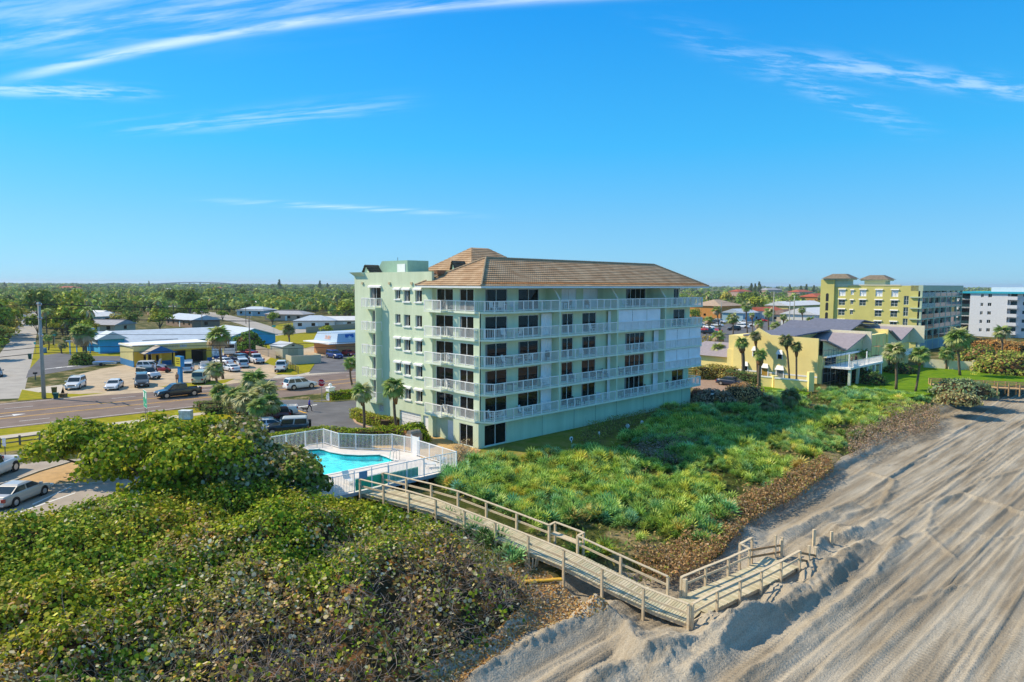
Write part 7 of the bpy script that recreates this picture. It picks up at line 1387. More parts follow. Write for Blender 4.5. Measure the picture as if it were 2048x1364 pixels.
def takeaway():
    p = P(668, 712); E_ = bld('takeaway_shop', 'orange brick takeaway shop with blue metal mansard roof and orange lettering'); w0 = toUW(P(672, 712))[1]; ua = toUW(P(672, 712))[0]; ub = ua + 13; zt = 2.7; part(E_, 'wall', M('orange_brick', (.52, .27, .13), .9, scale=6, var=.12), (ua, ub, w0, w0 + 10, 0, zt)); part(E_, 'canopy', WHITE, (ua - 2.2, ub + .6, w0 - .9, w0 + 11, zt, zt + .22)); MR = M('mansard_blue', (.40, .52, .66), .6, scale=3, var=.1, stretch=(8, .1, .1))
    b = MB(); z0, z1 = zt + .22, zt + 2.2; b.add([(ua, w0 - .4, z0), (ub, w0 - .4, z0), (ub, w0 + 10.2, z0), (ua, w0 + 10.2, z0), (ua + .7, w0 + .3, z1), (ub - .7, w0 + .3, z1), (ub - .7, w0 + 9.5, z1), (ua + .7, w0 + 9.5, z1)], [(0, 1, 5, 4), (1, 2, 6, 5), (2, 3, 7, 6), (3, 0, 4, 7), (4, 5, 6, 7)]); b.build('mansard_roof', MR, E_)
    b = MB(); b.add([(ua + 2.4, w0 - .28, z0 + .25), (ua + 4.6, w0 - .28, z0 + .25), (ua + 4.6, w0 + .2, z1 - .2), (ua + 2.4, w0 + .2, z1 - .2)], [(0, 1, 2, 3)]); b.build('logo_panel', M('logo_blue', (.02, .12, .42), .6, var=.05), E_)
    b = MB(); c = Vector((ua + 3.5, w0 - .06, (z0 + z1) / 2)); ex = Vector((1, 0, 0)); ey = Vector((0, .48, 1.53)).normalized(); pts = [c + ex * math.cos(a) * .6 * (1 if k % 2 else .45) + ey * math.sin(a) * .6 * (1 if k % 2 else .45) + Vector((0, -.04, 0)) for k, a in enumerate(np.linspace(0, 6.283, 13)[:-1])]; b.poly(pts); b.build('logo_mark', M('logo_pale', (.55, .66, .75), .6, var=0), E_)
    ang = math.atan2(z1 - z0, .7); text(E_, 'SUBS', (ua + .22, w0 + 4.0, (z0 + z1) / 2), (ang, 0, R(-90)), 1.15, M('letter_orange', (.70, .24, .05), .6, var=0)); part(E_, 'window', GLASS, (ua + 5.5, ua + 7, w0 - .03, w0 - .012, .3, 2.2), (ua + 8, ua + 11, w0 - .03, w0 - .012, .9, 2.2))
takeaway()
def yard():
    SB = M('shed_beige', (.52, .49, .38), .7, scale=3, var=.06, stretch=(8, 8, .1)); RFm = M('shed_roof', (.48, .52, .56), .6, var=.06)
    q = P(574, 714); E_ = empty('storage_shed', q, AZ, 'beige metal storage shed with pale gable roof by the wooden fence', 'shed'); b = MB(); b.add([(-2.4, -3, 0), (2.4, -3, 0), (2.4, -3, 2.6), (0, -3, 3.3), (-2.4, -3, 2.6), (-2.4, 3, 0), (2.4, 3, 0), (2.4, 3, 2.6), (0, 3, 3.3), (-2.4, 3, 2.6)], [(0, 1, 2, 3, 4), (9, 8, 7, 6, 5), (0, 4, 9, 5), (1, 6, 7, 2)]); b.build('wall', SB, E_); b = MB(); b.add([(-2.6, -3.2, 2.55), (0, -3.2, 3.36), (2.6, -3.2, 2.55), (-2.6, 3.2, 2.55), (0, 3.2, 3.36), (2.6, 3.2, 2.55)], [(0, 1, 4, 3), (1, 2, 5, 4)]); b.build('roof', RFm, E_); b = MB(); b.box(-1.1, -.02, -3.06, -3.01, .05, 2.1); b.build('door', M('shed_door', (.40, .38, .28), .7, var=.05), E_); b = MB(); b.box(.02, 1.1, -3.06, -3.01, .05, 2.1); b.build('door', MATS['shed_door'], E_); b = MB(); b.box(-.3, .3, -3.05, -3.01, 2.6, 2.9); b.build('gable_vent', BLACKP, E_)
    a, c = P(512, 706), P(552, 718); E_ = empty('wooden_fence', a, 0, 'grey board fence in front of the storage shed', 'fence'); d = c - a; n = 26; bm_ = MB().box(-.5 * d.length / n * .92, .5 * d.length / n * .92, -.015, .015, 0, 1.8).mesh('board', M('fence_board', (.36, .31, .25), .9, scale=2, var=.2))
    for i in range(n): inst(bm_, E_, d * ((i + .5) / n), (0, 0, math.atan2(d.y, d.x)), (1, 1, random.uniform(.97, 1.02)), 'board')
    a, c = P(558, 722), P(597, 748); E_ = empty('chain_link_fence', a, 0, 'low dark chain-link fence beside the white pickup on the grass', 'fence'); d = c - a; b = MB()
    for i in range(9): q = d * (i / 8); b.tube([q, q + Vector((0, 0, 1.3))], .04, 5)
    b.tube([Vector((0, 0, 1.28)), d + Vector((0, 0, 1.28))], .025, 5); b.build('posts', M('fence_metal', (.10, .09, .07), .7, var=.1), E_); b = MB()
    for i in range(60): q = d * (i / 60); b.bar(q + Vector((0, 0, .05)), d * ((i + 2) / 60 if i < 58 else 1) + Vector((0, 0, 1.25)), .012, .012); b.bar(q + Vector((0, 0, 1.25)), d * ((i + 2) / 60 if i < 58 else 1) + Vector((0, 0, .05)), .012, .012)
    o = b.build('mesh', MATS['fence_metal'], E_); o['kind'] = 'stuff'
    q = P(607, 726); E_ = empty('dumpster_enclosure', q, AZ - .15, 'cream block dumpster enclosure on the grass', 'enclosure')
    for x0, x1, y0, y1 in ((-3, 3, -1.8, -1.6), (-3, -2.8, -1.59, 1.8), (2.8, 3, -1.59, 1.8)): b = MB(); b.box(x0, x1, y0, y1, 0, 1.7); b.build('wall', SB if x1 - x0 > 1 else M('block_cream', (.56, .49, .33), .9, var=.06), E_)
    b = MB(); b.box(-1.9, 1.2, -1.2, 1.2, 0, 1.5); o = b.build('dumpster', M('dumpster_dark', (.06, .07, .07), .7, var=.1), None, bevel=.05); o.location = q; o.rotation_euler.z = AZ - .15; tag(o, 'dark dumpster inside the cream enclosure', 'dumpster')
    bush('dense dark green bush between the food truck and the blue gable', 497, 699, 4.2, 4.6, 2600, [(3, (.05, .11, .012), .3), (2, (.09, .16, .02), .3), (1, (.025, .05, .01), .3)], size=(.16, .34)); bush('round bush at the foot of the shaggy palm', 165, 729, 2.2, 2.6, 1200, [(3, (.08, .12, .015), .3), (2, (.13, .16, .03), .3), (1, (.035, .06, .01), .3)], size=(.12, .25)); bush('small bush beside the trailer lot', 590, 712, 1.5, 2.0, 500, size=(.12, .25))
yard()
# ================================================================== neighbourhood: houses, trees, poles
def house(label, px, py, L_, Wd, h, ang, wall, roof, hip=False, name='house', group=None, rise=None):
    c = P(px, py); E_ = empty(name, c, ang, label, 'house', group); rise = rise or Wd * .17; x, y = L_ / 2, Wd / 2
    b = MB(); b.box(-x, x, -y, y, 0, h)
    if not hip: b.add([(-x, -y, h), (-x, y, h), (-x, 0, h + rise * .97), (x, -y, h), (x, y, h), (x, 0, h + rise * .97)], [(0, 2, 1), (3, 4, 5)])
    b.build('wall', wall, E_); e = .6; i = (x + e) if not hip else max(x - y, .2); b = MB()
    b.add([(-x - e, -y - e, h - .08), (x + e, -y - e, h - .08), (x + e, y + e, h - .08), (-x - e, y + e, h - .08), (-i, 0, h + rise), (i, 0, h + rise)], [(0, 1, 5, 4), (2, 3, 4, 5), (1, 2, 5), (3, 0, 4), (3, 2, 1, 0)]); b.build('roof', roof, E_)
    for k in range(max(2, int(L_ / 4.5))):
        wx = -x + L_ * (k + .5) / max(2, int(L_ / 4.5))
        for s in (-1, 1): b = MB(); y0, y1 = sorted((s * (y + .015), s * (y + .05))); b.box(wx - .7, wx + .7, y0, y1, 1.0, 2.1); b.build('window', GLASS, E_)
    for s in (-1, 1): b = MB(); x0, x1 = sorted((s * (x + .015), s * (x + .05))); b.box(x0, x1, -.6, .6, 1.0, 2.1); b.build('window', GLASS, E_)
    b = MB(); b.box(.6, 1.5, -y - .06, -y - .015, .02, 2.1); b.build('door', TRIM, E_); return E_
HW = {'white': M('house_white', (.66, .66, .62), .9, var=.05), 'cream': M('house_cream', (.58, .48, .34), .9, var=.06), 'blue': M('house_blue', (.30, .46, .55), .9, var=.05), 'brown': M('house_brown', (.30, .21, .15), .9, var=.1), 'pink': M('house_pink', (.60, .40, .30), .9, var=.05), 'orange': M('house_orange', (.62, .27, .07), .9, var=.06), 'yellow': M('house_yellow', (.62, .50, .20), .9, var=.05)}
HR = {'white': M('roof_white', (.68, .68, .68), .8, scale=.5, var=.06), 'grey': M('roof_grey', (.36, .36, .38), .9, scale=1, var=.1), 'blue': M('roof_bluegrey', (.45, .52, .60), .8, scale=1, var=.08), 'red': M('roof_red', (.42, .10, .05), .9, scale=1, var=.15), 'brown': M('roof_brown', (.20, .13, .10), .9, scale=1, var=.15), 'tan': M('roof_tan', (.42, .31, .22), .9, scale=1, var=.12)}
HOUSES = [('white roofed bungalow among trees beyond the side street', 168, 626, 24, 10, 2.7, -.5, 'white', 'white', 1), ('low house with pale flat roof behind the small palms', 182, 641, 22, 11, 2.6, -.5, 'cream', 'white', 0), ('blue-trimmed white gable house behind the pale flat roof', 187, 646, 12, 9, 2.8, 1.0, 'blue', 'white', 0), ('grey gable roof just behind the long blue building', 214, 663, 14, 9, 2.6, -.2, 'cream', 'grey', 0), ('small grey roofed house half covered by trees', 326, 629, 13, 9, 2.8, .6, 'pink', 'grey', 0), ('long pale roofed house behind the blue building', 385, 652, 24, 10, 2.8, -.75, 'brown', 'blue', 0),
  ('white roof showing above the trees by the cross street', 430, 603, 14, 9, 3.0, .3, 'white', 'white', 1), ('white hip roofed house beyond the street lawn', 477, 613, 15, 10, 3.2, .2, 'white', 'blue', 1), ('long white roofed house with peach wall', 512, 613, 18, 10, 3, -.3, 'pink', 'white', 0), ('blue-grey roofed bungalow at the bend of the cross street', 515, 631, 17, 10, 2.8, -.4, 'blue', 'blue', 1), ('flat pale roof between tall trees', 578, 617, 18, 9, 2.8, .1, 'cream', 'blue', 0), ('grey roofed house behind the cross street palms', 580, 640, 18, 10, 2.8, -.2, 'pink', 'grey', 1), ('white house with blue-grey roof by the long board fence', 631, 656, 14, 10, 2.9, .15, 'white', 'blue', 1), ('small white house beside the fence near the condominium edge', 684, 654, 11, 8, 2.7, .2, 'white', 'white', 0), ('pale roofed house glimpsed left of the condominium', 655, 604, 16, 9, 3, .2, 'white', 'blue', 1), ('red tiled villa roof near the horizon', 138, 581, 42, 22, 5, .1, 'cream', 'red', 1), ('orange roof near the horizon beyond the bridge', 436, 580, 22, 14, 5, .1, 'cream', 'red', 1), ('white cottage on the wooded skyline', 332, 583, 16, 10, 4, .2, 'white', 'white', 0), ('white house roof in the trees left of the side street', 40, 604, 16, 10, 3.2, .4, 'white', 'white', 1), ('small white roof deep in the trees', 305, 601, 16, 9, 3, .3, 'white', 'white', 0),
  ('orange stucco house with tan hip roof across the coast road', 1432, 634, 22, 17, 6.0, AZ, 'orange', 'tan', 1), ('low house with bright red roof beside the car park', 1407, 634, 10, 8, 3.4, AZ, 'cream', 'red', 0), ('turquoise roofed drive-in beside the parked cars', 1497, 641, 30, 10, 4.0, AZ, 'blue', 'blue', 0), ('shop with orange red canopy roof', 1528, 640, 20, 9, 4.6, AZ, 'white', 'red', 0), ('long yellow motel with pale flat roof', 1590, 632, 44, 12, 6.0, AZ, 'yellow', 'white', 0), ('white flat-roofed store beside the olive tower', 1618, 652, 20, 14, 5.0, AZ, 'white', 'white', 0), ('brown roofed bungalow before the motel', 1585, 640, 36, 12, 3.2, AZ, 'cream', 'brown', 1), ('pink roofed block beyond the trees to the north', 1480, 592, 40, 18, 7, AZ, 'pink', 'red', 1), ('row of pale pink blocks on the northern skyline', 1540, 588, 60, 20, 8, AZ, 'pink', 'grey', 1), ('orange roofed building just left of the olive tower', 1632, 610, 34, 16, 7, AZ, 'orange', 'red', 1), ('maroon roofed block on the northern skyline', 1600, 593, 46, 18, 7, AZ, 'pink', 'red', 1)]
HPOS = []
for (lb, x, y, l, w, h, a, wc, rc, hp) in HOUSES:
    e = house(lb, x, y, l, w, h, a, HW[wc], HR[rc], bool(hp)); HPOS.append((e.location.x, e.location.y, max(l, w) * .62, e.location.y))
# ---- trees: prototypes with a trunk and a crown of leaf clumps
TL = leafmat('tree_leaf', .65, .15, .08)
def tree_proto(seed, h, r, n, pal, lobes=6, size=(.28, .6), conic=False):
    rnd = random.Random(seed); t = MB(); P3 = []; N3 = []; cs = []
    for i in range(lobes):
        a = 6.283 * i / lobes + rnd.uniform(-.5, .5); k = rnd.uniform(.15, .62) if i else 0; z = h * rnd.uniform(.42, .74) if not conic else h * (.25 + .6 * i / lobes); q = r * (1 - .75 * i / lobes) if conic else r; c = Vector((math.cos(a) * q * k, math.sin(a) * q * k, z)); cs.append((c, q * rnd.uniform(.42, .6) if not conic else q * .8, h * rnd.uniform(.16, .26))); t.tube([(0, 0, h * .1), c * .5 + Vector((0, 0, h * .1)), c], [h * .02, h * .013, h * .004], 5)
    t.tube([(0, 0, 0), (0, 0, h * .45)], [h * .028, h * .018], 6)
    for c, rr_, rz in cs:
        k = n // lobes; d = norm(RNG.normal(size=(k, 3))); d[:, 2] = np.where(d[:, 2] < -.3, -d[:, 2], d[:, 2]); q = d * RNG.uniform(.65, 1.05, k)[:, None] * (rr_, rr_, rz); P3.append(q + np.array(c)); N3.append(norm(d + .5 * RNG.normal(size=d.shape) + (0, 0, .3)))
    p = np.concatenate(P3); v, f = leaves(p, np.concatenate(N3), RNG.uniform(*size, len(p)), DIAM); shade = .7 + .5 * (p[:, 2:3] * 0 + RNG.random((len(p), 1)))
    return t.mesh('trunk', BARK), npmesh('crown', v, f, TL, np.clip(pick(len(p), pal) * shade * (1.45, 1.3, .8), .004, .9))
TP = [[(3, (.075, .125, .020), .3), (2, (.115, .165, .026), .3), (1.2, (.035, .06, .014), .3)], [(3, (.11, .15, .020), .3), (2, (.17, .20, .03), .3), (1, (.05, .075, .014), .3)], [(3, (.050, .085, .024), .3), (2, (.08, .115, .03), .3), (1, (.025, .045, .014), .3)], [(3, (.16, .16, .03), .3), (2, (.22, .19, .05), .3), (1.4, (.07, .08, .02), .3)]]
TREES = [tree_proto(i, 7 + (i % 3), 4.2 + .5 * (i % 2), 620, TP[i % 4], 6 + i % 3) for i in range(8)]
PINES = [tree_proto(40 + i, 14, 3.2, 420, [(3, (.045, .070, .028), .3), (1, (.025, .04, .018), .3)], 6, (.4, .8), True) for i in range(2)]
def palm_proto(seed):
    rnd = random.Random(seed); t = MB(); h = 7.5; t.tube([(0, 0, 0), (.2, 0, h * .5), (0, 0, h)], [.22, .17, .16], 6); V = []; Fc = []; C_ = []; base = 0
    for i in range(16):
        az = i * 2.4; el = math.radians(65 - 115 * (i + .5) / 16); d = np.array([math.cos(az) * math.cos(el), math.sin(az) * math.cos(el), math.sin(el)]); s = np.array([-math.sin(az), math.cos(az), 0]); L_ = rnd.uniform(1.7, 2.3); p0 = np.array([0, 0, h]); p1 = p0 + d * L_ * .55; p2 = p0 + d * L_ + np.array([0, 0, -.45 * L_])
        V += [p0, p1 + s * .42, p2 + s * .15, p2 - s * .15, p1 - s * .42, p0 + d * .05]; Fc += [(base, base + 1, base + 4, base + 5), (base + 1, base + 2, base + 3, base + 4)]; base += 6; c = np.array((.10, .15, .035) if el > -.3 else (.22, .17, .08)) * rnd.uniform(.6, 1.3); C_ += [c, c]
    return t.mesh('trunk', TRUNK), npmesh('crown', np.array(V), np.array(Fc), TL, np.array(C_))
TPALMS = [palm_proto(i) for i in range(3)]
def plant(proto, pos, s, label, group, kind, rz):
    E_ = empty(kind, pos, rz, label, 'tree' if 'palm' not in kind else 'palm tree', group); E_.scale = (s, s, s * random.uniform(.85, 1.15)); inst(proto[0], E_, name='trunk'); inst(proto[1], E_, name='crown'); return E_
NOGO = [[(-260, 830), (46, 800), (70, 695), (84, 622), (76, 598), (68, 598), (35, 645), (-5, 690), (-300, 800)], [(375, 618), (560, 652), (860, 628), (860, 720), (560, 720), (430, 715), (180, 722), (60, 760), (60, 700), (100, 682), (190, 690), (180, 652), (440, 648), (520, 668), (440, 642), (380, 634)], [(400, 690), (400, 640), (470, 636), (640, 632), (660, 700), (520, 730)], [(1395, 720), (1395, 632), (1660, 632), (1720, 720)]]
def ok(x, y, px, py):
    if any(bool(inpoly(np.array([px]), np.array([py]), q)[0]) for q in NOGO): return False
    for hx, hy, hr, _ in HPOS:
        if (x - hx) ** 2 + (y - hy) ** 2 < (hr + 1.5) ** 2: return False
        t = hy / max(y, 1) # keep houses visible: thin the trees right in front of them
        if y < hy and abs(x - hx * (y / hy)) < hr * .4 and hy - y < 7: return False
    return True
def town_trees():
    n = 0; rnd = random.Random(12); tries = 0; far = []
    while n < 298 and tries < 9000:
        tries += 1; px = rnd.uniform(-60, 712) if rnd.random() < .84 else rnd.uniform(1388, 1645); Y = 165 * math.exp(rnd.random() ** 1.15 * 1.45); X = (px - 1024) / F * Y; sy = 569 + 16 / Y * F
        if px > 1300 and Y < 270: continue
        if px < 700 and px > 180 and Y < 195: continue
        if not ok(X, Y, px, sy): continue
        k = rnd.random(); s = rnd.choice((.6, .75, .9, 1.05, 1.35)) * rnd.uniform(.9, 1.1); n += 1
        if k < .30: plant(TPALMS[n % 3], (X, Y, 0), s, 'slender palm among the garden trees of the neighbourhood', 'palms of the wooded neighbourhood', 'garden_palm', rnd.uniform(0, 6.28))
        else: plant(TREES[n % 8], (X, Y, 0), s, 'round-crowned green tree in the wooded neighbourhood', 'trees of the wooded neighbourhood', 'garden_tree', rnd.uniform(0, 6.28))
    for i, (px, Y) in enumerate(((1480, 1100), (1500, 1250), (1508, 1270), (1516, 1240), (1578, 1300), (1600, 1350), (1610, 1400), (1625, 1300), (640, 1500), (655, 1500), (300, 2300), (12, 1700), (560, 1350))): plant(PINES[i % 2], ((px - 1024) / F * Y, Y, 0), rnd.uniform(1.2, 1.9), 'tall dark pine standing up on the skyline', 'pines on the skyline', 'pine_tree', i)
    # the rest reads as one wood: joined clumps of leaves out to the horizon
    m_ = 9500; u = RNG.random(m_); Y = 330 * np.exp(u * 3.0); side = RNG.random(m_) < .78; px = np.where(side, RNG.uniform(-800, 800, m_), RNG.uniform(800, 2300, m_)); X = (px - 1024) / F * Y
    keep = np.array([ok(a, b, c, 569 + 16 / b * F) for a, b, c in zip(X, Y, px)]); keep &= ~((px > 1640) & (Y < 700)) & ~((px > 740) & (px < 1640) & (Y < 420)); X, Y = X[keep], Y[keep]; m_ = len(X); q = 24; H_ = RNG.uniform(4.5, 9.5, m_) * (1 + .7 * (Y > 1500) * (vnoise(X * .004, Y * .002, 3, 2) > .55)); r = RNG.uniform(2.8, 5.2, m_) * np.clip(Y / 900, 1, 4)
    d = norm(RNG.normal(size=(m_, q, 3))); d[..., 2] = np.abs(d[..., 2]) - .1; p = np.stack([X, Y, H_ * .35], -1)[:, None, :] + d * np.stack([r, r, H_ * .62], -1)[:, None, :] * RNG.uniform(.7, 1.05, (m_, q, 1)); nn = norm(d + .4 * RNG.normal(size=d.shape)); sz = RNG.uniform(.9, 1.7, (m_, q)) * np.clip(Y / 900, 1, 3.5)[:, None]
    tint = pick(m_, TP[0] + TP[1] + TP[2]); c = (1.25 * tint[:, None, :] * RNG.uniform(.6, 1.4, (m_, q, 1))).reshape(-1, 3); v, f = leaves(p.reshape(-1, 3), nn.reshape(-1, 3), sz.reshape(-1), DIAM)
    o = nobj('distant_woods', npmesh('distant_woods', v, f, TL, np.clip(c, .004, .6))); tag(o, 'wooded suburb merging into one green mass towards the horizon', 'woods', kind='stuff')
town_trees()
for (lb, px, py, s, k) in (('yellow flowering shrub tree at the left edge of the side street', 6, 690, .9, 3), ('yellowish garden tree leaning over the side street verge', 22, 668, .8, 3), ('dark green tree at the corner of the side street', -12, 720, .95, 0), ('orange tinged shrub tree on the verge by the side street', 2, 655, .8, 7), ('green tree behind the small palms by the utility pole', 112, 668, .8, 1), ('yellow green tree beside the utility pole', 100, 655, .8, 3), ('dark tree behind the blue building roof', 262, 662, .8, 2), ('broad green tree behind the blue building', 320, 660, 1.0, 1), ('tree shading the pale roofed house', 445, 642, .7, 0), ('rounded tree by the cross street corner', 545, 650, .6, 4), ('green tree by the long board fence', 655, 672, .55, 1), ('big green tree behind the long board fence', 690, 640, 1.1, 1)):
    plant(TREES[k], P(px, py), s, lb, None, 'garden_tree', px)
def low_fence():
    a, c = P(612, 666), P(722, 656); E_ = empty('board_fence', a, 0, 'long grey board fence along the cross street lawn', 'fence'); d = c - a; n = 40; m_ = MB().box(-.49 * d.length / n, .49 * d.length / n, -.02, .02, 0, 1.9).mesh('board', MATS['fence_board'])
    for i in range(n): inst(m_, E_, d * ((i + .5) / n), (0, 0, math.atan2(d.y, d.x)), (1, 1, random.uniform(.97, 1.03)), 'board')
low_fence()
# ---- utility poles and wires
CPOLE = M('concrete_pole', (.36, .38, .36), .9, scale=2, var=.1); WPOLE = M('wood_pole', (.20, .17, .14), .9, scale=3, var=.15); WIRE = M('wire', (.03, .03, .035), .6, var=0)
def pole(label, bx, by, ty, rad, mat, arms=(), light=False):
    b = P(bx, by); t = AD(bx - (bx - 1024) * (ty - by) / 17000 * -1, ty, b.y); h = t.z; E_ = empty('utility_pole', b, 0, label, 'utility pole'); m_ = MB(); m_.tube([(0, 0, 0), (0, 0, h)], [rad, rad * .62], 8); m_.build('pole', mat, E_, smooth=True)
    for z, L_, a in arms: m_ = MB(); m_.bar((-L_ / 2 * math.cos(a), -L_ / 2 * math.sin(a), h - z), (L_ / 2 * math.cos(a), L_ / 2 * math.sin(a), h - z), .12, .14); m_.build('crossarm', WPOLE, E_)
    for z, L_, a in arms:
        for k in (-.9, 0, .9): m_ = MB(); m_.cyl((k * L_ / 2 * math.cos(a), k * L_ / 2 * math.sin(a), h - z + .07), .06, .22, 6); m_.build('insulator', TRIM, E_)
    return b, h
def wire(p, q, sag, r=.018):
    pts = [Vector(p).lerp(Vector(q), t) - Vector((0, 0, sag * 4 * t * (1 - t))) for t in np.linspace(0, 1, 14)]; b = MB(); b.tube([a for a in pts], r, 4, cap=False); return b
A90 = AZ + R(90)
p1, h1 = pole('tall grey concrete utility pole with crossarms at the street corner', 88, 797, 604, .27, CPOLE, ((.4, 3.6, A90), (2.3, 3.2, A90), (4.6, 3.4, A90)))
p2, h2 = pole('dark utility pole in front of the blue gable', 500, 712, 632, .16, WPOLE, ((.4, 2.2, A90),)); p3, h3 = pole('thin utility pole behind the long blue building', 405, 674, 622, .15, WPOLE, ((.3, 2, A90),)); p4, h4 = pole('utility pole among the garden trees near the cross street', 492, 648, 613, .14, WPOLE)
p5, h5 = pole('pale utility pole before the yellow motel', 1545, 676, 583, .2, CPOLE, ((.5, 2.6, A90),)); p6, h6 = pole('second pale utility pole beside the yellow motel', 1586, 680, 592, .2, CPOLE); p7, h7 = pole('grey street light pole with twin arms by the shops', 1577, 682, 602, .18, CPOLE, ((.1, 5, AZ),)); p8, h8 = pole('thin pole near the orange stucco house', 1441, 668, 604, .16, CPOLE)
def wires():
    E_ = empty('power_lines', p1, 0, 'thin overhead power lines strung between the utility poles', 'power lines'); far = UW(140, 66); near = UW(-110, 64)
    for i, (z, off) in enumerate(((.3, 1.6), (.3, -1.6), (2.2, 1.4), (2.2, -1.4), (4.5, 1.5), (6.2, 0), (7.0, 0))):
        o = WV_ * off
        for e, hh in ((far, 12.5), (near, 13)):
            b = wire(p1 + o + Vector((0, 0, h1 - z)), e + o + Vector((0, 0, hh - z)), 2.2 if e is far else 1.2, .03 if z < 5 else .04); b.v = [tuple(Vector(v) - p1) for v in b.v]; b.build('wire', WIRE, E_)
    for a, ha, c, hc in ((p2, h2, p3, h3), (p5, h5, p6, h6), (p5, h5, p8, h8), (p6, h6, UW(190, 40), 12)):
        for k in (-.7, .7): b = wire(a + Vector((0, k, ha - .3)), c + Vector((0, k, hc - .3)), .8); b.v = [tuple(Vector(v) - p1) for v in b.v]; b.build('wire', WIRE, E_)
wires()
# far water and causeway bridge
sheet('lagoon', [(-900, 569.5), (1024, 572.5), (2900, 583), (2900, 580.5), (1024, 571.6), (-900, 568.6)], M('lagoon_water', (.16, .24, .30), .3, var=.1, scale=.01, world=True), .6)
def bridge():
    E_ = empty('causeway_bridge', AD(395, 566, 2600), 0, 'long low causeway bridge arching on the horizon', 'bridge'); E_.location.z = 0; m_ = MB(); pts = [(x, 0, 6 + 13 * max(0, 1 - (x / 210) ** 2)) for x in np.linspace(-230, 230, 24)]
    for a, c in zip(pts[:-1], pts[1:]): m_.bar(a, c, 12, 3.0)
    m_.build('deck', M('bridge_concrete', (.42, .40, .38), .9, var=.05), E_)
    for x, _, z in pts[::2]: m_ = MB(); m_.box(x - 1.5, x + 1.5, -3, 3, 0, z); m_.build('pier', MATS['bridge_concrete'], E_)
bridge()
# ================================================================== furniture, signs, people, small things
SKIN = M('skin', (.45, .26, .17), .7, var=.05)
def person(label, pos, heading, h, mats, pose='walk', hair=(.05, .03, .02), bare=False):
    # one skinned body; shirt, trousers and skin by face
    E_ = empty('person', pos, heading, label, 'person'); s = h / 1.75; st = .26 if pose == 'walk' else .06; ar = .22 if pose == 'walk' else .1
    J = {'pel': (0, 0, .95), 'spi': (.01, 0, 1.15), 'che': (.02, 0, 1.36), 'nec': (.03, 0, 1.50), 'hd0': (.05, 0, 1.60), 'hd1': (.05, 0, 1.70)}
    R_ = {'pel': .15, 'spi': .14, 'che': .165, 'nec': .06, 'hd0': .095, 'hd1': .085}; E2 = [('pel', 'spi'), ('spi', 'che'), ('che', 'nec'), ('nec', 'hd0'), ('hd0', 'hd1')]
    for k, sy in (('l', 1), ('r', -1)):
        f = st * sy; a = -ar * sy; J.update({k + 'hip': (f * .1, sy * .1, .88), k + 'kn': (f * .75 + .03, sy * .11, .5), k + 'an': (f * 1.1 - .05, sy * .11, .09), k + 'to': (f * 1.1 + .12, sy * .12, .04), k + 'sh': (.02, sy * .19, 1.42), k + 'el': (a * .5, sy * .25, 1.14), k + 'wr': (a * 1.3 + .06, sy * .24, .9), k + 'ha': (a * 1.5 + .08, sy * .23, .81)})
        R_.update({k + 'hip': .1, k + 'kn': .065, k + 'an': .045, k + 'to': .04, k + 'sh': .065, k + 'el': .045, k + 'wr': .032, k + 'ha': .04}); E2 += [('pel', k + 'hip'), (k + 'hip', k + 'kn'), (k + 'kn', k + 'an'), (k + 'an', k + 'to'), ('che', k + 'sh'), (k + 'sh', k + 'el'), (k + 'el', k + 'wr'), (k + 'wr', k + 'ha')]
    ns = list(J); me = bpy.data.meshes.new('body'); me.from_pydata([tuple(c * s for c in J[n]) for n in ns], [(ns.index(a), ns.index(b)) for a, b in E2], []); o = bpy.data.objects.new('tmp', me); COL.objects.link(o); o.modifiers.new('s', 'SKIN'); 
    for i, n in enumerate(ns): v = me.skin_vertices[0].data[i]; v.radius = (R_[n] * s,) * 2; v.use_root = n == 'pel'
    sd = o.modifiers.new('d', 'SUBSURF'); sd.levels = 1; dg = bpy.context.evaluated_depsgraph_get(); m2 = bpy.data.meshes.new_from_object(o.evaluated_get(dg)); bpy.data.objects.remove(o); m2.materials.clear()
    for mt in mats: m2.materials.append(mt)
    for p in m2.polygons:
        z = p.center.z / s; arm = abs(p.center.y / s) > .2 and z > .7; p.material_index = 2 if z > 1.5 or (arm and z < 1.28) or bare and z > .98 else (0 if z > .93 else 1); p.use_smooth = True
        if z < .07: p.material_index = 1
    nobj('body', m2, E_); b = MB(); c = Vector((.03 * s, 0, 1.69 * s)); rr_ = .115 * s
    b.add([c + Vector((rr_ * math.cos(a) * math.cos(t), rr_ * .95 * math.sin(a) * math.cos(t), rr_ * math.sin(t))) for t in (-.5, 0, .5, 1.0, 1.45) for a in np.linspace(0, 6.283, 11)[:-1]], [(i * 10 + j, i * 10 + (j + 1) % 10, (i + 1) * 10 + (j + 1) % 10, (i + 1) * 10 + j) for i in range(4) for j in range(10)]); q = b.build('hair', M('hair_%d' % int(hair[0] * 100), hair, .8, var=.1), E_, smooth=True); q.location.x = -.03 * s; return E_
cl = lambda n, c: M('cloth_' + n, c, .9, var=.08)
_w = P(619, 823, .02); person('person in a bright blue top and black trousers walking a small dog', _w, R(12), 1.72, [cl('blue', (.03, .05, .5)), cl('black', (.015, .015, .02)), SKIN], hair=(.5, .36, .2))
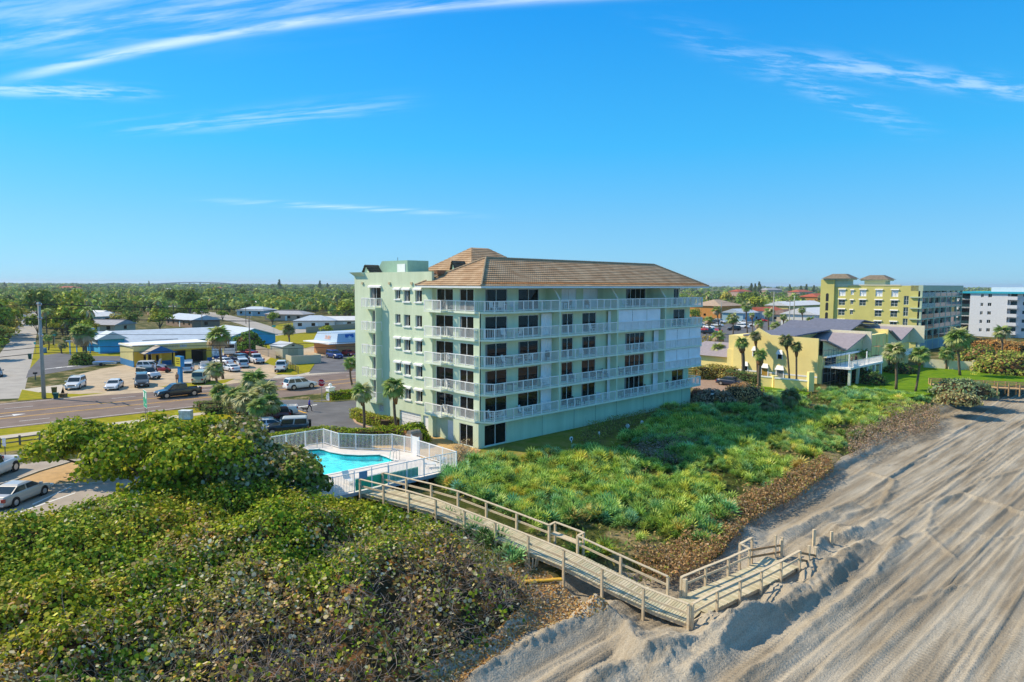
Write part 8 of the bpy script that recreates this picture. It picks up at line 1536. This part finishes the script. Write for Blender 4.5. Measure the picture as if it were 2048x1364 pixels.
def dog():
    E_ = empty('dog', P(609.5, 823.5, .02), R(200), 'small grey dog walking beside the person in blue', 'dog'); me = bpy.data.meshes.new('body'); J = [(0, 0, .38), (.2, 0, .39), (-.22, 0, .38), (.32, 0, .5), (.42, 0, .55), (.52, 0, .52), (-.34, 0, .5)] ; E2 = [(0, 1), (0, 2), (1, 3), (3, 4), (4, 5), (2, 6)]; R_ = [.12, .13, .1, .07, .08, .04, .03]
    for x, j in ((.2, 1), (-.22, 2)):
        for sy in (1, -1): k = len(J); J += [(x - .02, sy * .07, .28), (x + (.03 if j == 1 else -.06), sy * .08, .14), (x + .03, sy * .08, .02)]; R_ += [.06, .035, .03]; E2 += [(j, k), (k, k + 1), (k + 1, k + 2)]
    me.from_pydata(J, E2, []); o = bpy.data.objects.new('tmp', me); COL.objects.link(o); o.modifiers.new('s', 'SKIN')
    for i, r in enumerate(R_): me.skin_vertices[0].data[i].radius = (r, r)
    me.skin_vertices[0].data[0].use_root = True; o.modifiers.new('d', 'SUBSURF').levels = 1; m2 = bpy.data.meshes.new_from_object(o.evaluated_get(bpy.context.evaluated_depsgraph_get())); bpy.data.objects.remove(o); m2.materials.clear(); m2.materials.append(M('dog_fur', (.13, .11, .10), .9, var=.3, scale=9)); nobj('body', m2, E_)
    for sy in (1, -1): b = MB(); b.add([(.4, sy * .05, .6), (.44, sy * .08, .6), (.4, sy * .08, .7)], [(0, 1, 2)]); b.build('ear', MATS['dog_fur'], E_)
dog()
person('shirtless person walking along the verge beside the blue pylon', P(354.5, 767, .03), R(-60), 1.75, [SKIN, cl('maroon', (.12, .02, .02)), SKIN], bare=True)
person('person in grey leaning over the raised hood of the white crossover', P(306, 746, .03), R(60), 1.75, [cl('grey', (.15, .17, .22)), cl('navy', (.02, .03, .07)), SKIN], 'stand'); person('person in dark overalls standing beside the red three-wheeler', P(313.5, 748, .03), R(30), 1.75, [cl('dark', (.02, .02, .03)), MATS['cloth_black'], SKIN], 'stand')
person('person with bare shoulders on the white terrace of the townhouses', UW(73.5, -8.0, 2.95), R(-60), 1.75, [SKIN, cl('khaki', (.3, .25, .17)), SKIN], 'stand', bare=True); person('person in a black top working on the white terrace', UW(76.5, -7.6, 2.95), R(20), 1.7, [MATS['cloth_black'], MATS['cloth_navy'], SKIN], 'stand')
# ---- signs
def sign_post(E_, h, mat, x=0.0): b = MB(); b.tube([(x, 0, 0), (x, 0, h)], .04, 6); b.build('post', mat, E_)
GALV = M('galvanised', (.35, .36, .36), .5, metal=.5, var=.1)
def stop_sign():
    q = P(644, 806); E_ = empty('stop_sign', q, R(-12), 'red octagonal stop sign at the forecourt exit', 'sign'); sign_post(E_, 2.9, GALV); b = MB(); r = .55
    for rad, y, mi in ((r, -.05, 0), (r * .93, -.062, 1)): b.poly([(rad * math.cos(a + R(22.5)), y, 2.75 + rad * math.sin(a + R(22.5))) for a in np.linspace(0, 6.283, 9)[:-1]], mi)
    b.build('plate', [WHITE, M('stop_red', (.55, .012, .02), .5, var=.03)], E_); text(E_, 'STOP', (0, -.07, 2.75), (R(90), 0, 0), .42, WHITE)
stop_sign()
def route_sign():
    q = P(293, 842); E_ = empty('route_sign', q, R(-52), 'green highway route sign with two white markers on two steel posts', 'sign'); 
    for x in (-.55, .55): sign_post(E_, 2.6, M('sign_post_steel', (.22, .22, .21), .6, var=.1), x)
    b = MB(); b.box(-1.05, 1.05, -.07, -.04, 1.6, 3.6); b.build('border', WHITE, E_); b = MB(); b.box(-1.0, 1.0, -.08, -.071, 1.65, 3.55); pn = b.build('panel', M('sign_green', (.01, .38, .22), .5, var=.02), E_)
    b = MB(); b.box(-.85, -.3, -.09, -.081, 2.75, 3.4); b.build('route_marker', WHITE, pn); b = MB(); b.poly([(.3, -.085, 2.8), (.55, -.085, 2.6), (.85, -.085, 2.85), (.75, -.085, 3.4), (.4, -.085, 3.4)]); b.build('route_marker', WHITE, pn)
    for x, k in ((-.55, 0), (.55, 1)):
        b = MB(); pts = [(-.06, -.2), (.06, -.2), (.06, .05), (.16, .05), (0, .25), (-.16, .05), (-.06, .05)]; b.poly([(x + (px if not k else py), -.086, 2.05 + (py if not k else px)) for px, py in (pts if not k else pts[::-1])]); b.build('arrow', WHITE, pn)
route_sign()
def small_sign(label, x, y, h, mat, wdt=.9, hh=.25, heading=0.0, post=None): q = P(x, y); E_ = empty('street_sign', q, heading, label, 'sign'); sign_post(E_, h, post or GALV); b = MB(); b.box(-wdt / 2, wdt / 2, -.05, -.03, h - hh, h); b.build('plate', mat, E_); return E_
small_sign('green street name sign above the side street lawn', 110, 696, 3.4, M('sign_teal', (.01, .40, .36), .5, var=.02), 1.1, .3, R(-20)); small_sign('small green sign on the lawn by the utility pole', 71, 707, 2.6, MATS['sign_teal'], .7, .5, R(-20)); small_sign('white notice on a brown post behind the white pickup', 11, 917, 1.9, M('notice_white', (.6, .62, .7), .6, scale=8, var=.2), .62, .75, R(-30), WPOLE); small_sign('green street sign on the cross street corner', 548, 668, 2.8, MATS['sign_teal'], 1.2, .6)
# ---- street furniture
def mailbox(label, x, y): q = P(x, y); E_ = empty('mailbox', q, .3, label, 'mailbox'); b = MB(); b.box(-.07, .07, -.07, .07, 0, 1.0); b.build('post', WPOLE, E_); b = MB(); b.box(-.3, .3, -.16, .16, 1.0, 1.3); b.build('box', BLACKP, E_, bevel=.05)
mailbox('black mailbox on a post by the parking lot entrance', 71, 760)
def bin_(label, x, y, c, h=1.05): q = P(x, y); E_ = empty('wheelie_bin', q, .5, label, 'bin'); b = MB(); b.add([(-.25, -.28, .05), (.25, -.28, .05), (.25, .28, .05), (-.25, .28, .05), (-.32, -.35, h), (.32, -.35, h), (.32, .35, h), (-.32, .35, h)], [(3, 2, 1, 0), (0, 1, 5, 4), (1, 2, 6, 5), (2, 3, 7, 6), (3, 0, 4, 7)]); b.build('bin', c, E_); b = MB(); b.box(-.34, .34, -.38, .38, h, h + .08); b.build('lid', c, E_)
BG = M('bin_green', (.01, .10, .08), .6, var=.05); bin_('dark green wheelie bin at the edge of the side street', 60, 718, BG); bin_('olive bin on the verge beside the concrete pole', 109, 790, M('bin_olive', (.14, .12, .04), .8, var=.1)); bin_('short green bin on the verge near the concrete pole', 112, 797, BG, .7)
def cabinet(label, x, y, sx, sy, h, mt): q = P(x, y); b = MB(); b.box(-sx, sx, -sy, sy, 0, h); b.box(-sx - .04, sx + .04, -sy - .04, sy + .04, h, h + .06); o = b.build('utility_box', mt, None, bevel=.03); o.location = q; tag(o, label, 'utility box')
cabinet('white and blue utility box on the verge beside the thicket', 372, 838, .7, .4, 1.0, M('box_white_blue', (.62, .68, .72), .6, scale=2, var=.25)); cabinet('dark brown box at the end of the golden hedge', 771, 857, .45, .4, .9, M('box_brown', (.10, .06, .03), .8, var=.1)); cabinet('brown crate among stones on the verge by the shell lot', 127, 795, .4, .3, .5, M('crate_brown', (.20, .13, .07), .9, var=.2)); cabinet('blue utility cabinet near the parking lot', 129 - 40, 706, .4, .3, 1.1, M('box_blue', (.10, .25, .40), .6, var=.1))
def gate_pillar(): q = P(661, 800); E_ = empty('gate_pillar', q, AZ, 'white gate pillar with a globe lamp by the stop sign', 'pillar'); b = MB(); b.box(-.45, .45, -.45, .45, 0, 1.7); b.build('shaft', WHITE, E_, bevel=.03); b = MB(); b.box(-.52, .52, -.52, .52, 1.7, 1.82); b.build('cap', WHITE, E_); b = MB(); b.tube([(0, 0, 1.82), (0, 0, 1.95), (0, 0, 2.1), (0, 0, 2.25), (0, 0, 2.36)], [.06, .2, .27, .2, .03], 10); b.build('globe', WHITE, E_, smooth=True)
gate_pillar()
def kerbs():
    for nm, px, c, lb in (('kerb', [(627, 804), (660, 804), (716, 799)], M('kerb_yellow', (.55, .42, .12), .9, var=.2), 0), ('kerb', [(707, 838), (712, 846), (726, 852), (746, 858), (775, 862)], M('kerb_brick', (.50, .33, .22), .9, var=.15), 0), ('kerb', [(40, 1002), (105, 972), (190, 968), (300, 950)], KERB, 0), ('kerb', [(-60, 985), (30, 962), (75, 945), (140, 925), (330, 905)], KERB, 0)):
        b = MB(); pts = [P(x, y) for x, y in px]
        for a, d in zip(pts[:-1], pts[1:]): b.bar(a + Vector((0, 0, .065)), d + Vector((0, 0, .065)), .22, .13)
        b.build(nm, c)['kind'] = 'structure'
kerbs()
sheet('car_park', [(-500, 1160), (-100, 1075), (0, 1062), (60, 1045), (190, 1000), (300, 960), (430, 905), (330, 898), (150, 918), (0, 930), (-200, 960), (-600, 1040)], M('car_park_concrete', (.36, .31, .26), .9, scale=.5, detail=9, var=.14, world=True, bump=.2, bscale=30), .018)
sheet('sand_island', [(30, 962), (75, 944), (140, 924), (330, 903), (420, 893), (400, 915), (300, 948), (190, 966), (105, 970), (42, 999)], M('island_sand', (.50, .33, .16), .95, scale=1.2, detail=8, var=.15, world=True, bump=.4, bscale=14), .034)
for q in ([(64, 1008), (142, 972), (144, 973), (66, 1010)], [(-40, 1050), (150, 985), (152, 986), (-38, 1052)]): sheet('bay_line', q, WHITEP, .026)
def rail_fence():
    E_ = empty('rail_fence', P(0, 905), 0, 'low dark two-rail fence across the lawn beside the sidewalk', 'fence')
    pts = [P(-160 + k * 40, 917 - k * 5.5) - P(0, 905) for k in range(7)]
    for z in (.35, .75):
        for a, c in zip(pts[:-1], pts[1:]): b = MB(); b.bar(a + Vector((0, 0, z)), c + Vector((0, 0, z)), .06, .12); b.build('rail', WPOLE, E_)
    for a in pts: b = MB(); b.box(a.x - .07, a.x + .07, a.y - .07, a.y + .07, 0, .95); b.build('post', WPOLE, E_)
rail_fence()
# ---- white arched drain caps on the seaward grass, standing sign, basket, plank
def caps():
    for i, (x, y, lb) in enumerate(((1143, 890, 'nearest the corner doors'), (1199, 879, 'below the second wall joint'), (1255, 863, 'paired before the dead shrub'), (1283, 856, 'above the dead shrub'), (1407, 826, 'alone by the far corner of the building'))):
        q = toUW(P(x, y, -.3)); E_ = empty('garden_light', UW(*q, float(gz(*q))), AZ + i, 'round white landscape light on the shaded grass ' + lb, 'light'); b = MB(); b.tube([(0, 0, 0), (0, 0, .25)], .05, 6); b.build('stake', WHITE, E_); b = MB(); b.tube([(0, .02, .42), (0, .12, .42)], [.24, .2], 12); b.build('lamp_head', WHITE, E_); b = MB(); b.tube([(0, .0, .40), (0, .018, .40)], .11, 10); b.build('lamp_face', BLACKP, E_)
    q = toUW(P(1424, 812, -.2)); E_ = empty('shower_post', UW(*q, float(gz(*q))), AZ, 'white beach shower tower with a dark head on the grass', 'shower'); b = MB(); b.add([(-.35, -.3, 0), (.35, -.3, 0), (.35, .3, 0), (-.35, .3, 0), (-.2, -.12, 1.6), (.2, -.12, 1.6), (.2, .12, 1.6), (-.2, .12, 1.6)], [(0, 1, 5, 4), (1, 2, 6, 5), (2, 3, 7, 6), (3, 0, 4, 7), (4, 5, 6, 7)]); b.build('tower', WHITE, E_); b = MB(); b.box(-.22, .22, -.16, .16, 1.6, 1.95); b.build('head', M('shower_dark', (.05, .08, .09), .5, var=0), E_); b = MB(); b.box(-.5, .5, -.8, -.3, 0, .06); b.build('base', WHITE, E_)
caps()
def driftwood():
    q = toUW(P(1085, 1168, -1.2)); E_ = empty('yellow_plank', UW(*q, float(gz(*q)) + .12), AZ - .6, 'weathered yellow plank lying on dead leaves beside the boardwalk', 'plank'); b = MB(); b.box(-1.15, 1.15, -.14, .14, 0, .1); b.build('plank', M('plank_yellow', (.62, .37, .04), .8, scale=3, var=.15), E_, bevel=.02)
    q = toUW(P(1062, 1135, -1.1)); E_ = empty('wicker_basket', UW(*q, float(gz(*q))), .4, 'broken slatted basket lying under the boardwalk', 'basket')
    for k in range(14): a = 6.283 * k / 14; b = MB(); b.bar((.4 * math.cos(a), .4 * math.sin(a), 0), (.52 * math.cos(a), .52 * math.sin(a), .65), .1, .02); b.build('slat', WOOD, E_)
    for i, (x, y, h) in enumerate(((1562, 1102, 1.1), (1627, 1098, 1.1), (1663, 1080, .8))):
        q = toUW(P(x, y, -1.5)); b = MB(); b.box(-.08, .08, -.08, .08, -1, h); o = b.build('timber_post', WOOD); o.location = UW(*q, float(beach_z(np.array([q[0]]), np.array([q[1]]))[0])); tag(o, ('short grey post standing in sand behind the boardwalk landing', 'taller grey post standing in sand beyond the boardwalk stairs', 'isolated stub of grey post in the sand mound')[i], 'post')
driftwood()
def far_walk():
    E_ = empty('beach_walkover', P(1860, 769), 0, 'tan timber beach walkover crossing the dune beyond the lawn', 'boardwalk'); pts = [P(1860 + k * 22, 770 + (k * 1.1)) - P(1860, 769) + Vector((0, 0, 0)) for k in range(10)]; n = (pts[-1] - pts[0]).normalized(); s = Vector((-n.y, n.x, 0)) * .9
    for sg in (-1, 1):
        for a, c in zip(pts[:-1], pts[1:]):
            for z in (.55, 1.0): b = MB(); b.bar(a + s * sg + Vector((0, 0, z)), c + s * sg + Vector((0, 0, z)), .06, .14); b.build('rail', M('walk_tan', (.50, .33, .16), .85, var=.15), E_)
        for a in pts: b = MB(); q = a + s * sg; b.box(q.x - .08, q.x + .08, q.y - .08, q.y + .08, -1, 1.05); b.build('post', MATS['walk_tan'], E_)
    b = MB(); b.bar(pts[0] + Vector((0, 0, .1)), pts[-1] + Vector((0, 0, .1)), 1.8, .12); b.build('deck', MATS['walk_tan'], E_)
far_walk()
bush('silvery green dune shrub beside the far walkover', 1925, 790, 4.5, 2.4, 1600, [(3, (.10, .15, .06), .3), (2, (.16, .20, .09), .3), (1, (.05, .08, .03), .3)], size=(.12, .26)); bush('pale dry grassy shrub below the far walkover', 1915, 806, 3.0, 1.6, 900, [(3, (.22, .19, .07), .3), (1, (.13, .14, .05), .3)], size=(.1, .22)); bush('yellow green sea grape at the far end of the lawn', 2020, 745, 7, 4.2, 2400, [(3, (.17, .20, .03), .3), (2, (.09, .13, .02), .3), (1, (.28, .2, .05), .3)], size=(.15, .3)); bush('clipped cubic hedge by the patio furniture', 1744, 768, 2.4, 2.2, 1500, [(3, (.05, .10, .02), .3), (1, (.09, .14, .03), .3)]); bush('dark garden shrubs under the slim palms', 1715, 762, 3.2, 2.6, 1400, [(3, (.03, .055, .014), .3), (1, (.07, .10, .02), .3)], size=(.1, .22)); bush('round dark shrub beside the townhouse balcony', 1800, 745, 3.2, 1.8, 1000, [(3, (.03, .06, .014), .3), (1, (.07, .11, .02), .3)], size=(.1, .22)); bush('leafy green tree-like shrub behind the garden wall', 1960, 732, 5, 4.4, 1500, [(3, (.09, .13, .02), .3), (1.4, (.24, .13, .05), .3)], size=(.15, .3))
for i, (x, y, r, h) in enumerate(((1415, 712, 5, 4.5), (1450, 716, 6, 3.6), (1480, 712, 6, 3.2), (1402, 730, 4, 4.4), (1520, 690, 5, 3))): bush(('golden sea grape mass beside the far end of the condominium', 'grey green scrub behind the low yellow wing', 'green scrub behind the yellow gable peak', 'dark olive sea grape by the brick drive', 'low scrub by the town parking edge')[i], x, y, r, h, 1700, ([(3, (.24, .17, .04), .3), (2, (.12, .12, .02), .3)] if i in (0, 3) else [(3, (.07, .11, .03), .3), (2, (.11, .15, .05), .3)]), size=(.14, .3))
# ---- balcony furniture
def chair_proto(mat):
    E_ = empty('patio_chair'); b = MB(); b.box(-.26, .26, -.25, .25, .40, .45); b.build('seat', mat, E_); b = MB(); b.add([(-.26, .22, .45), (.26, .22, .45), (.24, .38, 1.02), (-.24, .38, 1.02), (-.26, .26, .45), (.26, .26, .45), (.24, .42, 1.02), (-.24, .42, 1.02)], [(0, 1, 2, 3), (7, 6, 5, 4), (0, 3, 7, 4), (1, 5, 6, 2), (3, 2, 6, 7)]); b.build('backrest', mat, E_)
    for x in (-.24, .24):
        for y in (-.22, .22): b = MB(); b.box(x - .02, x + .02, y - .02, y + .02, 0, .4); b.build('leg', mat, E_)
        b = MB(); b.box(x - .03, x + .03, -.25, .25, .62, .66); b.build('armrest', mat, E_)
    return E_
def table_proto(mat, r=.5, h=.72):
    E_ = empty('patio_table'); b = MB(); b.cyl((0, 0, h - .04), r, .04, 14); b.build('table_top', mat, E_); b = MB(); b.cyl((0, 0, 0), .05, h - .04, 6); b.build('stem', mat, E_); b = MB(); b.cyl((0, 0, 0), r * .6, .03, 10); b.build('base', mat, E_); return E_
FM = {'white': M('furniture_white', (.72, .74, .75), .6, var=.05), 'teal': M('furniture_teal', (.02, .32, .34), .6, var=.05), 'dark': M('furniture_dark', (.03, .03, .035), .7, var=.1), 'wicker': M('furniture_wicker', (.26, .16, .09), .8, var=.2), 'navy': M('furniture_navy', (.02, .04, .10), .7, var=.05)}
CH = {}; TB = {}
NTH = ('', 'first', 'second', 'third', 'fourth', 'top'); BAYN = ('corner bay', 'bay beside the corner', 'third bay from the corner', 'far end bay')
def furnish(kind, c, k, bay, u, w, rot, extra=''):
    D_ = CH if kind == 'chair' else TB; src = D_.get(c); e = copy_tree(src) if src else (chair_proto if kind == 'chair' else table_proto)(FM[c]); D_.setdefault(c, e)
    e.location = UW(u, w, FH * k + .002); e.rotation_euler.z = AZ + rot; tag(e, f"{c} patio {kind} on the {NTH[k]} balcony level, {BAYN[bay]}{extra}", kind, 'patio furniture on the balconies')
SET = [(5, 0, 'white', [(1.6, -.3), (2.5, -.3), (4.4, -.3)], 3.4), (5, 1, 'wicker', [(12.4, .9), (14.0, .9), (17.2, .9)], 13.2), (5, 2, 'white', [(23.4, .2), (28.2, .2)], None), (5, 3, 'white', [(35.6, .2), (36.8, .2)], None), (4, 0, 'white', [(3.0, -.35), (5.0, -.35)], 4.1), (4, 1, 'white', [(16.6, -.35), (18.6, -.35)], 17.7), (4, 3, 'teal', [(31.6, -.3), (33.2, -.3), (35.4, -.3), (36.4, -.3)], 34.3), (3, 0, 'dark', [(2.2, -.35), (5.4, -.35), (9.4, -.35)], 4.0), (3, 0, 'white', [(3.2, -.35), (6.4, -.3)], 4.8), (3, 1, 'white', [(14.8, -.35), (17, -.35)], None), (3, 2, 'white', [(27.2, -.3), (28.8, -.3)], 28), (3, 2, 'teal', [(25.4, -.3)], None), (2, 0, 'dark', [(2.6, -.3), (6.2, -.3)], 4.2), (2, 0, 'white', [(8.8, -.35)], None), (2, 1, 'navy', [(13.6, -.3), (17.2, -.3), (19.2, -.3)], 18.2), (2, 2, 'dark', [(22.2, -.3), (24.2, -.3)], 23.2), (1, 0, 'white', [(1.7, -.1), (2.5, -.3), (5.6, -.35), (7.2, -.35), (9.6, -.3)], 6.4), (1, 1, 'dark', [(13.4, -.3), (15, -.3)], 14.2), (1, 1, 'white', [(18, -.3)], None), (1, 2, 'wicker', [(22, -.3), (23.4, -.3), (27.6, -.3)], 22.7), (1, 3, 'dark', [(32.6, -.3), (36, -.3)], 34)]
for k, bay, c, us, tb in SET:
    for i, (u, w) in enumerate(us): furnish('chair', c, k, bay, u, w, random.uniform(-.8, .8) + (3.14 if i % 2 else 0))
    if tb: furnish('table', c, k, bay, tb, us[0][1], 0)
for k in (1, 2, 3): furnish('chair', 'white', k, 0, .55, 6.0 - .4 * k, 1.2, ' end towards the pool')
def loungers():
    for i, (x, y) in enumerate(((700, 968), (860, 935), (884, 925))):
        q = P(x, y, PDZ); E_ = empty('pool_chair', q, AZ + i, ('white pool chair behind the fence left of the gate', 'white pool chair on the deck above the green mesh', 'blue-white pool chair in the deck corner')[i], 'chair'); b = MB(); b.box(-.28, .28, -.5, .4, .32, .36); b.build('seat', FM['white'] if i < 2 else M('lounge_blue', (.3, .38, .5), .7, var=.1), E_); b = MB(); b.add([(-.28, .4, .34), (.28, .4, .34), (.28, .75, .9), (-.28, .75, .9)], [(0, 1, 2, 3)]); b.build('backrest', FM['white'], E_)
        for a in (-.26, .26):
            for c in (-.45, .38): b = MB(); b.box(a - .02, a + .02, c - .02, c + .02, 0, .32); b.build('leg', FM['white'], E_)
loungers()
# ---- the air: thin haze that pales the far woods
def haze():
    b = MB(); b.box(-16500, 16500, -16500, 16500, -7, 42); m_ = bpy.data.materials.new('haze'); m_.use_nodes = True; N = m_.node_tree.nodes; N.remove(N['Principled BSDF']); v = N.new('ShaderNodeVolumePrincipled'); v.inputs['Color'].default_value = (.72, .86, 1, 1); v.inputs['Density'].default_value = .00009; v.inputs['Anisotropy'].default_value = .2; m_.node_tree.links.new(v.outputs[0], N['Material Output'].inputs['Volume']); o = b.build('haze', m_); o['kind'] = 'stuff'
haze()
